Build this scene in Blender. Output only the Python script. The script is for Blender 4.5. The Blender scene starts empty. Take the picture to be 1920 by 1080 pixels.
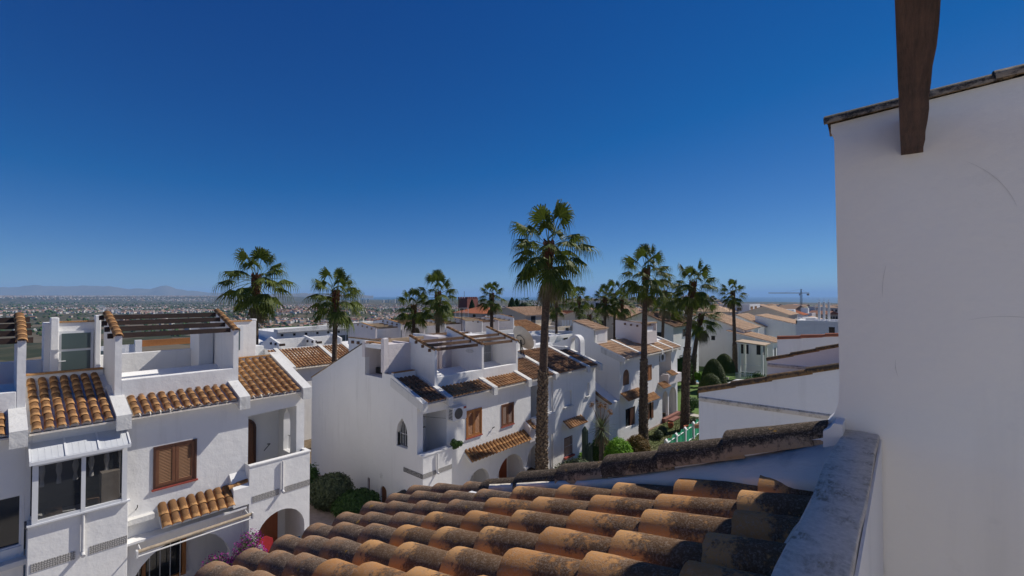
import bpy, math, random
from mathutils import Vector, Matrix
from mathutils.geometry import tessellate_polygon

S = bpy.context.scene
COL = S.collection
R = random.Random(11)
rad = math.radians

# ------------------------------------------------------------------ camera
cam_d = bpy.data.cameras.new('camera')
cam_d.lens = 16.0
cam_d.sensor_width = 36.0
cam_d.clip_start = 0.05
cam_d.clip_end = 200000
cam = bpy.data.objects.new('camera', cam_d)
cam.rotation_euler = (rad(91.0), 0, rad(40.9))
COL.objects.link(cam)
S.camera = cam

# ------------------------------------------------------------------ sky and sun
SUN = Vector((0.34, 1.0, 1.0)).normalized()
sun_el = math.asin(SUN.z)
sun_az = math.atan2(SUN.x, SUN.y)
W = bpy.data.worlds.new('World')
S.world = W
W.use_nodes = True
wn = W.node_tree
wn.nodes.clear()
sky = wn.nodes.new('ShaderNodeTexSky')
sky.sky_type = 'NISHITA'
sky.sun_disc = False
sky.sun_elevation = sun_el
sky.sun_rotation = sun_az
sky.altitude = 60
sky.air_density = 0.6
sky.dust_density = 0.0
sky.ozone_density = 3.0
# clear, polarised-looking southern sky: one colour curve over the whole dome
def wm(op, a, b):
    nd = wn.nodes.new('ShaderNodeMath')
    nd.operation = op
    for i, v in enumerate((a, b)):
        if isinstance(v, (int, float)):
            nd.inputs[i].default_value = v
        else:
            wn.links.new(v, nd.inputs[i])
    return nd.outputs[0]
sp = wn.nodes.new('ShaderNodeSeparateColor')
wn.links.new(sky.outputs[0], sp.inputs[0])
cc = wn.nodes.new('ShaderNodeCombineColor')
K = 12.5
wn.links.new(wm('MAXIMUM', wm('MULTIPLY', wm('SUBTRACT', sp.outputs[0], 0.105 * K), 0.58), 0.0), cc.inputs[0])
wn.links.new(wm('MULTIPLY', wm('POWER', wm('MULTIPLY', sp.outputs[1], 1 / K), 1.15), 0.71 * K), cc.inputs[1])
wn.links.new(wm('MULTIPLY', wm('POWER', wm('MULTIPLY', sp.outputs[2], 1 / K), 0.75), 0.78 * K), cc.inputs[2])
bgn = wn.nodes.new('ShaderNodeBackground')
bgn.inputs['Strength'].default_value = 0.08
won = wn.nodes.new('ShaderNodeOutputWorld')
wn.links.new(cc.outputs[0], bgn.inputs['Color'])
wn.links.new(bgn.outputs[0], won.inputs['Surface'])
sl = bpy.data.lights.new('sun', 'SUN')
sl.energy = 4.7
sl.angle = rad(0.5)
sl.color = (1.0, 0.945, 0.865)
so = bpy.data.objects.new('sun', sl)
so.rotation_euler = SUN.to_track_quat('Z', 'Y').to_euler()
so.location = SUN * 60
COL.objects.link(so)
S.view_settings.view_transform = 'Standard'
S.view_settings.look = 'None'
S.view_settings.gamma = 1.0
S.view_settings.exposure = 0.0
S.view_settings.use_curve_mapping = False
try:
    S.cycles.max_bounces = 8
    S.cycles.volume_bounces = 1
    S.cycles.use_denoising = True
except Exception:
    pass

# ------------------------------------------------------------------ materials
MATS = {}

class NT:
    def __init__(s, name):
        s.m = bpy.data.materials.new(name)
        s.m.use_nodes = True
        s.t = s.m.node_tree
        s.b = s.t.nodes['Principled BSDF']
        MATS[name] = s.m
    def n(s, typ, **kw):
        nd = s.t.nodes.new(typ)
        for k, v in kw.items():
            if k in nd.inputs:
                nd.inputs[k].default_value = v
            else:
                setattr(nd, k, v)
        return nd
    def l(s, a, b):
        s.t.links.new(a, b)
    def pos(s):
        return s.n('ShaderNodeNewGeometry').outputs['Position']
    def objc(s):
        return s.n('ShaderNodeTexCoord').outputs['Object']
    def noise(s, vec, scale, detail=4, rough=0.55):
        nd = s.n('ShaderNodeTexNoise')
        nd.inputs['Scale'].default_value = scale
        nd.inputs['Detail'].default_value = detail
        nd.inputs['Roughness'].default_value = rough
        s.l(vec, nd.inputs['Vector'])
        return nd.outputs['Fac']
    def ramp(s, fac, stops):
        nd = s.n('ShaderNodeValToRGB')
        el = nd.color_ramp.elements
        while len(el) < len(stops):
            el.new(0.5)
        for e, (p, c) in zip(el, stops):
            e.position = p
            e.color = (c, c, c, 1) if isinstance(c, (int, float)) else (*c, 1)
        s.l(fac, nd.inputs['Fac'])
        return nd.outputs['Color']
    def mix(s, fac, a, b, mode='MIX'):
        nd = s.n('ShaderNodeMix', data_type='RGBA', blend_type=mode)
        for sock, v in ((nd.inputs[0], fac), (nd.inputs[6], a), (nd.inputs[7], b)):
            if isinstance(v, (int, float)):
                sock.default_value = v if sock.type == 'VALUE' else (v, v, v, 1)
            elif isinstance(v, tuple):
                sock.default_value = (*v, 1)
            else:
                s.l(v, sock)
        return nd.outputs[2]
    def math(s, op, a, b=0.0):
        nd = s.n('ShaderNodeMath', operation=op)
        for sock, v in ((nd.inputs[0], a), (nd.inputs[1], b)):
            if isinstance(v, (int, float)):
                sock.default_value = v
            else:
                s.l(v, sock)
        return nd.outputs[0]
    def stretch(s, vec, sc):
        nd = s.n('ShaderNodeMapping')
        nd.inputs['Scale'].default_value = sc
        s.l(vec, nd.inputs['Vector'])
        return nd.outputs[0]
    def base(s, c):
        if isinstance(c, tuple):
            s.b.inputs['Base Color'].default_value = (*c, 1)
        else:
            s.l(c, s.b.inputs['Base Color'])
    def bump(s, h, strength, dist):
        nd = s.n('ShaderNodeBump')
        nd.inputs['Strength'].default_value = strength
        nd.inputs['Distance'].default_value = dist
        s.l(h, nd.inputs['Height'])
        s.l(nd.outputs[0], s.b.inputs['Normal'])
    def rough(s, v):
        if isinstance(v, (int, float)):
            s.b.inputs['Roughness'].default_value = v
        else:
            s.l(v, s.b.inputs['Roughness'])

def plaster(name, c, dirt=(0.44, 0.42, 0.385), amt=0.30, lump=1.0, streak=True):
    k = NT(name)
    p = k.pos()
    n1 = k.noise(p, 0.7, 5)
    n2 = k.noise(p, 9.0, 5, 0.65)
    n3 = k.noise(k.stretch(p, (3.0, 3.0, 0.25)), 1.3, 5, 0.6)
    col = k.mix(k.ramp(n1, [(0.3, 0.0), (0.75, 0.55)]), c, tuple(x * 0.9 for x in c))
    if streak:
        f = k.ramp(n3, [(0.56, 0.0), (0.82, amt)])
        col = k.mix(f, col, dirt)
    f2 = k.ramp(n2, [(0.62, 0.0), (0.8, amt * 0.6)])
    col = k.mix(f2, col, dirt)
    k.base(col)
    k.rough(0.9)
    h = k.math('ADD', k.math('MULTIPLY', k.noise(p, 3.2, 3), 1.0), k.math('MULTIPLY', k.noise(p, 22, 4), 0.18))
    k.bump(h, 0.55 * lump, 0.05)
    return k.m

PLASTER = plaster('white_plaster', (0.80, 0.79, 0.765), lump=0.55)
PLASTER_NEAR = plaster('white_plaster_smooth', (0.82, 0.785, 0.735), amt=0.26, lump=0.6)
PLASTER_CREAM = plaster('cream_plaster', (0.62, 0.54, 0.42))
PLASTER_PINK = plaster('rose_and_bounce_tint_plaster', (0.68, 0.62, 0.60))  # rose walls; on white terrace walls the tint paints in floor bounce
COPING = plaster('coping_plaster', (0.66, 0.65, 0.62), dirt=(0.25, 0.23, 0.2), amt=0.6)

def concrete():
    k = NT('weathered_concrete')
    p = k.pos()
    n1 = k.noise(p, 7.0, 6, 0.7)
    n2 = k.noise(p, 60.0, 6, 0.75)
    n3 = k.noise(k.stretch(p, (14, 4, 4)), 6.0, 5, 0.7)
    c = k.mix(k.ramp(n2, [(0.3, 0.0), (0.68, 1.0)]), (0.54, 0.48, 0.39), (0.76, 0.68, 0.57))
    f = k.math('MULTIPLY', k.ramp(n1, [(0.47, 0.0), (0.62, 1.0)]), k.ramp(n3, [(0.38, 0.0), (0.58, 0.85)]))
    c = k.mix(f, c, (0.20, 0.155, 0.095))
    k.base(c)
    k.rough(0.95)
    k.bump(k.math('ADD', n2, k.math('MULTIPLY', n1, 0.5)), 0.6, 0.006)
    return k.m
CONCRETE = concrete()

def terracotta(name, lo, hi, stain, stain_amt, lich=0.5, along=True, yellow=0.3, sc=1.0, crown=0.16, bias=0.0):
    """clay: colour differs tile by tile; black crust and grey lichen grow in patches, thinner near the clean lower lip"""
    k = NT(name)
    oc = k.objc()
    oi = k.n('ShaderNodeObjectInfo')
    rnd = oi.outputs['Random']
    sh = k.n('ShaderNodeVectorMath', operation='ADD')
    cmb = k.n('ShaderNodeCombineXYZ')
    k.l(k.math('MULTIPLY', rnd, 37.0), cmb.inputs[0])
    k.l(k.math('MULTIPLY', rnd, 91.0), cmb.inputs[1])
    k.l(oc, sh.inputs[0])
    k.l(cmb.outputs[0], sh.inputs[1])
    v = sh.outputs[0]
    big = k.noise(v, 10.0 * sc, 6, 0.7)
    med = k.noise(v, 34.0 * sc, 6, 0.72)
    fine = k.noise(v, 120.0 * sc, 5, 0.75)
    base = k.mix(rnd, lo, hi)
    base = k.mix(k.ramp(fine, [(0.35, 0.0), (0.7, 0.5)]), base, tuple(x * 0.7 for x in hi))
    # where along the tile (local x, lower lip at +x)
    sep = k.n('ShaderNodeSeparateXYZ')
    k.l(oc, sep.inputs[0])
    mr = k.n('ShaderNodeMapRange', clamp=True)
    mr.inputs[1].default_value = 0.19
    mr.inputs[2].default_value = 0.04
    k.l(sep.outputs[0], mr.inputs[0])
    up = mr.outputs[0] if along else 1.0
    # crown of the tile weathers most
    mz = k.n('ShaderNodeMapRange', clamp=True)
    mz.inputs[1].default_value = 0.0
    mz.inputs[2].default_value = 0.085
    k.l(sep.outputs[2], mz.inputs[0])
    thr = k.math('ADD', k.math('MULTIPLY', big, 0.46), k.math('MULTIPLY', med, 0.50))
    thr = k.math('ADD', thr, k.math('MULTIPLY', fine, 0.16))
    thr = k.math('ADD', thr, k.math('MULTIPLY', mz.outputs[0], crown))
    if along:
        thr = k.math('ADD', thr, k.math('MULTIPLY', k.math('SUBTRACT', up, 1.0), 0.22))
    thr = k.math('ADD', thr, k.math('MULTIPLY', k.math('SUBTRACT', rnd, 0.5), 0.14))
    f = k.ramp(thr, [(0.585 - bias, 0.0), (0.66 - bias, stain_amt)])
    c = k.mix(f, base, stain)
    fl = k.math('MULTIPLY', k.ramp(fine, [(0.47, 0.0), (0.60, lich)]), k.ramp(med, [(0.38, 0.0), (0.55, 1.0)]))
    c = k.mix(fl, c, (0.40, 0.30, 0.215))
    if yellow:
        fy = k.math('MULTIPLY', k.ramp(k.noise(v, 11 * sc, 4), [(0.63, 0.0), (0.69, 1.0)]), k.ramp(med, [(0.5, 0.0), (0.6, yellow)]))
        c = k.mix(fy, c, (0.50, 0.26, 0.03))
    k.base(c)
    k.rough(0.95)
    k.b.inputs['Specular IOR Level'].default_value = 0.15
    k.bump(k.math('ADD', k.math('MULTIPLY', med, 0.6), k.math('MULTIPLY', fine, 0.6)), 0.55, 0.006)
    return k.m

CLAY_NEAR = terracotta('old_clay_tile', (0.43, 0.20, 0.068), (0.58, 0.31, 0.120), (0.068, 0.042, 0.027), 0.86, 0.55, True, 0.35, bias=0.0)
CLAY_EAVE = terracotta('lichened_clay_tile', (0.25, 0.145, 0.078), (0.35, 0.195, 0.098), (0.085, 0.058, 0.040), 0.9, 0.80, True, 1.0, bias=0.02)
CLAY_CAP = terracotta('black_crusted_clay', (0.44, 0.30, 0.18), (0.50, 0.36, 0.22), (0.035, 0.026, 0.018), 0.95, 0.55, False, 0.8, crown=0.26, bias=-0.005)
CLAY_CAP_ORANGE = terracotta('orange_lichen_clay', (0.30, 0.16, 0.06), (0.36, 0.19, 0.06), (0.05, 0.036, 0.022), 0.9, 0.4, False, 1.0)
CLAY_MID = terracotta('warm_clay_tile', (0.40, 0.20, 0.075), (0.54, 0.30, 0.125), (0.13, 0.062, 0.026), 0.85, 0.25, True, 0.0, bias=0.035)
CLAY_RED = terracotta('red_clay_tile', (0.50, 0.14, 0.06), (0.55, 0.17, 0.075), (0.20, 0.08, 0.05), 0.5, 0.2, False, 0.0)

def clay_far(name, a, b, dark, amt):
    k = NT(name)
    at = k.n('ShaderNodeAttribute', attribute_name='shade')
    p = k.pos()
    c = k.mix(at.outputs['Fac'], a, b)
    n = k.noise(p, 2.2, 5, 0.65)
    n2 = k.noise(p, 18, 4, 0.7)
    c = k.mix(k.ramp(k.math('ADD', k.math('MULTIPLY', n, 0.65), k.math('MULTIPLY', n2, 0.4)), [(0.48, 0.0), (0.68, amt)]), c, dark)
    k.base(c)
    k.rough(0.9)
    k.bump(n2, 0.4, 0.02)
    return k.m
CLAY_FAR = clay_far('weathered_roof_clay', (0.38, 0.19, 0.075), (0.52, 0.29, 0.13), (0.10, 0.055, 0.03), 0.75)
CLAY_DARK = clay_far('weathered_palm_shade_roof_clay', (0.20, 0.105, 0.05), (0.34, 0.18, 0.085), (0.055, 0.034, 0.022), 0.85)  # darker weathered clay; on some terraced roofs it paints in palm shade
CLAY_PALE = clay_far('pale_roof_clay', (0.50, 0.31, 0.175), (0.64, 0.44, 0.275), (0.24, 0.14, 0.08), 0.55)

def simple(name, c, r=0.7, spec=0.5, metal=0.0, var=0.25, sc=8.0, bump=0.0, bd=0.01):
    k = NT(name)
    p = k.pos()
    n = k.noise(p, sc, 5, 0.6)
    k.base(k.mix(k.ramp(n, [(0.3, 0.0), (0.7, 1.0)]), c, tuple(max(0.0, x * (1 - var)) for x in c)))
    k.rough(r)
    k.b.inputs['Specular IOR Level'].default_value = spec
    k.b.inputs['Metallic'].default_value = metal
    if bump:
        k.bump(n, bump, bd)
    return k.m

def wood(name, c, c2, vec=(1, 14, 14), sc=3.0, r=0.75, bump=0.5):
    k = NT(name)
    o = k.objc()
    oi = k.n('ShaderNodeObjectInfo')
    p = k.stretch(o, vec)
    n = k.noise(p, sc, 8, 0.7)
    n2 = k.noise(o, sc * 2.5, 4)
    f = k.ramp(k.math('ADD', k.math('MULTIPLY', n, 0.8), k.math('MULTIPLY', n2, 0.25)), [(0.38, 0.0), (0.68, 1.0)])
    k.base(k.mix(f, c, c2))
    k.rough(r)
    k.bump(n, bump, 0.012)
    return k.m
WOOD_BEAM = wood('weathered_dark_beam_wood', (0.030, 0.016, 0.012), (0.14, 0.074, 0.050), (16, 1.0, 16), 3.2, 0.85, 0.9)
WOOD_PERGOLA = wood('dark_pergola_wood', (0.022, 0.012, 0.010), (0.055, 0.030, 0.022), (14, 1, 14), 2.0, 0.8, 0.4)
WOOD_PERGOLA2 = wood('brown_pergola_wood', (0.10, 0.052, 0.028), (0.20, 0.115, 0.065), (14, 1, 14), 2.0, 0.8, 0.4)
WOOD_PALE = wood('pale_pergola_wood', (0.34, 0.24, 0.15), (0.46, 0.35, 0.23), (14, 1, 14), 2.0, 0.8, 0.4)
WOOD_SHUTTER = wood('brown_shutter_wood', (0.14, 0.052, 0.024), (0.20, 0.085, 0.04), (8, 8, 1), 3.0, 0.55, 0.2)
WOOD_FRAME = wood('dark_shutter_frame_wood', (0.055, 0.020, 0.012), (0.095, 0.036, 0.02), (8, 8, 1), 3.0, 0.5, 0.2)
WOOD_SLAT = wood('straw_brown_slat', (0.27, 0.135, 0.06), (0.38, 0.20, 0.095), (8, 1, 8), 3.0, 0.6, 0.2)
WOOD_ORANGE = wood('orange_varnished_wood', (0.30, 0.115, 0.03), (0.40, 0.165, 0.05), (8, 8, 1), 3.0, 0.45, 0.2)
WOOD_DOOR = wood('red_brown_door_wood', (0.28, 0.065, 0.018), (0.36, 0.09, 0.025), (8, 8, 1), 3.0, 0.4, 0.2)
SILL_RED = simple('red_sill_tile', (0.36, 0.07, 0.05), 0.6)
ALU = simple('white_aluminium', (0.72, 0.73, 0.74), 0.4, var=0.06)
ALU_ROOF = simple('white_metal_sheet', (0.60, 0.62, 0.64), 0.45, var=0.12, sc=3)
DARK = simple('dark_interior', (0.02, 0.02, 0.022), 0.8, var=0.3)
BLACK_IRON = simple('black_iron', (0.02, 0.02, 0.02), 0.5)
WHITE_IRON = simple('white_painted_iron', (0.7, 0.7, 0.7), 0.5)
AWNING = simple('beige_awning_cloth', (0.50, 0.40, 0.28), 0.85, var=0.35, sc=14)
PIPE = simple('white_drain_pipe', (0.70, 0.69, 0.67), 0.5, var=0.15)
PAVING = simple('red_terrace_floor', (0.26, 0.10, 0.07), 0.8, var=0.3, sc=5)
PAVING_GREY = simple('grey_terrace_floor', (0.62, 0.58, 0.53), 0.85, var=0.2, sc=5)
PATH = simple('pale_path_paving', (0.56, 0.51, 0.44), 0.9, var=0.25, sc=3)
BLUE_CLOTH = simple('blue_plastic', (0.03, 0.20, 0.42), 0.5)
RED_CLOTH = simple('red_cloth', (0.42, 0.02, 0.025), 0.85)
CLOTH_BLACK = simple('black_rattan', (0.018, 0.016, 0.016), 0.7, sc=40)
MORTAR = plaster('lime_mortar', (0.76, 0.69, 0.59), dirt=(0.2, 0.18, 0.16), amt=0.5)

def glass(name, c, r=0.06):
    k = NT(name)
    k.base(c)
    k.rough(r)
    k.b.inputs['Specular IOR Level'].default_value = 0.7
    return k.m
GLASS = glass('dark_window_glass', (0.018, 0.022, 0.026))
GLASS_CLEAR = glass('clear_window_glass', (0.05, 0.055, 0.06), 0.03)
GLASS_CLEAR.node_tree.nodes['Principled BSDF'].inputs['Alpha'].default_value = 0.45
GLASS_FROST = glass('grey_green_frosted_glass', (0.070, 0.100, 0.098), 0.32)

def lattice_tile():
    """patterned grey ceramic frieze"""
    k = NT('patterned_frieze_tile')
    p = k.pos()
    v = k.n('ShaderNodeTexVoronoi', feature='DISTANCE_TO_EDGE')
    v.inputs['Scale'].default_value = 22.0
    v.inputs['Randomness'].default_value = 0.4
    k.l(p, v.inputs['Vector'])
    f = k.ramp(v.outputs['Distance'], [(0.10, 0.0), (0.18, 1.0)])
    k.base(k.mix(f, (0.12, 0.12, 0.12), (0.48, 0.46, 0.43)))
    k.rough(0.4)
    return k.m
FRIEZE = lattice_tile()

def foliage(name, a, b, c=None, tr=0.25):
    k = NT(name)
    p = k.pos()
    at = k.n('ShaderNodeAttribute', attribute_name='shade')
    n = k.noise(p, 1.6, 3)
    col = k.mix(at.outputs['Fac'], a, b)
    if c:
        col = k.mix(k.ramp(n, [(0.5, 0.0), (0.68, 0.8)]), col, c)
    k.base(col)
    k.rough(0.6)
    k.b.inputs['Specular IOR Level'].default_value = 0.25
    tn = k.n('ShaderNodeBsdfTranslucent')
    k.l(col, tn.inputs['Color'])
    ms = k.n('ShaderNodeMixShader')
    ms.inputs[0].default_value = tr
    k.l(k.b.outputs[0], ms.inputs[1])
    k.l(tn.outputs[0], ms.inputs[2])
    k.l(ms.outputs[0], k.t.nodes['Material Output'].inputs['Surface'])
    return k.m
LEAF_DARK = foliage('dark_green_leaves', (0.035, 0.078, 0.019), (0.088, 0.166, 0.039))
LEAF_TOPIARY = foliage('topiary_green', (0.043, 0.070, 0.014), (0.109, 0.142, 0.026))
LEAF_BRIGHT = foliage('bright_green_leaves', (0.102, 0.232, 0.014), (0.246, 0.464, 0.036))
LEAF_OLIVE = foliage('grey_green_leaves', (0.080, 0.104, 0.051), (0.160, 0.189, 0.094))
LEAF_RUST = foliage('rust_brown_leaves', (0.10, 0.075, 0.015), (0.20, 0.115, 0.03))
LEAF_PINE = foliage('pine_green', (0.023, 0.049, 0.017), (0.052, 0.090, 0.029))
FLOWER = foliage('magenta_bracts', (0.23, 0.012, 0.18), (0.38, 0.035, 0.30))
FROND = foliage('palm_frond_green', (0.042, 0.066, 0.009), (0.150, 0.185, 0.026), None, 0.3)
FROND_DRY = foliage('dry_palm_frond', (0.12, 0.10, 0.05), (0.24, 0.20, 0.115), None, 0.2)
CACTUS = foliage('cactus_green', (0.05, 0.075, 0.055), (0.075, 0.105, 0.075), None, 0.0)

def bark():
    k = NT('palm_bark')
    p = k.pos()
    n = k.noise(k.stretch(p, (6, 6, 18)), 1.0, 5, 0.7)
    n2 = k.noise(p, 12, 4)
    k.base(k.mix(k.ramp(k.math('ADD', k.math('MULTIPLY', n, 0.6), k.math('MULTIPLY', n2, 0.4)), [(0.4, 0.0), (0.62, 1.0)]), (0.040, 0.025, 0.018), (0.16, 0.105, 0.068)))
    k.rough(0.95)
    k.bump(n, 0.9, 0.04)
    return k.m
BARK = bark()
BARK_BOOT = simple('dry_leaf_base_bark', (0.26, 0.19, 0.125), 0.95, var=0.65, sc=6)
BARK_RED = simple('red_brown_leaf_base', (0.15, 0.055, 0.022), 0.9, var=0.55, sc=14)
STEM_GREY = simple('grey_tree_bark', (0.12, 0.085, 0.06), 0.95, var=0.4)

# ------------------------------------------------------------------ mesh builder
WL = {}                                        # world position of every object

def props(o, label=None, cat=None, group=None, kind=None):
    for k, v in (('label', label), ('category', cat), ('group', group), ('kind', kind)):
        if v:
            o[k] = v
    return o

def thing(name, loc, label, cat, group=None):
    o = bpy.data.objects.new(name, None)
    o.empty_display_size = 0.3
    COL.objects.link(o)
    o.location = loc
    WL[o] = Vector(loc)
    return props(o, label, cat, group)

def place(o, wloc, parent=None):
    COL.objects.link(o)
    WL[o] = Vector(wloc)
    if parent is not None:
        o.parent = parent
        o.location = Vector(wloc) - WL[parent]
    else:
        o.location = wloc
    return o

class MB:
    def __init__(s, fy=None):
        s.v, s.f, s.sm, s.sh, s.mi = [], [], [], [], []
        s.fy = fy
    def add(s, pts, faces, smooth=False, shade=0.0, mi=0):
        b = len(s.v)
        s.v += [Vector(p) for p in pts]
        for f in faces:
            s.f.append([b + i for i in f])
            s.sm.append(smooth)
            s.sh.append(shade)
            s.mi.append(mi)
        return s
    def box(s, x0, x1, y0, y1, z0, z1, mi=0, shade=0.0):
        x0, x1 = min(x0, x1), max(x0, x1)
        y0, y1 = min(y0, y1), max(y0, y1)
        z0, z1 = min(z0, z1), max(z0, z1)
        p = [(x0, y0, z0), (x1, y0, z0), (x1, y1, z0), (x0, y1, z0), (x0, y0, z1), (x1, y0, z1), (x1, y1, z1), (x0, y1, z1)]
        return s.add(p, [(0, 3, 2, 1), (4, 5, 6, 7), (0, 1, 5, 4), (1, 2, 6, 5), (2, 3, 7, 6), (3, 0, 4, 7)], mi=mi, shade=shade)
    def extr(s, poly, vec, mi=0):
        """closed prism: a planar outline pushed along vec"""
        n = len(poly)
        vec = Vector(vec)
        a = [Vector(p) for p in poly]
        tri = tessellate_polygon([a])
        s.add(a, [tuple(t) for t in tri], mi=mi)
        s.add([p + vec for p in a], [tuple(t) for t in tri], mi=mi)
        for i in range(n):
            j = (i + 1) % n
            s.add([a[i], a[j], a[j] + vec, a[i] + vec], [(0, 1, 2, 3)], mi=mi)
        return s
    def sheet(s, outline, holes, vec, back=False):
        """flat wall with openings; the sides of each opening run back along vec"""
        vec = Vector(vec)
        loops = [[Vector(p) for p in outline]] + [[Vector(p) for p in h] for h in holes]
        tri = tessellate_polygon(loops)
        flat = [p for lp in loops for p in lp]
        s.add(flat, [tuple(t) for t in tri])
        if back:
            s.add([p + vec for p in flat], [tuple(t) for t in tri])
        for lp in (loops if back else loops[1:]):
            for i in range(len(lp)):
                j = (i + 1) % len(lp)
                s.add([lp[i], lp[j], lp[j] + vec, lp[i] + vec], [(0, 1, 2, 3)])
        return s
    def tube(s, p0, p1, r0, r1=None, n=8, caps=True, smooth=True):
        r1 = r0 if r1 is None else r1
        p0, p1 = Vector(p0), Vector(p1)
        q = (p1 - p0).to_track_quat('Z', 'Y')
        a = [p0 + q @ Vector((math.cos(2 * math.pi * i / n) * r0, math.sin(2 * math.pi * i / n) * r0, 0)) for i in range(n)]
        b = [p1 + q @ Vector((math.cos(2 * math.pi * i / n) * r1, math.sin(2 * math.pi * i / n) * r1, 0)) for i in range(n)]
        s.add(a + b, [(i, (i + 1) % n, n + (i + 1) % n, n + i) for i in range(n)], smooth)
        if caps:
            s.add(a, [tuple(range(n - 1, -1, -1))])
            s.add(b, [tuple(range(n))])
        return s
    def rings(s, rings, smooth=True, cap=True, shade=0.0):
        n = len(rings[0])
        fl = [p for r in rings for p in r]
        fs = []
        for k in range(len(rings) - 1):
            for i in range(n):
                j = (i + 1) % n
                fs.append((k * n + i, k * n + j, (k + 1) * n + j, (k + 1) * n + i))
        s.add(fl, fs, smooth, shade)
        if cap:
            s.add(rings[0], [tuple(range(n - 1, -1, -1))], shade=shade)
            s.add(rings[-1], [tuple(range(n))], shade=shade)
        return s
    def mesh(s, name, mats, centre=None):
        me = bpy.data.meshes.new(name)
        c = centre if centre is not None else Vector((0, 0, 0))
        me.from_pydata([tuple(p - c) for p in s.v], [], s.f)
        me.polygons.foreach_set('use_smooth', s.sm)
        for m in (mats if isinstance(mats, (list, tuple)) else [mats]):
            me.materials.append(m)
        if any(s.mi):
            me.polygons.foreach_set('material_index', s.mi)
        at = me.attributes.new('shade', 'FLOAT', 'FACE')
        at.data.foreach_set('value', s.sh)
        me.update()
        return me
    def build(s, name, mats, parent=None, kind=None, label=None, cat=None, group=None, base=False, bevel=0.0):
        if s.fy:
            s.v = [Vector((p.x, s.fy(p.y), p.z)) for p in s.v]
        lo = Vector((min(p.x for p in s.v), min(p.y for p in s.v), min(p.z for p in s.v)))
        hi = Vector((max(p.x for p in s.v), max(p.y for p in s.v), max(p.z for p in s.v)))
        c = (lo + hi) / 2
        if base:
            c.z = lo.z
        o = bpy.data.objects.new(name, s.mesh(name, mats, c))
        place(o, c, parent)
        if bevel:
            md = o.modifiers.new('soft_edges', 'BEVEL')
            md.width = bevel
            md.segments = 2
            md.limit_method = 'ANGLE'
        return props(o, label, cat, group, kind)

def arch(x0, x1, z0, z1, n=10, pointed=False):
    """outline of an arched opening as (u, z) pairs, springing so that the top is round"""
    r = (x1 - x0) / 2
    cx = (x0 + x1) / 2
    out = [(x0, z0), (x1, z0)]
    if pointed:
        hh = min(r * 1.7, (z1 - z0) * 0.6)
        out += [(x1, z1 - hh), (cx + r * 0.72, z1 - hh * 0.45), (cx, z1), (cx - r * 0.72, z1 - hh * 0.45), (x0, z1 - hh)]
        return out
    rz = min(r, (z1 - z0))
    for i in range(n + 1):
        a = math.pi * i / n
        out.append((cx + r * math.cos(a), z1 - rz + rz * math.sin(a)))
    return out

# ------------------------------------------------------------------ clay tiles
def tile_mesh(name, L, w0, w1, h0, h1, segs, nx, th, mat, seed, wob=0.004):
    """one barrel tile: local +x runs down the slope, the wide lip at +x"""
    r = random.Random(seed)
    m = MB()
    out, inn = [], []
    for i in range(nx + 1):
        t = i / nx
        x = -L / 2 + L * t
        w = w1 + (w0 - w1) * t
        h = h1 + (h0 - h1) * t
        for j in range(segs + 1):
            a = math.pi * j / segs
            k = 1 + r.uniform(-wob, wob) * 6
            out.append((x + (r.uniform(-wob, wob) if i in (0, nx) else 0), -w * math.cos(a) * k, h * math.sin(a) * k))
            inn.append((x, -(w - th) * math.cos(a), (h - th) * math.sin(a)))
    n = segs + 1
    m.add(out, [(i * n + j, (i + 1) * n + j, (i + 1) * n + j + 1, i * n + j + 1) for i in range(nx) for j in range(segs)], True)
    e0, e1 = nx * n, 0
    i1 = [inn[e0 + j] for j in range(n)]
    o1 = [out[e0 + j] for j in range(n)]
    m.add(o1 + i1, [(j, n + j, n + j + 1, j + 1) for j in range(segs)])
    i0 = [inn[j] for j in range(n)]
    m.add(i1 + i0, [(j, n + j, n + j + 1, j + 1) for j in range(segs)], True)
    o0 = [out[j] for j in range(n)]
    m.add(o0 + i0, [(j, j + 1, n + j + 1, n + j) for j in range(segs)])
    return m.mesh(name, mat)

def axes(down, normal):
    d = Vector(down).normalized()
    n = Vector(normal)
    n = (n - d * n.dot(d)).normalized()
    y = n.cross(d)
    return Matrix((d, y, n)).transposed()

def put_tile(name, me, wloc, rot, parent, rnd=None, jit=0.008, jrot=0.02, scale=1.0):
    o = bpy.data.objects.new(name, me)
    q = rot
    if rnd:
        q = rot @ Matrix.Rotation(rnd.uniform(-jrot, jrot), 3, 'Z') @ Matrix.Rotation(rnd.uniform(-jrot, jrot), 3, 'X')
        wloc = Vector(wloc) + Vector((rnd.uniform(-jit, jit), rnd.uniform(-jit, jit), rnd.uniform(-jit, jit) * 0.3))
    place(o, wloc, parent)
    o.rotation_euler = q.to_euler()
    if scale != 1.0:
        o.scale = (scale, scale, scale)
    return o

def tile_field(parent, o, down, across, length, width, exposure, pitch, meshes, L, rnd, name='roof_tile', lift=0.0, jit=0.006, jrot=0.02, pick=None):
    """separate tiles laid in rows from a ridge point o along down; rows step along across"""
    d, a = Vector(down).normalized(), Vector(across).normalized()
    nrm = a.cross(d)
    if nrm.z < 0:
        nrm = -nrm
    rot = axes(d, nrm)
    tilt = Matrix.Rotation(-math.atan2(0.020, L), 3, 'Y')
    n_r = max(1, round(width / pitch))
    n_c = max(1, math.ceil(length / exposure - 0.05))
    for i in range(n_r):
        off = rnd.uniform(-0.02, 0.02)
        for j in range(n_c):
            lip = length - j * exposure + off * (j > 0)
            p = Vector(o) + d * (lip - L / 2) + a * (width * (i + 0.5) / n_r) + nrm * (lift + 0.010)
            me = pick(i, j) if pick else rnd.choice(meshes)
            put_tile(name, me, p, rot @ tilt, parent, rnd, jit, jrot)

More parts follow.
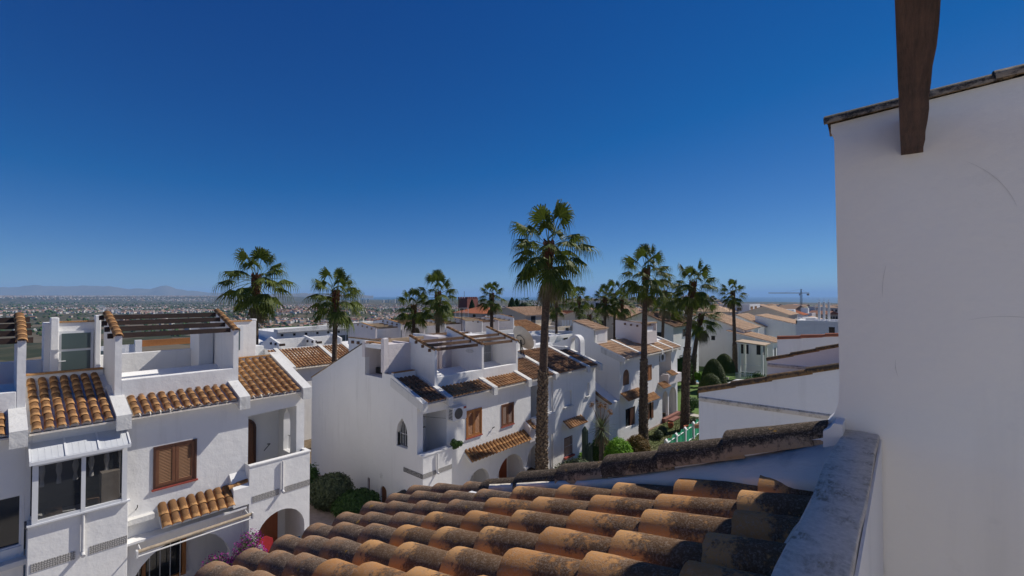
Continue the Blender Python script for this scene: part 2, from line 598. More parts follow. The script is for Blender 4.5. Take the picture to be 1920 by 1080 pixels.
def tiles_joined(m, o, down, across, length, width, exposure, pitch, rnd, r=0.085, segs=4):
    """the same tiles as real geometry in one mesh, for roofs too far off to pick single tiles"""
    d, a = Vector(down).normalized(), Vector(across).normalized()
    nrm = a.cross(d)
    if nrm.z < 0:
        nrm = -nrm
    n_r = max(1, round(width / pitch))
    n_c = max(1, round(length / exposure))
    ex = length / n_c
    rr = pitch * 0.40
    for i in range(n_r):
        ca = Vector(o) + a * (width * (i + 0.5) / n_r)
        for j in range(n_c):
            jx = rnd.uniform(-0.015, 0.015)
            p0 = ca + d * (ex * j - 0.03) + a * jx
            p1 = ca + d * (ex * (j + 1)) + a * jx
            up0, up1 = nrm * 0.0, nrm * 0.03
            pts = []
            for p, u, k in ((p0, up0, 0.85), (p1, up1, 1.0)):
                for q in range(segs + 1):
                    an = math.pi * q / segs
                    pts.append(p + u - a * (rr * k * math.cos(an)) + nrm * (rr * k * 0.9 * math.sin(an)))
            n = segs + 1
            sh = rnd.random()
            m.add(pts, [(q, n + q, n + q + 1, q + 1) for q in range(segs)], True, sh)
            m.add(pts[n:], [tuple(range(n))], False, sh)
    return m

# ================================================================== ground, sea, hills
VIEW = rad(40.9)

def smooth(t):
    t = max(0.0, min(1.0, t))
    return t * t * (3 - 2 * t)

def lerp(v, pts):
    if v <= pts[0][0]:
        return pts[0][1]
    for (a, p), (b, q) in zip(pts, pts[1:]):
        if v <= b:
            return p + (q - p) * (v - a) / (b - a)
    return pts[-1][1]

def P(px, zc):
    """ground position from a bearing (tangent units of 853 per unit) and a distance along the view"""
    xr = (px - 960) / 853.3 * zc
    c, s = math.cos(VIEW), math.sin(VIEW)
    return (xr * c - zc * s, xr * s + zc * c)

def azd(x, y):
    d = math.hypot(x, y)
    a = math.degrees(math.atan2(x, y)) + 40.9
    if a > 180:
        a -= 360
    return a, d

def wob(x, y, s):
    return (math.sin(x / s * 1.7 + 1.3) * math.cos(y / s * 1.3 + 0.4) + 0.5 * math.sin(x / s * 3.9 + y / s * 2.7))

def gz(x, y):
    a, d = azd(x, y)
    near = lerp(y, [(8, -9.3), (14, -10.15), (30, -10.5), (60, -10.75), (120, -11.2)])
    if x < -26:
        near -= lerp(-x, [(26, 0), (40, 1.1), (120, 2.0)])
    d0 = lerp(a, [(-60, 55), (-30, 55), (-16, 90), (-9, 230), (24, 260), (40, 230)])
    ln = lerp(a, [(-60, 520), (-26, 520), (-12, 700), (0, 900), (20, 1600), (28, 2500), (50, 2500)])
    plain = -80 + wob(x, y, 900) * 2.5 * smooth((d - 500) / 2500)
    z = near + (plain - near) * smooth((d - d0) / ln)
    w = smooth((a - 1) / 5) * (1 - smooth((a - 22) / 7))
    z += w * 70 * math.exp(-((d - 1700) / 520) ** 2)
    w2 = smooth((a + 31) / 4) * (1 - smooth((a + 19) / 5))
    z += w2 * 24 * math.exp(-((d - 820) / 190) ** 2)
    w3 = smooth((a + 34) / 5) * (1 - smooth((a + 20) / 5))
    z += w3 * 26 * math.exp(-((d - 2300) / 500) ** 2)
    wl = 1 - smooth((a + 27) / 6)
    z += wl * 75 * smooth((d - 7500) / 3500)
    coast = lerp(a, [(-32, 14500), (-26, 12000), (-15, 10500), (0, 9000), (20, 7000), (36, 6400)])
    if a > -33:
        z -= (1 - wl) * 22 * smooth((d - coast) / 500)
    return z

def ground_mat():
    k = NT('dry_ground_and_fields')
    p = k.pos()
    v = k.n('ShaderNodeTexVoronoi', feature='F1')
    v.inputs['Scale'].default_value = 0.0085
    warp = k.n('ShaderNodeMix', data_type='VECTOR')
    k.l(k.stretch(p, (1.0, 1.7, 1.0)), v.inputs['Vector'])
    sep = k.n('ShaderNodeSeparateColor')
    k.l(v.outputs['Color'], sep.inputs[0])
    n0 = k.noise(p, 0.0016, 6, 0.65)
    n1 = k.noise(p, 0.012, 7, 0.72)
    n2 = k.noise(p, 0.15, 6, 0.7)
    n3 = k.noise(p, 2.5, 5, 0.7)
    fields = k.ramp(sep.outputs[0], [(0.0, (0.034, 0.044, 0.022)), (0.35, (0.060, 0.064, 0.032)), (0.55, (0.12, 0.10, 0.062)), (0.75, (0.19, 0.15, 0.105)), (1.0, (0.065, 0.066, 0.042))])
    scrub = k.mix(k.ramp(n1, [(0.44, 0.0), (0.60, 1.0)]), (0.024, 0.032, 0.014), (0.17, 0.13, 0.082))
    scrub = k.mix(k.ramp(n2, [(0.5, 0.0), (0.64, 0.75)]), scrub, (0.030, 0.036, 0.018))
    # farmland on the low plain, scrub on the slopes
    sz = k.n('ShaderNodeSeparateXYZ')
    k.l(p, sz.inputs[0])
    low = k.n('ShaderNodeMapRange', clamp=True)
    low.inputs[1].default_value = -66
    low.inputs[2].default_value = -77
    k.l(sz.outputs[2], low.inputs[0])
    c = k.mix(k.math('MULTIPLY', low.outputs[0], k.ramp(n0, [(0.30, 0.25), (0.6, 1.0)])), scrub, fields)
    near = k.n('ShaderNodeMapRange', clamp=True)
    near.inputs[1].default_value = -14
    near.inputs[2].default_value = -11.5
    k.l(sz.outputs[2], near.inputs[0])
    soil = k.mix(k.ramp(n3, [(0.4, 0.0), (0.65, 1.0)]), (0.21, 0.155, 0.105), (0.12, 0.095, 0.06))
    c = k.mix(near.outputs[0], c, soil)
    k.base(c)
    k.rough(1.0)
    k.b.inputs['Specular IOR Level'].default_value = 0.1
    return k.m

rings = [0.0, 4, 8]
while rings[-1] < 15500:
    rings.append(rings[-1] + max(3.0, rings[-1] * 0.045))
rings += [18000, 22000, 27000, 33000]
azs = [x for x in range(-180, -62, 6)] + [-60 + 1.0 * i for i in range(111)] + [x for x in range(54, 180, 6)]
g = MB()
vs, fs = [], []
for d in rings:
    for a in azs:
        t = rad(a - 40.9)
        x, y = math.sin(t) * d, math.cos(t) * d
        vs.append((x, y, gz(x, y)))
na = len(azs)
for i in range(len(rings) - 1):
    for j in range(na):
        q = (j + 1) % na
        fs.append((i * na + j, (i + 1) * na + j, (i + 1) * na + q, i * na + q))
g.add(vs, fs, True)
o = g.build('ground', ground_mat(), kind='structure')

def sea_mat():
    k = NT('sea_water')
    p = k.pos()
    n = k.noise(k.stretch(p, (1, 1, 1)), 0.02, 4)
    k.base((0.018, 0.085, 0.165))
    k.rough(0.45)
    k.b.inputs['Specular IOR Level'].default_value = 0.25
    k.bump(n, 0.25, 6.0)
    return k.m
m = MB()
ring = lambda r, n=72: [(math.cos(2 * math.pi * i / n) * r, math.sin(2 * math.pi * i / n) * r, -88.0) for i in range(n)]
m.add(ring(4000) + ring(95000), [(i, (i + 1) % 72, 72 + (i + 1) % 72, 72 + i) for i in range(72)])
m.build('sea', sea_mat(), kind='structure')

# mountains beyond the plain
HILL = simple('far_mountain_rock', (0.20, 0.17, 0.14), 1.0, 0.1, var=0.4, sc=0.0012)
def ridge(pts, zc, depth, name):
    m = MB()
    rr = random.Random(5)
    front, top, back = [], [], []
    n = 90
    x0, x1 = pts[0][0], pts[-1][0]
    for i in range(n + 1):
        px = x0 + (x1 - x0) * i / n
        h = lerp(px, pts) + (wob(px, 3.0, 14) * 0.8 + rr.uniform(-0.5, 0.5)) * (1 if 0 < i < n else 0)
        z = max(h, 0.2) * zc / 853.3
        fx, fy = P(px, zc)
        front.append((*P(px, zc - depth * 0.6), -90.0))
        top.append((fx, fy, z))
        back.append((*P(px, zc + depth), -90.0))
    m.add(front + top + back, [(k * (n + 1) + i, k * (n + 1) + i + 1, (k + 1) * (n + 1) + i + 1, (k + 1) * (n + 1) + i) for k in range(2) for i in range(n)], True)
    return m.build(name, HILL, kind='structure')
ridge([(-420, 6), (-200, 14), (0, 16), (40, 18), (70, 21), (95, 18), (150, 19), (190, 19), (240, 14), (280, 13), (310, 20), (330, 14), (360, 9), (420, 5), (470, 2)], 19000, 2500, 'mountains')
ridge([(440, 0.5), (500, 3.5), (560, 5), (640, 4), (700, 0.5)], 15500, 900, 'mountains')

# the air between here and the mountains
hz = bpy.data.materials.new('hazy_air')
hz.use_nodes = True
ht = hz.node_tree
ht.nodes.clear()
pv = ht.nodes.new('ShaderNodeVolumePrincipled')
pv.inputs['Color'].default_value = (0.40, 0.66, 1.0, 1)
pv.inputs['Density'].default_value = 0.000044
pv.inputs['Anisotropy'].default_value = 0.0
ho = ht.nodes.new('ShaderNodeOutputMaterial')
ht.links.new(pv.outputs[0], ho.inputs['Volume'])
m = MB()
m.box(-99000, 99000, -99000, 99000, -121, 640)
HAZE = m.build('haze', hz, kind='stuff')

# ================================================================== the house the camera stands on
def own_house():
    t = thing('terraced_house', (-1.6, 0.4, -9.3), 'white house with big old barrel tiles, concrete parapet and dark wooden beam in its wall', 'house', 'white terraced houses')
    r = random.Random(3)
    SL = 0.31
    zr = lambda x: -0.68 + SL * x                      # crest of the tiles, x negative down to the eave
    # body under the roof
    m = MB()
    m.extr([(-3.25, -4, -9.3), (-3.25, -4, -1.93), (-0.25, -4, -1.0), (-0.25, -4, -1.72), (4, -4, -1.72), (4, -4, -9.3)], (0, 6.60, 0))
    m.build('wall', PLASTER, t)
    m = MB()
    m.box(-0.09, 4, -4, 2.61, -1.71, -1.66)
    m.build('terrace_floor', PAVING_GREY, t)
    m = MB()
    m.extr([(-3.30, -4, -1.86), (-3.30, -4, -1.80), (-0.2, -4, -0.84), (-0.2, -4, -0.99), (-3.24, -4, -1.925)], (0, 6.5, 0))
    m.build('roof_bed', MORTAR, t)
    # barrel tiles, one by one
    near = [tile_mesh('roof_tile_clay', 0.455, 0.114, 0.090, 0.116, 0.086, 14, 5, 0.016, CLAY_NEAR, 10 + i, 0.0026) for i in range(7)]
    eave = [tile_mesh('roof_tile_lichen', 0.455, 0.114, 0.090, 0.116, 0.086, 14, 5, 0.016, CLAY_EAVE, 20 + i, 0.0026) for i in range(7)]
    d = Vector((-1, 0, -SL)).normalized()
    a = Vector((0, 1, 0))
    nrm = Vector((-SL, 0, 1)).normalized()
    rot = axes(d, nrm)
    L = 0.455
    ex = 0.385
    tilt = Matrix.Rotation(-math.atan2(0.018, L), 3, 'Y')
    slope_len = 3.26 / d.x * -1
    for k in range(-9, 6):
        yc = 1.445 + 0.2335 * k
        off = r.uniform(-0.03, 0.03)
        for j in range(10):
            lip = slope_len - j * ex + off * (j > 0) + r.uniform(-0.012, 0.012)
            if k == 5 and j > 3:
                continue
            if lip < 0.16:
                continue
            le = lip + 0.055 if lip - ex < 0.16 else L                     # the last tile is cut where it meets the parapet
            base = Vector((-0.22, yc, zr(-0.22))) + d * (lip - le / 2) - nrm * 0.118
            me = r.choice(eave) if (j + r.uniform(-0.8, 1.6)) < 3.2 else r.choice(near)
            o = put_tile('roof_tile', me, base, rot @ tilt, t, r, 0.009, 0.034)
            o.scale = (le / L, r.uniform(0.96, 1.04), r.uniform(0.96, 1.05))
    # lower (channel) tiles between the rows: each a shallow trough
    ch = []
    for i in range(2):
        mm = MB()
        pts = []
        for q in range(2):
            for s in range(7):
                an = math.pi * s / 6
                pts.append((-0.2275 + 0.455 * q, -0.085 * math.cos(an), -0.055 * math.sin(an) + (0.004 if q else 0)))
        mm.add(pts, [(s, 7 + s, 8 + s, s + 1) for s in range(6)], True)
        ch.append(mm.mesh('channel_tile_clay', CLAY_EAVE))
    for k in range(-9, 5):
        yc = 1.445 + 0.2335 * (k + 0.5)
        for j in range(9):
            lip = slope_len + 0.02 - j * ex
            if lip < 0.37:
                continue
            base = Vector((-0.22, yc, zr(-0.22))) + d * (lip - L / 2) - nrm * 0.115
            put_tile('channel_tile', r.choice(ch), base, rot, t, r, 0.005, 0.01)
    # the rest of the terrace behind the camera: the pergola's other wall
    m = MB()
    m.box(-0.24, 4, -0.58, -0.36, -1.655, 0.9)
    m.build('wing_wall', PLASTER, t)
    # parapet beside the roof
    m = MB()
    n = 40
    rg = []
    for i in range(n + 1):
        y = -2.5 + (2.615 + 2.5) * i / n
        e = lambda k: 0.004 * math.sin(y * 7 + k) + r.uniform(-0.003, 0.003)
        rg.append([(-0.098 + e(1) * 0.4, y, -1.66), (-0.098 + e(1) * 0.4, y, -0.625), (-0.102 + e(1), y, -0.620), (-0.165, y, -0.617 + e(2) * 0.5), (-0.228 + e(3), y, -0.620), (-0.233 + e(3), y, -0.627), (-0.236 + e(4), y, -0.72), (-0.300 + 3 * e(5), y, -0.812 + e(6)), (-0.300, y, -1.0)])
    m.rings(rg, True, True)
    m.build('parapet', [CONCRETE], t)
    m = MB()
    m.box(-0.097, -0.090, -2.5, 2.612, -1.655, -0.638)
    m.build('parapet_face', PLASTER_NEAR, t)
    # end wall
    m = MB()
    out = [(3.6, -1.5), (3.6, 1.03), (0.9, 0.885), (-0.262, 0.815), (-0.262, 0.775), (-0.250, 0.76), (-0.246, 0.3), (-0.241, -0.40), (-0.246, -0.50), (-0.258, -0.545), (-0.278, -0.585), (-0.30, -0.61), (-0.30, -1.5)]
    m.extr([(x, 2.62, z) for x, z in out], (0, 0.20, 0))
    w = m.build('end_wall', PLASTER_NEAR, t, bevel=0.006)
    cap = tile_mesh('coping_tile_clay', 0.62, 0.118, 0.108, 0.062, 0.056, 10, 3, 0.014, CLAY_CAP, 31, 0.0015)
    for i in range(5):
        x = -0.285 + 0.31 + i * 0.56
        z = 0.790 + 0.0505 * (x + 0.28) + 0.028
        put_tile('coping_tile', cap, (x, 2.705, z), axes((-1, 0, -0.0605 + (0.03 if i else 0.0)), (0, 0, 1)), w, r, 0.004, 0.008)
    # party wall stepping down the roof with its crusted caps
    m = MB()
    top = lambda x: -0.640 + 0.405 * (x + 0.28)
    out = [(-0.20, -1.2), (-0.20, -0.62)] + [(x, top(x)) for x in (-0.28, -0.9, -1.5, -2.1, -2.45)] + [(-2.62, zr(-2.62) - 0.05), (-2.62, -1.9), (-1.2, -1.5)]
    m.extr([(x, 2.50, z) for x, z in out], (0, 0.19, 0))
    pw = m.build('party_wall', PLASTER, t, bevel=0.012)
    cm = [tile_mesh('cap_tile_clay', 0.47, 0.122, 0.100, 0.104, 0.084, 12, 4, 0.018, CLAY_CAP, 40 + i, 0.002) for i in range(3)]
    dd = Vector((-1, 0, -0.405)).normalized()
    for i in range(7):
        s = 0.272 + i * 0.385
        if s > 2.55:
            break
        p = Vector((-0.23, 2.595, top(-0.23) - 0.02)) + dd * s
        put_tile('cap_tile', cm[i % 3], p, axes(dd, (0, 0, 1)) @ Matrix.Rotation(-0.045, 3, 'Y'), pw, r, 0.006, 0.03)
    # mortar flashing between the party wall and the tiles
    m = MB()
    rg = []
    n = 26
    for i in range(n + 1):
        x = -0.21 - 2.18 * i / n
        yb = lerp(-x, [(0.21, 2.27), (0.45, 2.33), (0.7, 2.40), (0.9, 2.45), (1.6, 2.475), (2.4, 2.492)]) + r.uniform(-0.012, 0.012)
        zt = min(lerp(-x, [(0.2, 0.13), (0.9, 0.10), (1.6, 0.045), (2.4, 0.02)]) + zr(x), top(x) - 0.02)
        zb = zr(x) - 0.012 + r.uniform(-0.006, 0.006)
        rg.append([(x, 2.505, zr(x) - 0.16), (x, 2.505, zt), (x, yb * 0.3 + 2.5 * 0.7, zb + (zt - zb) * 0.40), (x, yb + 0.012, zb + 0.012), (x, yb, zb - 0.02), (x, yb + 0.03, zr(x) - 0.16)])
    m.rings(rg, True, True)
    m.build('flashing', MORTAR, t)
    # plaster flare where the end wall meets the top cap
    m = MB()
    m.extr([(x, 2.487, z) for x, z in ((-0.22, -0.57), (-0.252, -0.57), (-0.268, -0.595), (-0.292, -0.612), (-0.292, -0.74), (-0.22, -0.74))], (0, 0.134, 0))
    m.build('plaster_flare', PLASTER_NEAR, t, bevel=0.02)
    # scuffs left in the plaster of the end wall
    SC = simple('grey_scuff', (0.69, 0.66, 0.62), 0.9, var=0.2, sc=20)
    for cx, cz, rr_, a0, a1 in ((-0.02, 0.26, 0.36, 0.25, 0.95), (0.20, 0.40, 0.42, 0.5, 1.0), (0.30, -0.42, 0.34, 1.25, 1.9), (0.42, 0.02, 0.5, 2.9, 3.2), (0.12, -0.30, 0.16, 3.0, 3.5)):
        m = MB()
        n = 12
        p = []
        for k in range(n + 1):
            a = a0 + (a1 - a0) * k / n
            w_ = 0.0010 * math.sin(math.pi * k / n) + 0.0002
            for q in (-w_, w_):
                p.append((cx + (rr_ + q) * math.cos(a), 2.6185, cz + (rr_ + q) * math.sin(a)))
        m.add(p, [(2 * k, 2 * k + 1, 2 * k + 3, 2 * k + 2) for k in range(n)])
        m.build('scuff_mark', SC, w)
    # beam of the terrace pergola
    m = MB()
    rg = []
    for i in range(25):
        y = 2.66 - 3.05 * i / 24
        e = lambda: r.uniform(-0.0022, 0.0022)
        rg.append([(-0.012 + e(), y, 0.618 + e()), (0.062 + e(), y, 0.614 + e()), (0.063 + e(), y, 0.770), (-0.013 + e(), y, 0.772)])
    m.rings(rg, False, True)
    m.build('pergola_beam', WOOD_BEAM, t)
    return t
own_house()

# the next houses of the same row, seen past the end wall
def row_gable(label, y0, y1, xe, zs, steps, capmat, ledge=True, sl=0.319):
    """gable wall across a passage with a tiled coping; roof and eave wall behind it"""
    t = thing('terraced_house', (xe + 2.5, (y0 + y1) / 2, -10.4), label, 'house', 'white terraced houses')
    r = random.Random(int(y0 * 10))
    z = lambda x: zs + sl * (x - xe)
    m = MB()
    m.extr([(xe, y0, -10.5), (xe, y0, z(xe) - 0.12), (2.5, y0, z(2.5) - 0.12), (7.5, y0, z(2.5) - 1.6), (7.5, y0, -10.5)], (0, 0.24, 0))
    m.build('gable_wall', PLASTER, t, bevel=0.02)
    m = MB()
    m.extr([(xe + 0.1, y0 + 0.24, -10.5), (xe + 0.1, y0 + 0.24, z(xe) - 1.0), (2.5, y0 + 0.24, z(2.5) - 1.0), (7.5, y0 + 0.24, z(2.5) - 2.4), (7.5, y0 + 0.24, -10.5)], (0, y1 - y0 - 0.24, 0))
    m.build('wall', PLASTER, t)
    m = MB()
    tiles_joined(m, (2.5, y0 + 0.3, z(2.5) - 0.97), (-1, 0, -sl), (0, 1, 0), (2.7 - xe) / math.cos(math.atan(sl)), y1 - y0 - 0.3, 0.36, 0.24, r)
    m.build('roof_tiles', CLAY_FAR, t, kind='stuff')
    me = [tile_mesh('gable_cap_clay', 0.80, 0.135, 0.115, 0.115, 0.10, 8, 2, 0.015, capmat, 60 + i, 0.002) for i in range(2)]
    d = Vector((-1, 0, -sl)).normalized()
    n = 9
    for i in range(n):
        p = Vector((xe + 0.02, y0 + 0.11, z(xe + 0.02) - 0.13)) - d * (0.38 + i * 0.71)
        if p.x > 2.4:
            break
        put_tile('cap_tile', me[i % 2], p, axes(d, (0, 0, 1)) @ Matrix.Rotation(-0.03, 3, 'Y'), t, r, 0.008, 0.02)
    if ledge:
        m = MB()
        zl = z(xe) - 0.16
        m.extr([(xe + 0.02, y0 + 0.01, zl - 0.02), (xe + 0.02, y0 - 0.05, zl - 0.05), (xe + 0.02, y0 - 0.05, zl - 0.12), (xe + 0.02, y0 + 0.01, zl - 0.12)], (7, 0, 0.02))
        m.build('string_course', CONCRETE, t)
    return t
row_gable('white gable wall with an orange lichened tile coping, next to the lawn and clipped domes', 10.3, 16.7, -3.48, -2.02, 6, CLAY_CAP_ORANGE)
row_gable('white gable wall with dark mossy coping, directly below the red coped wall', 16.8, 18.3, -3.48, -2.02, 3, CLAY_CAP_ORANGE)
row_gable('white gable wall topped with bright red tile coping', 18.4, 26.0, -3.48, -1.42, 3, CLAY_RED, ledge=False, sl=0.12)

# ================================================================== terraced houses across the street
MID_TILES = [tile_mesh('roof_tile_warm', 0.46, 0.092, 0.076, 0.082, 0.068, 7, 2, 0.012, CLAY_MID, 70 + i, 0.002) for i in range(4)]
CANOPY_TILES = [tile_mesh('canopy_tile_clay', 0.40, 0.115, 0.10, 0.095, 0.085, 8, 2, 0.014, CLAY_MID, 80 + i, 0.0015) for i in range(3)]
CAPS = [tile_mesh('cap_tile_warm', 0.46, 0.11, 0.098, 0.095, 0.085, 8, 2, 0.014, CLAY_MID, 85 + i, 0.002) for i in range(2)]
SLOPE = 0.34

def bars(name, mb_mat, parent, pts, r=0.012):
    m = MB()
    for a, b in pts:
        m.tube(a, b, r, n=6)
    return m.build(name, mb_mat, parent)

def shutter(root, X, y0, y1, z0, z1, frame=WOOD_FRAME, leafm=WOOD_SHUTTER, slatm=WOOD_SLAT, sill=True, ns=22, cat=True):
    """double louvred shutters closed in a wall facing +X"""
    w = MB()
    w.box(X - 0.10, X - 0.05, y0, y1, z0, z1)
    wn_ = w.build('window', DARK, root)
    f = MB()
    t = 0.055
    f.box(X - 0.05, X + 0.03, y0, y0 + t, z0, z1)
    f.box(X - 0.05, X + 0.03, y1 - t, y1, z0, z1)
    f.box(X - 0.05, X + 0.028, y0 + t, y1 - t, z1 - t, z1)
    f.box(X - 0.05, X + 0.028, y0 + t, y1 - t, z0, z0 + t)
    f.build('frame', frame, wn_)
    ym = (y0 + y1) / 2
    for a, b in ((y0 + t, ym - 0.004), (ym + 0.004, y1 - t)):
        lf = MB()
        s = 0.075
        lf.box(X - 0.035, X + 0.010, a, a + s, z0 + t, z1 - t)
        lf.box(X - 0.035, X + 0.010, b - s, b, z0 + t, z1 - t)
        lf.box(X - 0.035, X + 0.009, a + s, b - s, z0 + t, z0 + t + s)
        lf.box(X - 0.035, X + 0.009, a + s, b - s, z1 - t - s, z1 - t)
        leaf = lf.build('shutter', leafm, root)
        za, zb = z0 + t + s, z1 - t - s
        h = (zb - za) / ns
        first = None
        sm = MB()
        sm.extr([(X - 0.034, a + s, -h * 0.42), (X + 0.004, a + s, -h * 0.50), (X + 0.004, a + s, -h * 0.38), (X - 0.030, a + s, h * 0.5), (X - 0.038, a + s, h * 0.5)], (0, b - a - 2 * s, 0))
        lo = Vector((min(p.x for p in sm.v), min(p.y for p in sm.v), min(p.z for p in sm.v)))
        hi = Vector((max(p.x for p in sm.v), max(p.y for p in sm.v), max(p.z for p in sm.v)))
        c = (lo + hi) / 2
        me = sm.mesh('slat', slatm, c)
        for i in range(ns):
            o = bpy.data.objects.new('slat', me)
            place(o, (c.x, c.y, za + h * (i + 0.5) + c.z), leaf)
    if sill:
        m = MB()
        m.box(X - 0.05, X + 0.06, y0 - 0.03, y1 + 0.03, z0 - 0.045, z0)
        m.build('sill', SILL_RED, root)

def canopy(root, X, y0, y1, z, rows, cols=2, drop=0.40, out=0.55, joined=False, rnd=None):
    """small tiled canopy over a window, on a plaster bed"""
    rnd = rnd or R
    m = MB()
    m.extr([(X - 0.02, y0, z - 0.10), (X - 0.02, y0, z - 0.02), (X + out, y0, z - drop - 0.015), (X + out, y0, z - drop - 0.06)], (0, y1 - y0, 0))
    c = m.build('canopy', PLASTER, root)
    d = Vector((out, 0, -drop))
    if joined:
        m = MB()
        tiles_joined(m, (X, y0, z - 0.01), d, (0, 1, 0), d.length + 0.05, y1 - y0, 0.3, (y1 - y0) / rows, rnd)
        m.build('roof_tiles', CLAY_FAR, c, kind='stuff')
    else:
        tile_field(c, (X, y0, z), d, (0, 1, 0), d.length + 0.06, y1 - y0, (d.length + 0.06) / cols, (y1 - y0) / rows, CANOPY_TILES, 0.40, rnd, 'canopy_tile')
    return c

def scallops(root, X, y0, y1, z, pitch):
    """lime mortar pushed under the eave tiles, one lump per tile, and slabs added to stop light"""
    m = MB()
    n = max(1, round((y1 - y0) / pitch))
    p = (y1 - y0) / n
    for i in range(n):
        yc = y0 + p * (i + 0.5)
        pts = [(0, yc + p * 0.44 * math.cos(math.pi * k / 6), z + 0.088 * math.sin(math.pi * k / 6)) for k in range(7)]
        m.extr([(X + 0.06, b, c) for _, b, c in pts], (0.10, 0, 0))
    m.box(X - 0.2, X + 0.205, y0, y1, z - 0.045, z - 0.001)  # slab run out to give the eave shadow a straight edge
    m.box(X - 0.2, X + 0.058, y0, y1, z - 0.0005, z + 0.062)  # fill added behind the lumps to block sun between tiles
    m.build('eave_mortar_and_sun_stop', MORTAR, root)

def ramp_coping(root, y0, y1, xa, xb, z_of, h=0.14, mat=None):
    """sloping plaster kerb between roof fields"""
    m = MB()
    m.extr([(xa, y0, z_of(xa) - 0.25), (xa, y0, z_of(xa) + h), (xb, y0, z_of(xb) + h), (xb, y0, z_of(xb) - 0.25)], (0, y1 - y0, 0))
    return m.build('roof_kerb', mat or COPING, root, bevel=0.015)

def wing(root, y0, y1, xf, xb, ztf, ztb, zb, caps=True, rnd=None, n=5, capjoin=False):
    """terrace side wall whose top slopes up to the back, capped with barrel tiles"""
    m = MB()
    m.extr([(xf, y0, zb), (xf, y0, ztf), (xb, y0, ztb), (xb, y0, zb)], (0, y1 - y0, 0))
    w = m.build('wing_wall', PLASTER, root, bevel=0.015)
    if caps:
        d = Vector((xf - xb, 0, ztf - ztb))
        e = (d.length - 0.05) / n
        for i in range(n):
            p = Vector((xb, (y0 + y1) / 2, ztb - 0.015)) + d.normalized() * (e * (i + 0.5) + 0.03)
            put_tile('cap_tile', CAPS[i % 2], p, axes(d, (0, 0, 1)) @ Matrix.Rotation(-0.03, 3, 'Y'), w, rnd or R, 0.005, 0.02, 1.0)
    return w

def beams(root, y0, y1, spots, mat, w=0.09, h=0.14, name='pergola_beam'):
    for x, z in spots:
        m = MB()
        m.box(x - w / 2, x + w / 2, y0, y1, z - h / 2, z + h / 2)
        m.build(name, mat, root)

def tilted_tiles(root, xe, ze, y0, y1, xt, joined, rnd, mat=None, pitch=0.232, pick=None):
    """one field of roof between kerbs, from the eave (xe, ze) up to xt"""
    d = Vector((xe - xt, 0, -(xe - xt) * SLOPE))
    o = (xt, y0, ze + (xe - xt) * SLOPE)
    if joined:
        m = MB()
        tiles_joined(m, o, d, (0, 1, 0), d.length + 0.05, y1 - y0, 0.36, pitch, rnd)
        m.build('roof_tiles', mat or CLAY_FAR, root, kind='stuff')
    else:
        tile_field(root, o, d, (0, 1, 0), d.length + 0.07, y1 - y0, 0.345, pitch, MID_TILES, 0.46, rnd, 'roof_tile', lift=0.0)

def ground_wall(root, X, yz_outline, holes, depth, name='wall', mat=None):
    m = MB()
    m.sheet([(X, y, z) for y, z in yz_outline], [[(X, y, z) for y, z in h] for h in holes], (-depth, 0, 0))
    return m.build(name, mat or PLASTER, root)

def panel(root, X, pts, mat, name, th=0.04):
    m = MB()
    m.extr([(X, y, z) for y, z in pts], (-th, 0, 0))
    return m.build(name, mat, root)

def drain(root, X, y, ztop, zbot):
    m = MB()
    m.tube((X + 0.05, y, ztop), (X + 0.05, y, zbot), 0.035, n=8)
    m.tube((X + 0.0, y, zbot + 0.02), (X + 0.16, y, zbot - 0.03), 0.045, n=8)
    m.build('drain_pipe', PIPE, root)

# ------------------------------------------------------------------ shell shared by the units: Y0 party wall, dz drop, dx set-back
def shell(root, y0, y1, dz, dx=0.0, zg=-9.3, back=True, ends=(True, True)):
    X = -16 + dx
    m = MB()
    # under the roof, from the eave back to the terrace
    ze = -3.28 + dz
    m.extr([(X + 0.26, y0, ze - 0.02), (X + 0.26, y0, ze + 0.03), (X - 2.35, y0, ze + 2.61 * SLOPE + 0.02), (X - 2.35, y0, ze - 0.05), (X, y0, ze - 0.05), (X, y0, ze - 0.10)], (0, y1 - y0, 0))
    if back:
        m.extr([(X - 3.55, y0, zg), (X - 3.55, y0, -2.0 + dz), (X - 4.5, y0, -2.02 + dz), (X - 9.6, y0, -3.9 + dz), (X - 9.6, y0, zg)], (0, y1 - y0, 0))
    m.build('wall', PLASTER, root)

TILE_Z = -3.215          # tile bed at the eave
XE = -15.75              # eave line

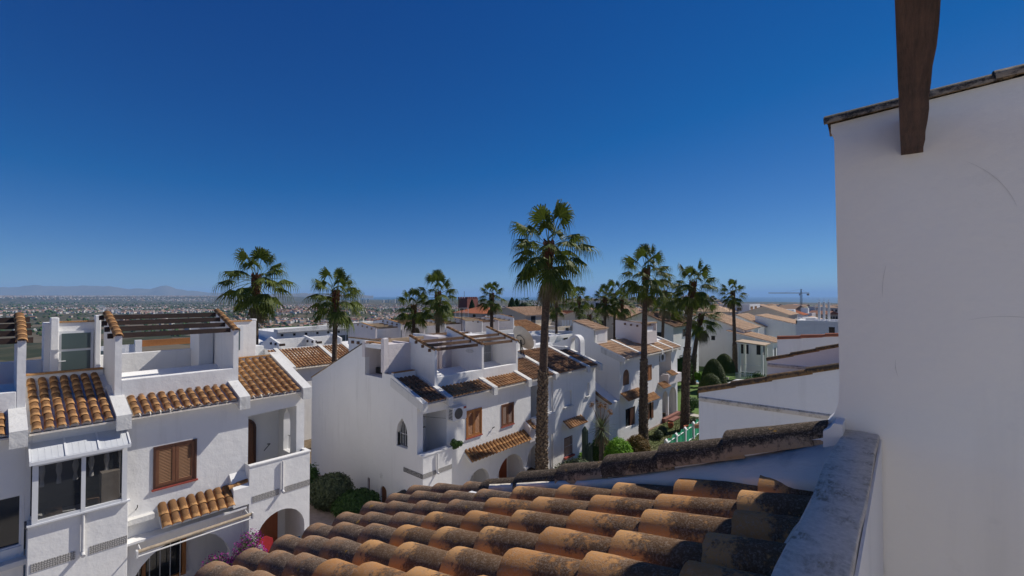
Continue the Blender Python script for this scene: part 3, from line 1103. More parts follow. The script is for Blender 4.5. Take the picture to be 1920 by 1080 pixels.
def house_b():
    """nearest house across the street, right half of the block"""
    y0, y1 = 2.40, 7.35
    t = thing('terraced_house', (-18, 4.9, -9.3), 'nearest white house across the street, with brown louvred shutters, roof pergola and corner balcony', 'house', 'white terraced houses')
    r = random.Random(21)
    zg = -9.4
    shell(t, y0, y1 - 0.02, 0, zg=zg)
    # facade, set-back part with the shutters and the big porch arch
    arch1 = [(y, z) for y, z in arch(2.62, 5.10, zg, -6.98, 14)]
    log = [(5.55, -6.45), (7.08, -6.45), (7.08, -3.80), (5.55, -3.86)]
    out = [(y0, zg), (5.46, zg), (5.46, -6.5), (y1, -6.5), (y1, -3.36), (y0, -3.36)]
    win = [(3.12, -5.42), (4.15, -5.42), (4.15, -4.24), (3.12, -4.24)]
    ground_wall(t, -16, out, [win, log, [p for p in arch1]], 0.30)
    shutter(t, -16, 3.12, 4.15, -5.42, -4.24)
    # loggia
    m = MB()
    m.box(-17.6, -17.5, 5.40, 7.35, -6.5, -3.5)
    m.box(-17.5, -16.3, 5.40, 5.55, -6.5, -3.5)
    m.box(-17.5, -16.01, 5.55, 7.08, -6.52, -6.45)
    m.box(-17.5, -16.3, 5.55, 7.08, -3.80, -3.70)
    m.build('loggia_wall', PLASTER, t)
    m = MB()
    lan = arch(-17.05, -16.50, -5.55, -4.0, pointed=True)
    m.sheet([(-17.5, 7.085, -6.45), (-16.02, 7.085, -6.45), (-16.02, 7.085, -3.75), (-17.5, 7.085, -3.75)], [[(x, 7.085, z) for x, z in lan]], (0, 0.26, 0))
    m.build('loggia_end_wall', PLASTER, t)
    m = MB()
    m.sheet([(-25.6, 7.35, zg), (-15.60, 7.35, zg), (-15.60, 7.35, -6.5), (-16.0, 7.35, -6.5), (-16.0, 7.35, -3.4), (-18.3, 7.35, -2.5), (-19.5, 7.35, -2.1), (-25.6, 7.35, -4.0)], [[(x, 7.35, z) for x, z in lan]], (0, -0.02, 0))
    m.build('gable_wall', PLASTER, t)
    bars('window_grille', BLACK_IRON, t, [((-17.05 + 0.11 * i, 7.24, -5.53), (-17.05 + 0.11 * i, 7.24, -5.05)) for i in range(1, 5)] + [((-17.04, 7.24, -5.05), (-16.51, 7.24, -5.05))], 0.010)
    # arched brown door at the back of the loggia
    dr = arch(5.62, 6.22, -6.44, -4.35, 10)
    panel(t, -17.44, dr, WOOD_SHUTTER, 'door', 0.05)
    m = MB()
    m.sheet([(-17.40, y, z) for y, z in arch(5.54, 6.30, -6.44, -4.27, 10)], [[(-17.40, y, z + 0.001) for y, z in arch(5.62, 6.22, -6.42, -4.35, 10)]], (-0.05, 0, 0))
    m.build('door_frame', WOOD_FRAME, t)
    m = MB()
    m.tube((-17.5, 6.72, -5.35), (-17.3, 6.72, -5.30), 0.018)
    m.tube((-17.3, 6.72, -5.30), (-17.3, 6.52, -5.50), 0.014)
    m.build('washing_line_bracket', BLACK_IRON, t)
    # porch with balcony
    m = MB()
    da = arch(5.68, 7.20, zg, -7.02, 14)
    m.sheet([(-15.6, 5.46, zg), (-15.6, 7.37, zg), (-15.6, 7.37, -5.37), (-15.6, 5.46, -5.33)], [[(-15.6, y, z) for y, z in da]], (-0.28, 0, 0))
    m.add([(-15.6, 5.46, zg), (-15.6, 5.46, -5.33), (-16, 5.46, -5.33), (-16, 5.46, zg)], [(0, 1, 2, 3)])
    m.add([(-15.6, 7.37, zg), (-15.6, 7.37, -5.37), (-16, 7.37, -5.37), (-16, 7.37, zg)], [(0, 1, 2, 3)])
    m.build('balcony', PLASTER, t)
    m = MB()
    m.box(-15.74, -15.575, 5.44, 7.39, -5.37, -5.31)
    m.box(-16.0, -15.74, 7.25, 7.39, -5.37, -5.312)
    m.build('balcony_coping', PLASTER, t, bevel=0.015)
    m = MB()
    m.box(-17.3, -17.2, 5.40, 7.3, zg, -6.5)
    m.box(-17.2, -15.9, 5.40, 5.50, zg, -6.55)
    m.box(-17.2, -15.9, 7.22, 7.30, zg, -6.55)
    m.box(-17.2, -15.62, 5.5, 7.22, -6.62, -6.56)
    m.box(-17.2, -15.62, 2.42, 5.40, -6.62, -6.56)
    m.box(-17.2, -16.31, 2.41, 2.50, zg, -6.6)
    m.box(-17.31, -17.2, 2.41, 5.40, zg, -6.57)
    m.build('porch_wall', PLASTER, t)
    panel(t, -17.15, [(6.05, zg), (6.95, zg), (6.95, -7.15), (6.05, -7.15)], WOOD_DOOR, 'door', 0.05)
    for i, (a, b, c, d) in enumerate(((6.12, 6.46, -8.2, -7.25), (6.54, 6.88, -8.2, -7.25))):
        panel(t, -17.13, [(a, c), (b, c), (b, d), (a, d)], WOOD_DOOR, 'door_panel', 0.03)
    # porch window with white bars
    w = panel(t, -17.16, [(2.75, -8.6), (4.15, -8.6), (4.15, -7.2), (2.75, -7.2)], GLASS, 'window', 0.03)
    m = MB()
    for a, b in ((2.70, 2.80), (3.10, 3.18), (4.08, 4.18)):
        m.box(-17.16, -17.06, a, b, -8.65, -7.15)
    m.box(-17.16, -17.07, 2.80, 4.08, -8.65, -8.56)
    m.box(-17.16, -17.07, 2.80, 4.08, -7.24, -7.15)
    m.build('frame', WOOD_ORANGE, w)
    bars('window_grille', WHITE_IRON, w, [((-16.95, y, -8.6), (-16.95, y, -7.15)) for y in (3.0, 3.25, 3.5, 3.75, 4.0)], 0.012)
    # friezes, drain
    m = MB()
    m.box(-15.6, -15.588, 5.55, 6.36, -6.50, -6.30)
    m.box(-15.6, -15.588, 6.54, 7.36, -6.50, -6.30)
    m.build('tile_frieze', FRIEZE, t)
    drain(t, -15.6, 6.45, -5.42, -6.40)
    # canopy, side block with its cap, white ledge
    canopy(t, -16.0, 3.22, 5.02, -5.93, 8, 2, 0.40, 0.52, rnd=r)
    m = MB()
    m.extr([(-16.0, 5.02, -6.5), (-15.60, 5.02, -6.5), (-15.60, 5.02, -5.95), (-16.0, 5.02, -5.55)], (0, 0.44, 0))
    m.build('balcony_side', PLASTER, t, bevel=0.01)
    put_tile('cap_tile', CAPS[0], (-15.75, 5.10, -5.86), axes((0, -1, -0.1), (0.4, 0, 1)), t, r, 0.004, 0.02, 0.75)
    put_tile('cap_tile', CAPS[1], (-15.75, 5.32, -5.83), axes((0, -1, -0.1), (0.4, 0, 1)), t, r, 0.004, 0.02, 0.75)
    m = MB()
    m.extr([(-16.0, 2.55, -6.02), (-15.80, 2.55, -6.02), (-15.80, 2.55, -6.16), (-16.0, 2.55, -6.22)], (0, 0.58, 0.0))
    m.build('wall_ledge', COPING, t, bevel=0.015)
    # folded awning on its pole
    aw = MB()
    aw.tube((-15.28, 2.66, -6.70), (-15.28, 5.44, -6.70), 0.045, n=10)
    a = aw.build('awning', AWNING, t)
    fb = MB()
    fb.tube((-15.22, 2.66, -6.80), (-15.22, 5.44, -6.80), 0.022, n=8)
    for y in (2.66, 5.44):
        fb.box(-15.33, -15.19, y - 0.02, y + 0.02, -6.83, -6.65)
    fb.tube((-16.0, 2.75, -6.62), (-15.3, 2.75, -6.72), 0.018)
    fb.tube((-16.0, 5.36, -6.62), (-15.3, 5.36, -6.72), 0.018)
    fb.build('awning_bar', PIPE, a)
    bars('washing_line_hook', WHITE_IRON, t, [((-16, 5.02, -6.36), (-15.85, 5.18, -6.12)), ((-15.85, 5.18, -6.12), (-15.80, 5.24, -6.28))], 0.012)
    bars('wall_hook', BLACK_IRON, t, [((-16, 2.75, -5.85), (-15.80, 2.75, -5.72)), ((-15.80, 2.75, -5.72), (-15.80, 2.75, -5.66))], 0.012)
    # roof
    zt = lambda x: TILE_Z + (XE - x) * SLOPE
    tilted_tiles(t, XE, TILE_Z, 2.60, 5.14, -16.70, False, r)
    tilted_tiles(t, XE, TILE_Z, 5.47, 7.10, -18.28, False, r)
    scallops(t, -15.90, 2.58, 5.16, -3.27, 0.212)
    scallops(t, -15.90, 5.45, 7.12, -3.27, 0.212)
    ramp_coping(t, 5.16, 5.46, -16.85, -15.58, zt)
    ramp_coping(t, 7.10, 7.40, -18.45, -15.55, zt)
    m = MB()
    m.box(-18.45, -18.30, 5.46, 7.12, -2.6, -2.27)
    m.build('roof_parapet', PLASTER, t)
    for i in range(4):
        m = MB()
        m.box(-18.47, -18.27, 5.47 + 0.41 * i, 5.47 + 0.41 * i + 0.40, -2.27, -2.235)
        m.build('coping_tile', CLAY_MID, t)
    # terrace
    m = MB()
    m.box(-16.86, -16.65, 2.50, 5.32, -2.96, -2.36)
    m.build('terrace_parapet', PLASTER, t, bevel=0.02)
    m = MB()
    m.box(-19.6, -16.86, 2.40, 5.32, -2.84, -2.78)
    m.build('terrace_floor', PAVING_GREY, t)
    m = MB()
    m.box(-19.66, -19.54, 2.40, 4.86, -2.9, -1.90)
    m.build('terrace_back_wall', PLASTER, t, bevel=0.015)
    m = MB()
    m.box(-19.66, -18.62, 4.86, 5.31, -2.9, -1.02)
    m.box(-19.66, -18.5, 5.47, 6.66, -2.9, -0.94)
    m.box(-18.75, -18.5, 6.50, 6.68, -0.94, -0.86)
    m.build('stair_head', PLASTER, t, bevel=0.015)
    m = MB()
    m.box(-18.80, -18.46, 5.49, 6.50, -0.94, -0.90)
    m.build('coping_tile', CLAY_MID, t)
    dd = panel(t, -18.49, [(5.72, -2.3), (6.22, -2.3), (6.22, -1.10), (5.72, -1.10)], ALU, 'door', 0.02)
    panel(dd, -18.465, [(5.79, -1.98), (6.10, -1.98), (6.10, -1.17), (5.79, -1.17)], GLASS_FROST, 'pane', 0.02)
    wing(t, 2.36, 2.51, -16.65, -18.55, -1.12, -0.52, -2.95, rnd=r, n=6)
    wing(t, 5.31, 5.46, -16.65, -18.55, -1.12, -0.52, -2.95, rnd=r, n=6)
    bm = [(-16.98, -1.13), (-17.5, -0.97), (-18.0, -0.81), (-18.48, -0.66)]
    beams(t, 2.24, 5.33, bm, WOOD_PERGOLA)
    return t
house_b()

def house_a():
    """left half of the block, cut by the picture's edge"""
    y0, y1 = -2.5, 2.36
    t = thing('terraced_house', (-18, 0.2, -9.3), 'white house whose balcony is glazed in with white sliding windows and a metal sheet roof', 'house', 'white terraced houses')
    r = random.Random(22)
    zg = -9.4
    shell(t, y0, y1, 0, zg=zg)
    out = [(y0, zg), (0.66, zg), (0.66, -3.36), (y0, -3.36)]
    win = [(-0.45, -5.95), (0.62, -5.95), (0.62, -4.72), (-0.45, -4.72)]
    ground_wall(t, -16, out, [win], 0.2)
    w = panel(t, -16.10, [(-0.45, -5.95), (0.62, -5.95), (0.62, -4.72), (-0.45, -4.72)], GLASS, 'window', 0.03)
    m = MB()
    m.box(-16.1, -16.03, 0.58, 0.62, -5.95, -4.72)
    m.box(-16.1, -16.03, -0.45, 0.58, -5.95, -5.91)
    m.box(-16.1, -16.03, -0.45, 0.58, -4.76, -4.72)
    m.build('frame', ALU, w)
    m = MB()
    m.box(-16.0, -15.78, -1.5, 0.72, -6.34, -6.20)
    m.build('wall_ledge', COPING, t, bevel=0.015)
    # glazed bay
    m = MB()
    m.box(-16.3, -15.6, 0.70, 2.52, zg, -5.40)
    m.box(-16.3, -16.0, 2.40, 2.52, -5.40, -3.36)
    m.box(-16.3, -16.0, 0.66, 0.76, -5.40, -3.36)
    m.box(-16.06, -16.0, 0.76, 2.40, -3.80, -3.30)
    m.build('balcony', PLASTER, t, bevel=0.01)
    m = MB()
    m.box(-15.62, -15.50, 0.68, 2.55, -5.40, -5.36)
    m.build('sill', ALU, t)
    gb = MB()
    for a, b in ((0.76, 0.86), (1.60, 1.68), (2.38, 2.48)):
        gb.box(-15.62, -15.52, a, b, -5.36, -3.95)
    gb.box(-15.62, -15.525, 0.86, 2.38, -5.36, -5.29)
    gb.box(-15.62, -15.525, 0.86, 2.38, -4.02, -3.95)
    for y in (0.76, 2.42):
        gb.box(-16.0, -15.62, y, y + 0.06, -5.36, -5.30)
        gb.box(-16.0, -15.62, y, y + 0.06, -4.0, -3.95)
    w = gb.build('bay_window', ALU, t)
    panel(w, -15.56, [(0.86, -5.29), (1.60, -5.29), (1.60, -4.02), (0.86, -4.02)], GLASS_CLEAR, 'pane', 0.012)
    panel(w, -15.58, [(1.68, -5.29), (2.38, -5.29), (2.38, -4.02), (1.68, -4.02)], GLASS_CLEAR, 'pane', 0.012)
    # sheet metal lean-to over it
    for i, (a, b) in enumerate(((0.74, 1.30), (1.33, 1.90), (1.93, 2.50))):
        m = MB()
        m.extr([(-16.02, a, -3.55), (-15.42, a, -3.86), (-15.42, a, -3.885), (-16.02, a, -3.575)], (0, b - a, 0))
        k = 5
        for j in range(1, k):
            y = a + (b - a) * j / k
            m.extr([(-16.02, y, -3.549), (-15.42, y, -3.859), (-15.42, y, -3.856), (-16.02, y, -3.546)], (0, 0.012, 0))
        m.build('roof_panel', ALU_ROOF, t)
    m = MB()
    for y in (0.70, 1.30, 1.90, 2.50):
        m.extr([(-16.03, y, -3.52), (-15.40, y, -3.845), (-15.40, y, -3.90), (-16.03, y, -3.58)], (0, 0.035, 0))
    m.box(-15.43, -15.38, 0.70, 2.535, -3.95, -3.87)
    m.build('roof_rib', ALU, t)
    m = MB()
    m.box(-15.6, -15.588, 0.76, 1.52, -6.50, -6.30)
    m.box(-15.6, -15.588, 1.78, 2.51, -6.50, -6.30)
    m.build('tile_frieze', FRIEZE, t)
    drain(t, -15.6, 1.65, -5.42, -6.40)
    # things behind the glass; the balusters are added for a reflection
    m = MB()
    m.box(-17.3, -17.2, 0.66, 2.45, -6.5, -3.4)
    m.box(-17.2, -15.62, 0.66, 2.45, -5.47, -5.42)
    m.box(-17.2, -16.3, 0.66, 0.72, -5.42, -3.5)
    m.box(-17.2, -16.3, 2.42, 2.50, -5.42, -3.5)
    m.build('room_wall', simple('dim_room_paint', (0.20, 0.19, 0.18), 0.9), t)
    m = MB()
    m.box(-16.2, -15.85, 2.02, 2.38, -5.42, -4.62)
    m.build('cupboard', simple('beige_cupboard', (0.42, 0.36, 0.30), 0.7), t)
    m = MB()
    m.box(-16.1, -15.8, 1.75, 1.98, -5.42, -5.2)
    m.extr([(-16.0, 1.0, -5.42), (-15.8, 1.0, -5.42), (-15.85, 1.0, -5.25), (-16.0, 1.0, -5.22)], (0, 0.3, 0))
    m.build('box', simple('brown_box', (0.22, 0.13, 0.08), 0.8), t)
    m = MB()
    for i in range(5):
        y = 0.95 + 0.30 * i
        for k in range(6):
            z = -4.15 - 0.09 * k
            rr = (0.035, 0.05, 0.062, 0.05, 0.03, 0.042)[k]
            m.tube((-16.12, y, z), (-16.12, y, z - 0.09), rr, (0.05, 0.062, 0.05, 0.03, 0.042, 0.05)[k], n=8, caps=False)
    m.box(-16.2, -16.05, 0.80, 2.40, -4.16, -4.10)
    m.build('reflected_baluster', PLASTER, t)  # built inside the room to imitate a reflection in the panes
    # roof
    zt = lambda x: TILE_Z + (XE - x) * SLOPE
    tilted_tiles(t, XE, TILE_Z, 0.72, 2.24, -18.30, False, r, pitch=0.215)
    tilted_tiles(t, XE, TILE_Z, -1.0, 0.36, -16.70, False, r)
    scallops(t, -15.90, 0.70, 2.26, -3.27, 0.212)
    scallops(t, -15.90, -1.0, 0.38, -3.27, 0.212)
    ramp_coping(t, 0.38, 0.68, -16.95, -15.58, zt)
    ramp_coping(t, 2.26, 2.57, -17.3, -15.58, zt)
    m = MB()
    m.box(-18.50, -18.32, 0.68, 2.34, -2.7, -2.20)
    m.build('roof_parapet', PLASTER, t)
    for i in range(4):
        m = MB()
        m.box(-18.52, -18.28, 0.70 + 0.41 * i, 0.70 + 0.41 * i + 0.40, -2.20, -2.16)
        m.build('coping_tile', CLAY_MID, t)
    # stair head with the glazed white door
    m = MB()
    m.box(-19.9, -19.2, 1.12, 2.36, -2.9, -0.80)
    m.box(-19.3, -18.95, 1.24, 1.42, -2.9, -0.64)
    m.box(-19.3, -19.05, 2.22, 2.36, -2.9, -0.60)
    m.build('stair_head', PLASTER, t, bevel=0.02)
    for i in range(3):
        m = MB()
        m.box(-19.35, -19.16, 1.43 + 0.265 * i, 1.43 + 0.265 * i + 0.26, -0.80, -0.765)
        m.build('coping_tile', CLAY_MID, t)
    dd = panel(t, -19.14, [(1.42, -2.70), (2.20, -2.70), (2.20, -1.06), (1.42, -1.06)], ALU, 'door', 0.05)
    panel(dd, -19.115, [(1.49, -1.60), (2.13, -1.60), (2.13, -1.13), (1.49, -1.13)], GLASS_FROST, 'pane', 0.03)
    panel(dd, -19.115, [(1.49, -2.28), (2.13, -2.28), (2.13, -1.67), (1.49, -1.67)], GLASS_FROST, 'pane', 0.03)
    m = MB()
    m.tube((-19.14, 1.455, -1.95), (-19.06, 1.455, -1.95), 0.016)
    m.tube((-19.06, 1.455, -1.95), (-19.06, 1.58, -1.95), 0.014)
    m.build('handle', ALU, dd)
    # pergola wall at the picture's edge
    wing(t, 0.52, 0.67, -16.65, -18.55, -1.12, -0.52, -2.95, rnd=r, n=6)
    beams(t, -2.4, 0.80, [(-16.98, -1.13), (-17.5, -0.97), (-18.0, -0.81), (-18.48, -0.66)], WOOD_PERGOLA)
    m = MB()
    m.box(-19.66, -19.54, -2.4, 1.12, -2.9, -1.90)
    m.build('terrace_back_wall', PLASTER, t, bevel=0.015)
    m = MB()
    m.box(-16.86, -16.65, -2.4, 0.52, -2.96, -2.36)
    m.build('terrace_parapet', PLASTER, t, bevel=0.02)
    m = MB()
    m.box(-19.6, -16.86, -2.4, 0.52, -2.84, -2.78)
    m.box(-19.2, -18.5, 0.67, 2.36, -2.84, -2.77)
    m.build('terrace_floor', PAVING, t)
    m = MB()
    m.box(-18.9, -18.75, 0.67, 1.24, -2.8, -2.36)
    m.build('terrace_back_wall', PLASTER, t)
    return t
house_a()

def house_two():
    """middle block: two mirrored houses and a plainer third one"""
    dz, zg = -1.42, -10.4
    zt = lambda x: TILE_Z + dz + (XE - x) * SLOPE
    sc = -3.27 + dz
    X = -16.0
    # ---------------------------------------------------------------- C, with the big windowless gable
    y0, y1 = 12.22, 16.92
    t = thing('terraced_house', (-18, 14.5, zg), 'white house with a broad shaded gable and orange wooden shutters round the corner', 'house', 'white terraced houses')
    r = random.Random(31)
    m = MB()
    m.extr([(X + 0.26, y0 + 0.02, -4.72), (X + 0.26, y0 + 0.02, -4.67), (-18.35, y0 + 0.02, -3.79), (-18.35, y0 + 0.02, -4.75), (X, y0 + 0.02, -4.75)], (0, y1 - y0 - 0.02, 0))
    m.extr([(-20.3, y0 + 0.02, zg), (-20.3, y0 + 0.02, -3.6), (-25.6, y0 + 0.02, -4.75), (-25.6, y0 + 0.02, zg)], (0, y1 - y0 - 0.02, 0))
    m.build('wall', PLASTER, t)
    gable = [(-25.7, zg), (-15.99, zg), (-15.99, -4.80), (-15.55, -4.68), (-15.55, -4.60), (-17.87, -3.62), (-18.5, -3.62), (-18.5, -2.28), (-20.33, -2.36), (-25.7, -4.66)]
    op = [(-20.14, -3.86), (-18.66, -3.86), (-18.66, -2.52), (-20.14, -2.52)]
    lan = arch(-17.50, -16.66, -6.76, -5.45, 10, pointed=True)
    slot = arch(-19.86, -19.66, -9.55, -8.78, 8)
    sd = arch(-18.75, -18.25, zg, -8.86, 8)
    sd2 = arch(-17.45, -16.95, zg, -8.95, 8)
    ar = arch(-24.75, -24.30, -6.72, -5.42, 8)
    m = MB()
    m.sheet([(x, y0, z) for x, z in gable], [[(x, y0, z) for x, z in h] for h in (op, lan, slot, ar)] + [[(x, y0, z + 0.001) for x, z in h] for h in (sd, sd2)], (0, 0.24, 0))
    m.build('gable_wall', PLASTER, t)
    # stair head open towards us
    m = MB()
    m.box(-20.33, -20.14, y0 + 0.24, 13.9, -3.9, -2.40)
    m.box(-18.66, -18.5, y0 + 0.24, 13.9, -3.9, -2.30)
    m.box(-20.33, -18.5, 13.9, 14.05, -3.9, -2.34)
    m.box(-20.14, -18.66, y0 + 0.24, 13.9, -3.96, -3.86)
    m.box(-20.14, -18.66, y0 + 0.24, 13.9, -2.50, -2.42)
    m.box(-18.72, -18.48, y0 - 0.03, y0 + 0.22, -3.6, -2.02)
    m.box(-20.36, -20.12, y0 - 0.03, y0 + 0.22, -3.0, -2.22)
    m.build('stair_head', PLASTER_PINK, t)  # pink tint paints in light bounced off the terrace floor
    m = MB()
    m.box(-20.1, -18.75, y0 + 0.02, y0 + 0.30, -2.28, -2.23)
    m.build('coping_tile', CLAY_MID, t)
    # thin dark coping down the rear slope of the gable
    m = MB()
    m.extr([(-20.36, y0 - 0.03, -2.36), (-20.36, y0 - 0.03, -2.32), (-25.75, y0 - 0.03, -4.62), (-25.75, y0 - 0.03, -4.68)], (0, 0.22, 0))
    m.build('gable_coping', CLAY_CAP, t)
    # windows in the gable
    w = MB()
    w.extr([(x, y0 + 0.22, z) for x, z in lan], (0, 0.02, 0))
    w = w.build('window', GLASS, t)
    bars('window_grille', WHITE_IRON, w, [((-17.42 + 0.13 * i, y0 + 0.16, -6.7), (-17.42 + 0.13 * i, y0 + 0.16, -5.75 + 0.2 * (1 - abs(i - 2.7) / 3))) for i in range(0, 6)] + [((-17.48, y0 + 0.16, -6.2), (-16.68, y0 + 0.16, -6.2))], 0.012)
    for h, nm in ((slot, 'window'), (sd, 'door'), (sd2, 'window')):
        w = MB()
        w.extr([(x, y0 + 0.08, z) for x, z in h], (0, 0.05, 0))
        w.build(nm, WOOD_SHUTTER if h is not sd2 else PLASTER, t)
    w = MB()
    w.extr([(x, y0 + 0.23, z) for x, z in ar], (0, 0.02, 0))
    w.build('window', WOOD_SHUTTER, t)
    m = MB()
    m.box(-16.95, -16.0, y0 - 0.012, y0, -7.78, -7.58)
    m.box(-15.6, -15.588, y0, 12.94, -7.78, -7.58)
    m.box(-15.6, -15.588, 13.02, 13.86, -7.78, -7.58)
    m.box(-16.0, -15.6, y0 - 0.012, y0, -7.78, -7.58)
    m.build('tile_frieze', FRIEZE, t)
    m = MB()
    for a in range(5):
        an = a * 1.257
        m.extr([(-18.68, y0 - 0.01, -8.42), (-18.68 + 0.12 * math.cos(an), y0 - 0.03, -8.42 + 0.12 * math.sin(an)), (-18.68 + 0.14 * math.cos(an + 0.5), y0 - 0.02, -8.42 + 0.14 * math.sin(an + 0.5))], (0, 0.012, 0))
    m.build('wall_ornament', COPING, t)
    m = MB()
    m.extr([(-17.1, y0, -8.75), (-16.55, y0, -8.75), (-16.6, y0, -8.62), (-16.85, y0, -8.55), (-17.05, y0, -8.62)], (0, -0.35, -0.06))
    m.build('lamp_hood', BLACK_IRON, t)
    # street front
    log = [(12.54, -7.8), (13.90, -7.8), (13.90, -5.20), (12.54, -5.16)]
    w1 = [(15.11, -6.83), (16.17, -6.83), (16.17, -5.52), (15.11, -5.52)]
    a1 = arch(15.25, 16.75, zg, -8.52, 14)
    ground_wall(t, X, [(y0, zg), (y1, zg), (y1, -4.78), (y0, -4.80)], [log, w1, a1], 0.28)
    shutter(t, X, 15.11, 16.17, -6.83, -5.52, WOOD_ORANGE, WOOD_ORANGE, WOOD_ORANGE, ns=18)
    m = MB()
    m.box(-17.6, -17.5, 12.3, 14.0, -7.85, -5.0)
    m.box(-17.5, -16.28, 13.90, 14.0, -7.85, -5.0)
    m.box(-17.5, -16.28, 12.46, 12.54, -7.85, -5.0)
    m.box(-17.5, -16.01, 12.54, 13.90, -7.92, -7.85)
    m.box(-17.5, -16.28, 12.54, 13.90, -5.2, -5.1)
    m.build('loggia_wall', PLASTER, t)
    panel(t, -17.46, [(12.75, -7.85), (13.35, -7.85), (13.35, -5.75), (12.75, -5.75)], ALU, 'door', 0.04)
    bars('washing_line', BLACK_IRON, t, [((-17.4, 12.60, -5.45), (-16.05, 13.88, -5.62))], 0.008)
    m = MB()
    for k in range(6):
        m.tube((-17.49, 13.55 + 0.05 * k, -6.3 + 0.04 * (k % 3)), (-17.46, 13.62 + 0.04 * k, -6.15 - 0.03 * k), 0.012, n=6)
    m.build('wall_ornament', BLACK_IRON, t)
    m = MB()
    m.box(-15.9, -15.6, y0 + 0.0, 13.86, zg, -6.86)
    m.box(-16.0, -15.9, y0 + 0.003, 12.4, zg, -6.86)
    m.box(-16.0, -15.9, 13.7, 13.857, zg, -6.86)
    m.box(-15.95, -15.575, y0 - 0.02, 13.88, -6.86, -6.80)
    m.build('balcony', PLASTER, t, bevel=0.01)
    drain(t, -15.6, 12.98, -6.88, -7.70)
    canopy(t, X, 15.0, 16.91, -7.42, 8, 2, 0.38, 0.5, rnd=r)
    m = MB()
    m.box(-17.3, -17.2, 14.9, y1, zg, -8.0)
    m.box(-17.2, -16.28, 15.0, 15.1, zg, -8.3)
    m.box(-17.2, -16.28, 16.80, 16.9, zg, -8.3)
    m.box(-17.2, -16.03, 15.0, 16.9, -8.45, -8.35)
    m.build('porch_wall', PLASTER, t)
    m = MB()
    for zz in (-8.75, -9.3):
        m.box(-17.2, -17.08, 15.9, 16.05, zz - 0.16, zz)
        m.tube((-17.14, 15.97, zz), (-17.14, 15.97, zz + 0.1), 0.03, 0.012, n=6)
    m.build('wall_lantern', BLACK_IRON, t)
    bars('wall_hook', BLACK_IRON, t, [((-16, 16.95, -6.75), (-15.86, 16.95, -6.62)), ((-15.93, 16.87, -6.68), (-15.93, 17.03, -6.68))], 0.018)
    # roofs
    tilted_tiles(t, XE, TILE_Z + dz, 12.46, 13.62, -17.98, True, r, CLAY_DARK)  # dark clay also paints in the palm crown's shadow
    tilted_tiles(t, XE, TILE_Z + dz, 13.90, 16.60, -16.70, True, r, CLAY_FAR)
    scallops(t, -15.90, 12.46, 13.62, sc, 0.23)
    scallops(t, -15.90, 13.90, 16.60, sc, 0.23)
    ramp_coping(t, y0 - 0.03, 12.46, -17.95, -15.55, zt, 0.12)
    ramp_coping(t, 13.62, 13.90, -17.6, -15.55, zt)
    ramp_coping(t, 16.60, 16.88, -16.9, -15.55, zt)
    m = MB()
    m.box(-18.18, -18.0, 12.4, 13.66, -4.2, -3.60)
    m.build('roof_parapet', PLASTER, t)
    m = MB()
    m.box(-18.2, -17.98, 12.42, 13.6, -3.60, -3.565)
    m.build('coping_tile', CLAY_MID, t)
    m = MB()
    m.box(-16.86, -16.65, 13.86, 16.86, -4.4, -3.80)
    m.build('terrace_parapet', PLASTER, t, bevel=0.02)
    m = MB()
    m.box(-20.3, -16.86, 12.4, 16.86, -4.28, -4.22)
    m.build('terrace_floor', PAVING, t)
    wing(t, 13.72, 13.86, -16.65, -18.6, -2.54, -1.98, -4.4, caps=True, rnd=r, n=6)
    wing(t, 16.84, 16.98, -16.65, -19.4, -2.54, -1.75, -4.4, caps=True, rnd=r, n=8)
    beams(t, 13.62, 16.84, [(-16.98, -2.56), (-17.5, -2.40), (-18.0, -2.24)], WOOD_PERGOLA2)
    m = MB()
    for k in range(10):
        pass
    m.tube((-17.55, 16.845, -2.92), (-17.55, 16.80, -2.92), 0.2, n=14)
    m.v = [Vector((-17.55 + (p.x + 17.55) * 1.5, p.y, -2.92 + (p.z + 2.92) * 0.5)) for p in m.v]
    m.build('wall_lamp', COPING, t)
    m = MB()
    m.box(-20.25, -19.0, 15.9, 16.84, -4.3, -2.2)
    m.box(-18.75, -18.5, 15.75, 16.0, -4.3, -2.35)
    m.build('stair_wall', PLASTER_PINK, t)  # white wall tinted pink to imitate bounce from the red floor
    # rear terrace: wall with five beam ends
    m = MB()
    m.box(-24.85, -21.2, 14.0, 14.15, -4.6, -2.46)
    m.box(-21.3, -21.1, 13.96, 14.18, -4.6, -2.26)
    m.build('wing_wall', PLASTER, t, bevel=0.01)
    m = MB()
    m.box(-24.9, -21.3, 13.97, 14.18, -2.46, -2.41)
    m.build('coping_tile', CLAY_CAP, t)
    beams(t, 13.92, 16.5, [(-24.35 + 0.6 * i, -2.68) for i in range(5)], WOOD_PERGOLA2, 0.2, 0.16)
    beams(t, 13.5, 16.0, [(-20.4, -2.32)], WOOD_PALE, 0.14, 0.18)
    m = MB()
    m.box(-22.5, -20.35, 16.84, 16.98, -4.4, -2.25)
    m.build('wing_wall', PLASTER, t, bevel=0.01)

    # ---------------------------------------------------------------- D
    y0, y1 = 16.92, 21.86
    t = thing('terraced_house', (-18, 19.4, zg), 'white house with red brown shutters and an arched porch door, left of the tallest palm', 'house', 'white terraced houses')
    r = random.Random(32)
    shell(t, y0, y1, dz, zg=zg)
    log = [(20.07, -7.8), (21.66, -7.8), (21.66, -5.1), (20.07, -5.1)]
    w1 = [(17.62, -6.82), (18.60, -6.82), (18.60, -5.68), (17.62, -5.68)]
    a1 = arch(17.35, 19.45, zg, -8.45, 14)
    a2 = arch(19.75, 21.6, zg, -8.40, 14)
    ground_wall(t, X, [(y0, zg), (y1, zg), (y1, -4.78), (y0, -4.78)], [log, w1, a1, a2], 0.28)
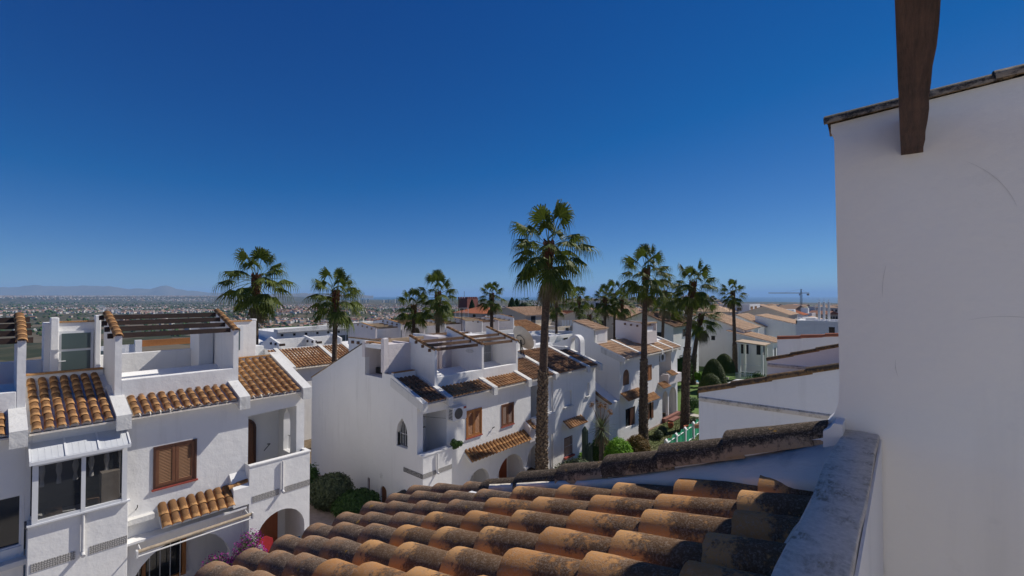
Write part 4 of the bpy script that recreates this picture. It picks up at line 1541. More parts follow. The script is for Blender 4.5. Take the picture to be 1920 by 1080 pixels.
    shutter(t, X, 17.62, 18.60, -6.82, -5.68, WOOD_SHUTTER, WOOD_SHUTTER, WOOD_SHUTTER, ns=18)
    m = MB()
    m.box(-17.6, -17.5, 20.0, 21.8, -7.85, -5.0)
    m.box(-17.5, -16.28, 19.98, 20.07, -7.85, -5.0)
    m.box(-17.5, -16.28, 21.66, 21.75, -7.85, -5.0)
    m.box(-17.5, -16.01, 20.07, 21.66, -7.92, -7.85)
    m.build('loggia_wall', PLASTER, t)
    m = MB()
    m.box(-17.3, -17.2, 17.1, 21.7, zg, -8.0)
    m.box(-17.2, -16.28, 17.1, 17.2, zg, -8.2)
    m.box(-17.2, -16.28, 19.5, 19.6, zg, -8.2)
    m.box(-17.2, -16.28, 21.62, 21.7, zg, -8.2)
    m.box(-17.2, -16.03, 17.1, 21.7, -8.35, -8.25)
    m.build('porch_wall', PLASTER, t)
    m = MB()
    m.box(-16.02, -15.90, 19.45, 19.75, -9.55, -9.45)
    m.box(-16.02, -15.90, 17.15, 17.35, -9.42, -9.34)
    m.build('arch_impost', PLASTER, t)
    panel(t, -17.16, [(18.75, zg), (19.35, zg), (19.35, -8.5), (18.75, -8.5)], WOOD_DOOR, 'door', 0.05)
    m = MB()
    m.box(-15.9, -15.6, 20.0, y1, -8.0, -6.86)
    m.box(-15.95, -15.575, 19.98, y1 + 0.02, -6.86, -6.80)
    m.build('balcony', PLASTER, t, bevel=0.01)
    canopy(t, X, 16.93, 19.5, -7.42, 11, 2, 0.38, 0.5, rnd=r)
    m = MB()
    m.extr([(-16.0, 19.5, -8.0), (-15.58, 19.5, -8.0), (-15.58, 19.5, -7.2), (-16.0, 19.5, -6.9)], (0, 0.12, 0))
    m.box(-16.0, -15.6, 19.62, 20.0, -8.0, -7.25)
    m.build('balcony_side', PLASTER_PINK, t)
    canopy(t, X, 19.62, 20.35, -6.95, 4, 2, 0.32, 0.5, rnd=r, joined=True)
    bars('washing_line_hook', WHITE_IRON, t, [((-16, 19.9, -8.25), (-15.86, 20.1, -7.95))], 0.012)
    tilted_tiles(t, XE, TILE_Z + dz, 16.9, 19.34, -16.70, True, r, CLAY_FAR)
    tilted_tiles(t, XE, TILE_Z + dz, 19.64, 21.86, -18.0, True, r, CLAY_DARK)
    scallops(t, -15.90, 16.9, 19.34, sc, 0.23)
    scallops(t, -15.90, 19.64, 21.86, sc, 0.23)
    ramp_coping(t, 19.34, 19.64, -16.9, -15.55, zt)
    m = MB()
    m.box(-16.86, -16.65, 16.98, 19.60, -4.4, -3.80)
    m.build('terrace_parapet', PLASTER, t, bevel=0.02)
    m = MB()
    m.box(-20.3, -16.86, 16.98, 19.60, -4.28, -4.22)
    m.build('terrace_floor', PAVING, t)
    wing(t, 19.58, 19.72, -16.65, -19.0, -2.54, -1.86, -4.4, caps=True, rnd=r, n=7)
    beams(t, 16.98, 19.62, [(-16.98, -2.56), (-17.5, -2.40), (-18.0, -2.24)], WOOD_PERGOLA2)
    m = MB()
    m.box(-20.3, -18.55, 18.55, 19.58, -4.3, -2.3)
    m.box(-20.4, -20.2, 16.98, 18.55, -4.3, -3.2)
    m.box(-22.5, -20.35, 19.56, 19.7, -4.4, -2.25)
    m.build('stair_head', PLASTER, t)
    d = panel(t, -18.52, [(18.72, -4.2), (19.48, -4.2), (19.48, -2.5), (18.72, -2.5)], WOOD_SHUTTER, 'door', 0.03)
    panel(d, -18.505, [(18.78, -3.95), (19.42, -3.95), (19.42, -2.55), (18.78, -2.55)], GLASS_FROST, 'pane', 0.01)
    bars('door_grille', WHITE_IRON, d, [((-18.47, 18.79 + 0.09 * i, -3.98), (-18.47, 18.79 + 0.09 * i, -2.55)) for i in range(8)] + [((-18.47, 18.75, -3.3), (-18.47, 19.45, -3.3)), ((-18.47, 18.75, -4.0), (-18.47, 19.45, -4.0))], 0.014)
    beams(t, 16.9, 19.7, [(-20.6, -2.30), (-21.6, -2.34)], WOOD_PERGOLA2, 0.14, 0.16)

    # ---------------------------------------------------------------- E
    y0, y1 = 21.86, 27.1
    t = thing('terraced_house', (-18, 24.5, zg), 'white house in palm shadow with white shutter above a small canopy and barred window', 'house', 'white terraced houses')
    r = random.Random(33)
    shell(t, y0, y1, dz, zg=zg)
    w1 = [(23.39, -6.85), (24.22, -6.85), (24.22, -5.92), (23.39, -5.92)]
    w2 = [(25.85, -6.6), (26.3, -6.6), (26.3, -5.75), (25.85, -5.75)]
    w3 = [(23.38, -9.92), (24.27, -9.92), (24.27, -8.76), (23.38, -8.76)]
    ground_wall(t, X, [(y0, zg), (y1, zg), (y1, -4.78), (y0, -4.78)], [w1, w2, w3], 0.16)
    for w_, nm in ((w1, 'shutter'), (w2, 'shutter')):
        o = panel(t, -16.10, w_, ALU, nm, 0.03)
    m = MB()
    m.box(-16.05, -15.88, 23.3, 24.3, -6.92, -6.85)
    m.box(-16.05, -15.90, 25.8, 26.35, -6.66, -6.6)
    m.build('sill', COPING, t)
    w = panel(t, -16.12, w3, WOOD_SLAT, 'window', 0.03)
    m = MB()
    m.box(-16.1, -15.99, 23.38, 23.46, -9.92, -8.76)
    m.box(-16.1, -15.99, 24.19, 24.27, -9.92, -8.76)
    m.box(-16.1, -15.99, 23.46, 24.19, -8.84, -8.76)
    m.build('frame', WOOD_SHUTTER, w)
    bars('window_grille', WHITE_IRON, w, [((-15.97, 23.5 + 0.13 * i, -9.9), (-15.97, 23.5 + 0.13 * i, -8.8)) for i in range(6)] + [((-15.97, 23.4, -9.3), (-15.97, 24.25, -9.3))], 0.012)
    m = MB()
    m.box(-16.02, -15.85, 23.3, 24.35, -10.02, -9.92)
    m.build('sill', SILL_RED, t)
    canopy(t, X, 23.2, 25.3, -7.70, 9, 2, 0.34, 0.48, rnd=r, joined=True)
    drain(t, X, 22.1, -4.9, -10.2)
    tilted_tiles(t, XE, TILE_Z + dz, 22.2, 25.45, -18.9, True, r, CLAY_DARK)  # dark clay on both fields paints in palm shadow
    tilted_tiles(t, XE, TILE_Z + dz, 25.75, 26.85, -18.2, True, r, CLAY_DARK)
    scallops(t, -15.90, 22.2, 26.85, sc, 0.23)
    ramp_coping(t, 21.88, 22.18, -18.6, -15.55, zt)
    ramp_coping(t, 25.45, 25.75, -18.9, -15.55, zt)
    ramp_coping(t, 26.85, 27.12, -18.4, -15.45, zt, 0.18)
    m = MB()
    m.box(-19.1, -18.92, 22.2, 25.7, -4.2, -3.54)
    m.build('roof_parapet', PLASTER, t)
    # thin arch standing on the roof end
    m = MB()
    big = arch(-18.05, -17.05, -4.3, -2.72, 12)
    sm_ = arch(-17.86, -17.24, -4.2, -2.90, 12)
    m.sheet([(x, 26.9, z) for x, z in big], [[(x, 26.9, z + 0.001) for x, z in sm_]], (0, 0.55, 0), back=True)
    m.build('roof_arch', PLASTER, t)
    m = MB()
    m.box(-20.2, -19.1, 21.9, 24.5, -4.4, -3.0)
    m.build('stair_head', PLASTER, t)
    m = MB()
    m.box(-19.8, -18.3, 26.9, 27.05, -4.4, -3.6)
    m.build('terrace_parapet', PLASTER, t)
house_two()

def house_three():
    zg = -10.55
    X = -15.5
    dz = -1.22
    t = thing('terraced_house', (-17.5, 35, zg), 'white house with an orange tiled roof box and brown arched shutter between two palms', 'house', 'white terraced houses')
    r = random.Random(41)
    ze = -4.52
    xe = -15.2
    zt = lambda x: ze + (xe - x) * SLOPE
    Y0, Y1 = 29.6, 40.4
    # gable
    m = MB()
    g = [(-24.5, zg), (X, zg), (X, -4.55), (xe, -4.42), (xe, -4.28), (-16.5, -3.84), (-17.58, -3.42), (-17.58, -2.50), (-19.4, -1.96), (-19.5, -3.2), (-24.5, -4.8)]
    m.sheet([(x, Y0, z) for x, z in g], [], (0, 0.2, 0))
    m.build('gable_wall', PLASTER, t)
    m = MB()
    m.extr([(X + 0.28, Y0 + 0.02, ze - 0.12), (X + 0.28, Y0 + 0.02, ze - 0.03), (-18.0, Y0 + 0.02, zt(-18.0) - 0.03), (-18.0, Y0 + 0.02, -4.7), (X, Y0 + 0.02, -4.7)], (0, Y1 - Y0 - 0.02, 0))
    m.extr([(-18.0, Y0 + 0.02, zg), (-18.0, Y0 + 0.02, -3.62), (-24.5, Y0 + 0.02, -4.85), (-24.5, Y0 + 0.02, zg)], (0, Y1 - Y0 - 0.02, 0))
    m.build('wall', PLASTER, t)
    # facade
    ad = arch(30.11, 31.11, -6.5, -5.36, 10)
    sh = [(34.03, -6.68), (34.95, -6.68), (34.95, -5.48), (34.03, -5.48)]
    log = [(36.45, -7.4), (39.0, -7.4), (39.0, -4.75), (36.45, -4.8)]
    a1 = arch(37.05, 38.25, zg, -8.05, 12)
    a2 = arch(38.45, 40.15, zg, -7.95, 12)
    wd = [(30.49, -9.6), (32.04, -9.6), (32.04, -8.25), (30.49, -8.25)]
    w2 = [(34.1, -9.75), (35.1, -9.75), (35.1, -8.5), (34.1, -8.5)]
    ground_wall(t, X, [(Y0, zg), (Y1, zg), (Y1, -4.62), (Y0, -4.62)], [ad, sh, log, a1, a2, wd, w2], 0.2)
    m = MB()
    m.extr([(X - 0.08, y, z) for y, z in ad], (0.04, 0, 0))
    m.build('shutter', WOOD_SHUTTER, t)
    shutter(t, X, 34.03, 34.95, -6.68, -5.48, WOOD_ORANGE, WOOD_ORANGE, WOOD_ORANGE, ns=14, sill=False)
    w = panel(t, X - 0.12, wd, GLASS, 'window', 0.02)
    panel(w, X - 0.05, [(31.3, -9.6), (32.04, -9.6), (32.04, -8.25), (31.3, -8.25)], WOOD_FRAME, 'shutter', 0.03)
    w = panel(t, X - 0.12, w2, GLASS, 'window', 0.02)
    for a, b in ((34.1, 34.45), (34.8, 35.2)):
        panel(w, X + 0.05, [(a, -9.75), (b, -9.75), (b, -8.5), (a, -8.5)], WOOD_SHUTTER, 'shutter', 0.04)
    m = MB()
    m.box(X - 1.5, X - 1.4, 36.3, 39.1, -7.5, -4.6)
    m.box(X - 1.4, X - 0.2, 36.35, 36.45, -7.5, -4.6)
    m.box(X - 1.4, X - 0.2, 39.0, 39.1, -7.5, -4.6)
    m.box(X - 1.4, X - 0.02, 36.45, 39.0, -7.48, -7.4)
    m.build('loggia_wall', PLASTER, t)
    panel(t, X - 1.36, [(36.6, -7.4), (37.1, -7.4), (37.1, -5.2), (36.6, -5.2)], WOOD_SHUTTER, 'door', 0.04)
    m = MB()
    m.box(X - 1.6, X - 1.5, 36.9, 40.3, zg, -7.6)
    m.box(X - 1.5, X - 0.2, 36.9, 37.0, zg, -7.7)
    m.box(X - 1.5, X - 0.2, 40.2, 40.3, zg, -7.7)
    m.box(X - 1.5, X - 0.03, 36.9, 40.3, -7.85, -7.75)
    m.build('porch_wall', PLASTER, t)
    panel(t, X - 1.46, [(38.9, zg), (39.7, zg), (39.7, -8.5), (38.9, -8.5)], WOOD_SHUTTER, 'door', 0.04)
    m = MB()
    m.box(X - 0.5, X + 0.38, 37.7, 40.38, -7.5, -6.75)
    m.box(X - 0.2, X + 0.36, 37.5, 37.7, -7.5, -6.6)
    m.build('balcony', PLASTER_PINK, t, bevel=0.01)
    canopy(t, X, 36.1, 37.6, -7.18, 7, 2, 0.35, 0.5, rnd=r, joined=True)
    canopy(t, X, 37.95, 39.2, -6.45, 6, 2, 0.28, 0.5, rnd=r, joined=True)
    canopy(t, X, 32.95, 35.4, -7.75, 11, 2, 0.38, 0.5, rnd=r, joined=True)
    canopy(t, X, 29.65, 32.6, -6.98, 13, 2, 0.42, 0.62, rnd=r, joined=True)
    m = MB()
    m.box(X + 0.01, X + 0.3, 36.95, 40.3, -10.55, -10.2)
    m.box(X + 0.01, X + 0.7, 37.5, 39.2, -10.55, -10.38)
    m.build('porch_step', PAVING, t)
    # roofs
    m = MB()
    for ya, yb in ((29.82, 32.65), (32.98, 36.2), (36.5, 38.3), (38.6, 40.3)):
        d = Vector((2.7 if ya < 36 else 1.5, 0, -(2.7 if ya < 36 else 1.5) * SLOPE))
        tiles_joined(m, (xe - d.x, ya, zt(xe - d.x) + 0.0), d, (0, 1, 0), d.length + 0.04, yb - ya, 0.38, 0.235, r)
    m.build('roof_tiles', CLAY_PALE, t, kind='stuff')
    scallops(t, xe - 0.14, 29.8, 40.3, ze - 0.05, 0.235)
    for a, b, xb in ((29.57, 29.82, -17.0), (32.66, 32.96, -17.9), (36.2, 36.48, -16.7), (38.3, 38.58, -16.8), (40.22, 40.45, -17.3)):
        ramp_coping(t, a, b, xb, xe + 0.06, zt, 0.13)
    # roof box with its own little roof
    m = MB()
    m.extr([(-17.58, Y0 + 0.2, -3.6), (-17.58, Y0 + 0.2, -2.55), (-19.4, Y0 + 0.2, -2.0), (-19.4, Y0 + 0.2, -3.6)], (0, 1.8, 0))
    m.build('roof_box', PLASTER, t)
    m = MB()
    tiles_joined(m, (-19.5, Y0 - 0.02, -1.93), (2.05, 0, -0.60), (0, 1, 0), 2.14, 2.06, 0.36, 0.2, r)
    m.build('roof_box_tiles', CLAY_PALE, t, kind='stuff')
    m = MB()
    m.extr([(-17.56, Y0 - 0.03, -2.58), (-17.5, Y0 - 0.03, -2.54), (-19.5, Y0 - 0.03, -1.93), (-19.5, Y0 - 0.03, -2.0)], (0, 2.08, 0))
    m.build('roof_bed', MORTAR, t)
    panel(t, -17.565, [(30.15, -3.45), (31.2, -3.45), (31.2, -2.78), (30.15, -2.78)], ALU, 'shutter', 0.02)
    # second roof terrace with its shaded wall
    m = MB()
    m.extr([(-16.15, 35.0, -3.95), (-16.15, 35.0, -2.24), (-18.7, 35.0, -2.02), (-18.7, 35.0, -3.5)], (0, 0.16, 0))
    m.box(-16.35, -16.15, 35.16, 37.4, -3.95, -2.95)
    m.box(-18.7, -16.15, 37.4, 37.56, -3.95, -2.2)
    m.build('wing_wall', PLASTER_PINK, t)  # shaded side wall given its pink bounce light by colour
    m = MB()
    m.extr([(-16.12, 34.98, -2.22), (-16.12, 34.98, -2.18), (-18.72, 34.98, -1.97), (-18.72, 34.98, -2.02)], (0, 0.2, 0))
    m.box(-16.4, -16.12, 34.98, 37.58, -2.3, -2.2)
    m.build('coping_tile', CLAY_CAP, t)
    beams(t, 34.9, 37.4, [(-16.7, -2.45), (-17.25, -2.40), (-17.8, -2.34)], WOOD_PERGOLA2, 0.14, 0.14)
    panel(t, -16.30, [(35.3, -3.0), (37.2, -3.0), (37.2, -2.55), (35.3, -2.55)], ALU, 'parasol_rail', 0.03)
    # low garden wall with a stepped tiled top beside the gable
    m = MB()
    m.extr([(-17.4, 28.1, zg), (-15.5, 28.1, zg), (-15.5, 28.1, -7.45), (-16.2, 28.1, -7.1), (-17.4, 28.1, -6.35)], (0, 1.48, 0))
    m.build('side_wall', PLASTER, t)
    m = MB()
    m.extr([(-15.42, 28.06, -7.47), (-15.42, 28.06, -7.40), (-16.2, 28.06, -7.03), (-17.42, 28.06, -6.27), (-17.42, 28.06, -6.36), (-16.2, 28.06, -7.1)], (0, 0.3, 0))
    m.build('wall_coping', CLAY_MID, t)
    canopy(t, -17.35, 26.8, 28.5, -6.75, 8, 2, 0.62, 0.95, rnd=r, joined=True)
house_three()

# ================================================================== ground surfaces near the houses
def patch(name, mat, x0, x1, y0, y1, lift, step=2.0, hole=None):
    m = MB()
    nx, ny = max(1, int((x1 - x0) / step)), max(1, int((y1 - y0) / step))
    vs = [(x0 + (x1 - x0) * i / nx, y0 + (y1 - y0) * j / ny) for j in range(ny + 1) for i in range(nx + 1)]
    m.add([(x, y, gz(x, y) + lift) for x, y in vs], [(j * (nx + 1) + i, j * (nx + 1) + i + 1, (j + 1) * (nx + 1) + i + 1, (j + 1) * (nx + 1) + i) for j in range(ny) for i in range(nx) if not (hole and hole(x0 + (x1 - x0) * (i + .5) / nx, y0 + (y1 - y0) * (j + .5) / ny))], True)
    return m.build(name, mat, kind='structure')

def lawn_mat():
    k = NT('mown_grass')
    p = k.pos()
    n = k.noise(p, 0.5, 5, 0.65)
    n2 = k.noise(p, 14, 5, 0.7)
    c = k.mix(k.ramp(n2, [(0.35, 0.0), (0.7, 1.0)]), (0.070, 0.090, 0.022), (0.135, 0.155, 0.045))
    c = k.mix(k.ramp(n, [(0.48, 0.0), (0.68, 0.7)]), c, (0.20, 0.175, 0.095))
    k.base(c)
    k.rough(0.95)
    k.bump(n2, 0.8, 0.04)
    return k.m
LAWN = lawn_mat()
def lawn_green():
    k = NT('watered_grass')
    p = k.pos()
    n = k.noise(p, 0.4, 5, 0.65)
    n2 = k.noise(p, 12, 5, 0.7)
    c = k.mix(k.ramp(n2, [(0.35, 0.0), (0.7, 1.0)]), (0.060, 0.125, 0.014), (0.12, 0.21, 0.028))
    c = k.mix(k.ramp(n, [(0.52, 0.0), (0.7, 0.5)]), c, (0.11, 0.13, 0.04))
    k.base(c)
    k.rough(0.95)
    k.bump(n2, 0.8, 0.04)
    return k.m
LAWN2 = lawn_green()
patch('street_paving', PATH, -15.0, -3.4, -14, 25.5, 0.06)
patch('passage_paving', simple('red_brown_paving', (0.44, 0.33, 0.26), 0.9, var=0.3, sc=4), -26.0, -15.0, 7.45, 12.15, 0.06, 1.5)
patch('lawn', LAWN, -15.2, -7.0, 26.2, 40.6, 0.06)
patch('pool_lawn', LAWN2, -30.0, -7.0, 41.5, 84.0, 0.07, 3.0)
patch('garden_path', PATH, -15.3, -5.0, 40.6, 41.5, 0.075, 1.0)

def blades(name, x0, x1, y0, y1, n, h, mat, seed):
    r = random.Random(seed)
    m = MB()
    for _ in range(n):
        x, y = r.uniform(x0, x1), r.uniform(y0, y1)
        z = gz(x, y) + 0.05
        a = r.uniform(0, 6.28)
        w = 0.03
        hh = h * r.uniform(0.5, 1.2)
        dx, dy = math.cos(a), math.sin(a)
        m.add([(x - dx * w, y - dy * w, z), (x + dx * w, y + dy * w, z), (x + r.uniform(-.06, .06), y + r.uniform(-.06, .06), z + hh)], [(0, 1, 2)], False, r.random())
    m.build(name, mat, kind='stuff')
blades('grass', -15.2, -8.5, 26.2, 40.5, 14000, 0.09, foliage('grass_blades', (0.05, 0.075, 0.016), (0.13, 0.145, 0.045)), 5)

# swimming pool in the far garden
def water_mat():
    k = NT('pool_water')
    k.base((0.01, 0.22, 0.42))
    k.rough(0.08)
    k.bump(k.noise(k.pos(), 2.5, 3), 0.2, 0.05)
    return k.m
px_, py_ = P(1306, 57.5)
zp = gz(px_, py_) + 0.12
m = MB()
m.box(px_ - 3.2, px_ + 2.6, py_ - 2.6, py_ + 4.2, zp - 0.4, zp + 0.10)
pool = thing('swimming_pool', (px_, py_, zp - 0.4), 'blue swimming pool in the lawn behind the clipped domes', 'pool')
m.build('pool_deck', PATH, pool)
m = MB()
m.box(px_ - 2.5, px_ + 1.9, py_ - 1.9, py_ + 3.5, zp - 0.3, zp + 0.112)
m.build('water', water_mat(), pool)

# ================================================================== houses further off
def villa(label, x, y, L, D, zb, zt, roof='gable', wall=PLASTER, tile=CLAY_PALE, rise=1.2, wins=(), eave=0.3, name='house', cat='house', group=None, seed=1, tp=0.30):
    """front on +X from (x, y) along +Y for L, depth D towards -X"""
    r = random.Random(seed + int(x * 7 + y * 3))
    t = thing(name, (x - D / 2, y + L / 2, zb), label, cat, group)
    m = MB()
    if roof == 'flat':
        m.box(x - D, x, y, y + L, zb, zt - 0.35)
        m.sheet([(x, y, zt), (x - D, y, zt), (x - D, y + L, zt), (x, y + L, zt)], [[(x - .25, y + .25, zt), (x - D + .25, y + .25, zt), (x - D + .25, y + L - .25, zt), (x - .25, y + L - .25, zt)]], (0, 0, -0.34), back=False)
        m.box(x - 0.0, x + 0.005, y, y + L, zt - 0.36, zt)
        for a in ((x - D, x, y - 0.0, y + 0.12), (x - D, x, y + L - 0.12, y + L), (x - 0.12, x, y, y + L), (x - D, x - D + 0.12, y, y + L)):
            m.box(*a, zt - 0.36, zt - 0.002)
        m.build('wall', wall, t)
    elif roof == 'mono':
        m.extr([(x, y, zb), (x, y, zt), (x - D, y, zt + rise), (x - D, y, zb)], (0, L, 0))
        m.build('wall', wall, t)
        m = MB()
        d = Vector((D + eave, 0, -rise * (D + eave) / D))
        tiles_joined(m, (x - D, y + 0.1, zt + rise + 0.04), d, (0, 1, 0), d.length, L - 0.2, 0.42, tp, r)
        m.build('roof_tiles', tile, t, kind='stuff')
    elif roof == 'gable':
        xm = x - D / 2
        m.extr([(x, y, zb), (x, y, zt), (xm, y, zt + rise), (x - D, y, zt), (x - D, y, zb)], (0, L, 0))
        m.build('wall', wall, t)
        m = MB()
        for sgn in (1, -1):
            d = Vector((sgn * (D / 2 + eave), 0, -rise * (D / 2 + eave) / (D / 2)))
            tiles_joined(m, (xm, y - 0.25, zt + rise + 0.05), d, (0, 1, 0), d.length, L + 0.5, 0.45, tp, r)
        m.build('roof_tiles', tile, t, kind='stuff')
        m = MB()
        xe = D / 2 + eave * 0.8
        dz_ = rise * (eave * 0.8) / (D / 2)
        m.extr([(xm, y - 0.2, zt + rise - 0.05), (xm + xe, y - 0.2, zt - dz_ - 0.05), (xm + xe, y - 0.2, zt - dz_ + 0.03), (xm, y - 0.2, zt + rise + 0.03), (xm - xe, y - 0.2, zt - dz_ + 0.03), (xm - xe, y - 0.2, zt - dz_ - 0.05)], (0, L + 0.4, 0))
        m.build('roof_bed', MORTAR, t)
    elif roof == 'hip':
        m.box(x - D, x, y, y + L, zb, zt)
        m.build('wall', wall, t)
        m = MB()
        e = eave
        a, b, c, d_ = (x + e, y - e, zt), (x + e, y + L + e, zt), (x - D - e, y + L + e, zt), (x - D - e, y - e, zt)
        k = min(L, D) / 2
        p, q = (x - D / 2, y + k, zt + rise), (x - D / 2, y + L - k + 0.01, zt + rise)
        m.add([a, b, c, d_, p, q], [(0, 1, 5, 4), (1, 2, 5), (2, 3, 4, 5), (3, 0, 4), (3, 2, 1, 0)], False, 0.5)
        m.build('roof', tile, t)
    for w in wins:
        face, u, z0, ww, hh = w[:5]
        mat = w[5] if len(w) > 5 else GLASS
        m = MB()
        if face == 'x':
            m.box(x - 0.05, x + 0.02, y + u, y + u + ww, z0, z0 + hh)
        else:
            m.box(x - u - ww, x - u, y - 0.02, y + 0.05, z0, z0 + hh)
        wo = m.build('window', mat, t)
        m = MB()
        b = 0.06
        if face == 'x':
            m.box(x - 0.05, x + 0.04, y + u - b, y + u, z0 - b, z0 + hh + b)
            m.box(x - 0.05, x + 0.04, y + u + ww, y + u + ww + b, z0 - b, z0 + hh + b)
            m.box(x - 0.05, x + 0.06, y + u, y + u + ww, z0 - b, z0)
        else:
            m.box(x - u, x - u + b, y - 0.04, y + 0.05, z0 - b, z0 + hh + b)
            m.box(x - u - ww - b, x - u - ww, y - 0.04, y + 0.05, z0 - b, z0 + hh + b)
            m.box(x - u - ww, x - u, y - 0.06, y + 0.05, z0 - b, z0)
        m.build('frame', ALU, wo)
    return t

def V(v, zc):
    """height at a distance for a slope below the eye line of v in 853"""
    return -v / 853.3 * zc

# --- the block behind the lane: roofs and terrace walls seen over the big gable
def block_lane():
    t = thing('terraced_house', (-36, 17, -11.6), 'white house behind the lane palm, with a broad orange tiled roof between white kerbs', 'house', 'white terraced houses')
    r = random.Random(51)
    xe, ze = -34.0, -5.30
    zt = lambda x: ze + (xe - x) * SLOPE
    m = MB()
    m.extr([(xe - 0.3, 8.0, -12), (xe - 0.3, 8.0, ze - 0.05), (xe - 3.2, 8.0, zt(xe - 3.2) - 0.05), (xe - 3.2, 8.0, ze - 0.4), (xe - 9.0, 8.0, ze - 0.3), (xe - 9.0, 8.0, -12)], (0, 15.5, 0))
    m.build('wall', PLASTER, t)
    m = MB()
    for a, b in ((8.1, 10.6), (10.9, 14.6), (14.95, 18.1), (18.45, 20.2)):
        tiles_joined(m, (xe - 3.1, a, zt(xe - 3.1) + 0.02), (3.1, 0, -3.1 * SLOPE), (0, 1, 0), 3.3, b - a, 0.4, 0.235, r)
    m.build('roof_tiles', CLAY_FAR, t, kind='stuff')
    for a in (10.6, 14.62, 18.12, 20.2):
        ramp_coping(t, a, a + 0.3, xe - 3.2, xe + 0.12, zt, 0.16)
    scallops(t, xe - 0.15, 8.1, 20.2, ze - 0.06, 0.235)
    m = MB()
    m.box(xe - 3.4, xe - 3.2, 8.0, 20.5, ze, zt(xe - 3.2) + 0.06)
    m.build('roof_parapet', PLASTER, t)
    for yb, z0, z1 in ((15.2, -3.75, -3.35), (18.0, -3.7, -3.4), (20.4, -3.7, -3.3)):
        m = MB()
        m.extr([(xe - 3.6, yb, -5.5), (xe - 3.6, yb, z0), (xe - 5.4, yb, z1), (xe - 7.2, yb, z0 - 0.3), (xe - 7.2, yb, -5.5)], (0, 0.16, 0))
        m.build('wing_wall', PLASTER, t)
    m = MB()
    m.box(xe - 5.2, xe - 5.0, 15.36, 20.4, -5.5, -3.55)
    m.build('stair_head', PLASTER, t)
    for yb, x in ((15.2, -39.0), (18.0, -38.6)):
        beams(t, yb - 0.1, yb + 0.3, [(x + 0.9 * i, -3.85) for i in range(3)], WOOD_PERGOLA, 0.16, 0.18)
    return t
block_lane()

def block_lane_south():
    t = thing('terraced_house', (-36, 0, -10.5), 'white house seen through the nearest roof pergola, with a frosted stair window and orange beams', 'house', 'white terraced houses')
    r = random.Random(53)
    xe, ze = -34.0, -3.95
    zt = lambda x: ze + (xe - x) * SLOPE
    m = MB()
    m.extr([(xe - 0.3, -14, -12), (xe - 0.3, -14, ze - 0.05), (xe - 3.2, -14, zt(xe - 3.2) - 0.05), (xe - 3.2, -14, ze - 0.6), (xe - 9.0, -14, ze - 0.5), (xe - 9.0, -14, -12)], (0, 12.1, 0))
    m.box(xe - 7.5, xe - 0.6, -1.9, 7.9, -12, -5.6)
    m.build('wall', PLASTER, t)
    m = MB()
    for a, b in ((-13.5, -9.3), (-9.0, -4.9), (-4.6, -2.2)):
        tiles_joined(m, (xe - 3.1, a, zt(xe - 3.1) + 0.02), (3.1, 0, -3.1 * SLOPE), (0, 1, 0), 3.3, b - a, 0.4, 0.235, r)
    m.build('roof_tiles', CLAY_FAR, t, kind='stuff')
    for a in (-9.3, -4.9, -2.2):
        ramp_coping(t, a, a + 0.3, xe - 3.2, xe + 0.12, zt, 0.16)
    m = MB()
    m.extr([(xe - 4.2, 4.0, -5.7), (xe - 4.2, 4.0, -3.15), (xe - 6.5, 4.0, -4.6), (xe - 6.5, 4.0, -5.7)], (0, 2.4, 0))
    m.build('stair_head', PLASTER, t)
    w = panel(t, xe - 4.18, [(4.35, -3.95), (5.9, -3.95), (5.9, -3.35), (4.35, -3.35)], ALU, 'window', 0.02)
    panel(w, xe - 4.155, [(4.5, -3.85), (5.75, -3.85), (5.75, -3.45), (4.5, -3.45)], GLASS_FROST, 'pane', 0.02)
    m = MB()
    m.box(xe - 4.4, xe - 4.1, 6.4, 6.75, -5.7, -2.9)
    m.build('wing_wall', PLASTER, t)
    beams(t, 6.8, 12.5, [(xe - 4.4, -3.05), (xe - 5.6, -3.25), (xe - 6.6, -3.45)], WOOD_ORANGE, 0.2, 0.2)
    for i in range(2):
        y = -8.0 + 3.2 * i
        m = MB()
        m.extr([(xe - 4.2, y, -5.0), (xe - 4.2, y, -3.0), (xe - 6.2, y, -2.6), (xe - 6.2, y, -5.0)], (0, 0.2, 0))
        m.build('wing_wall', PLASTER, t)
    return t
block_lane_south()

def block_lane_far():
    t = thing('terraced_house', (-40, 33, -11.6), 'long white house of many pergola terraces beyond the big gable, beneath the paired palms', 'house', 'white terraced houses')
    r = random.Random(52)
    m = MB()
    m.box(-46, -37.3, 23.6, 46, -12, -4.9)
    m.build('wall', PLASTER, t)
    for i in range(8):
        y = 23.7 + 2.8 * i
        z = -2.95 + (0.25 if i % 3 == 1 else 0.0)
        m = MB()
        m.extr([(-37.3, y, -4.95), (-37.3, y, z), (-39.8, y, z + 0.35), (-42.2, y, z + 0.1), (-42.2, y, -4.95)], (0, 0.16, 0))
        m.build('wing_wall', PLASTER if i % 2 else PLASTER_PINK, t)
        m = MB()
        m.extr([(-37.26, y - 0.02, z), (-37.26, y - 0.02, z + 0.05), (-39.8, y - 0.02, z + 0.41), (-42.24, y - 0.02, z + 0.16), (-42.24, y - 0.02, z + 0.1), (-39.8, y - 0.02, z + 0.36)], (0, 0.2, 0))
        m.build('coping_tile', CLAY_MID, t)
        if i < 7:
            beams(t, y - 0.1, y + 2.9, [(-37.9 - 0.8 * k, z - 0.1 + 0.08 * k) for k in range(4)], WOOD_PERGOLA2 if i % 2 else WOOD_PALE, 0.12, 0.15)
        if i % 2 == 0:
            m = MB()
            m.box(-41.9, -40.0, y + 0.2, y + 1.6, -4.95, z - 0.2)
            m.build('stair_head', PLASTER, t)
    m = MB()
    m.box(-37.45, -37.25, 23.6, 46, -4.95, -4.2)
    m.build('terrace_parapet', PLASTER, t)
    return t
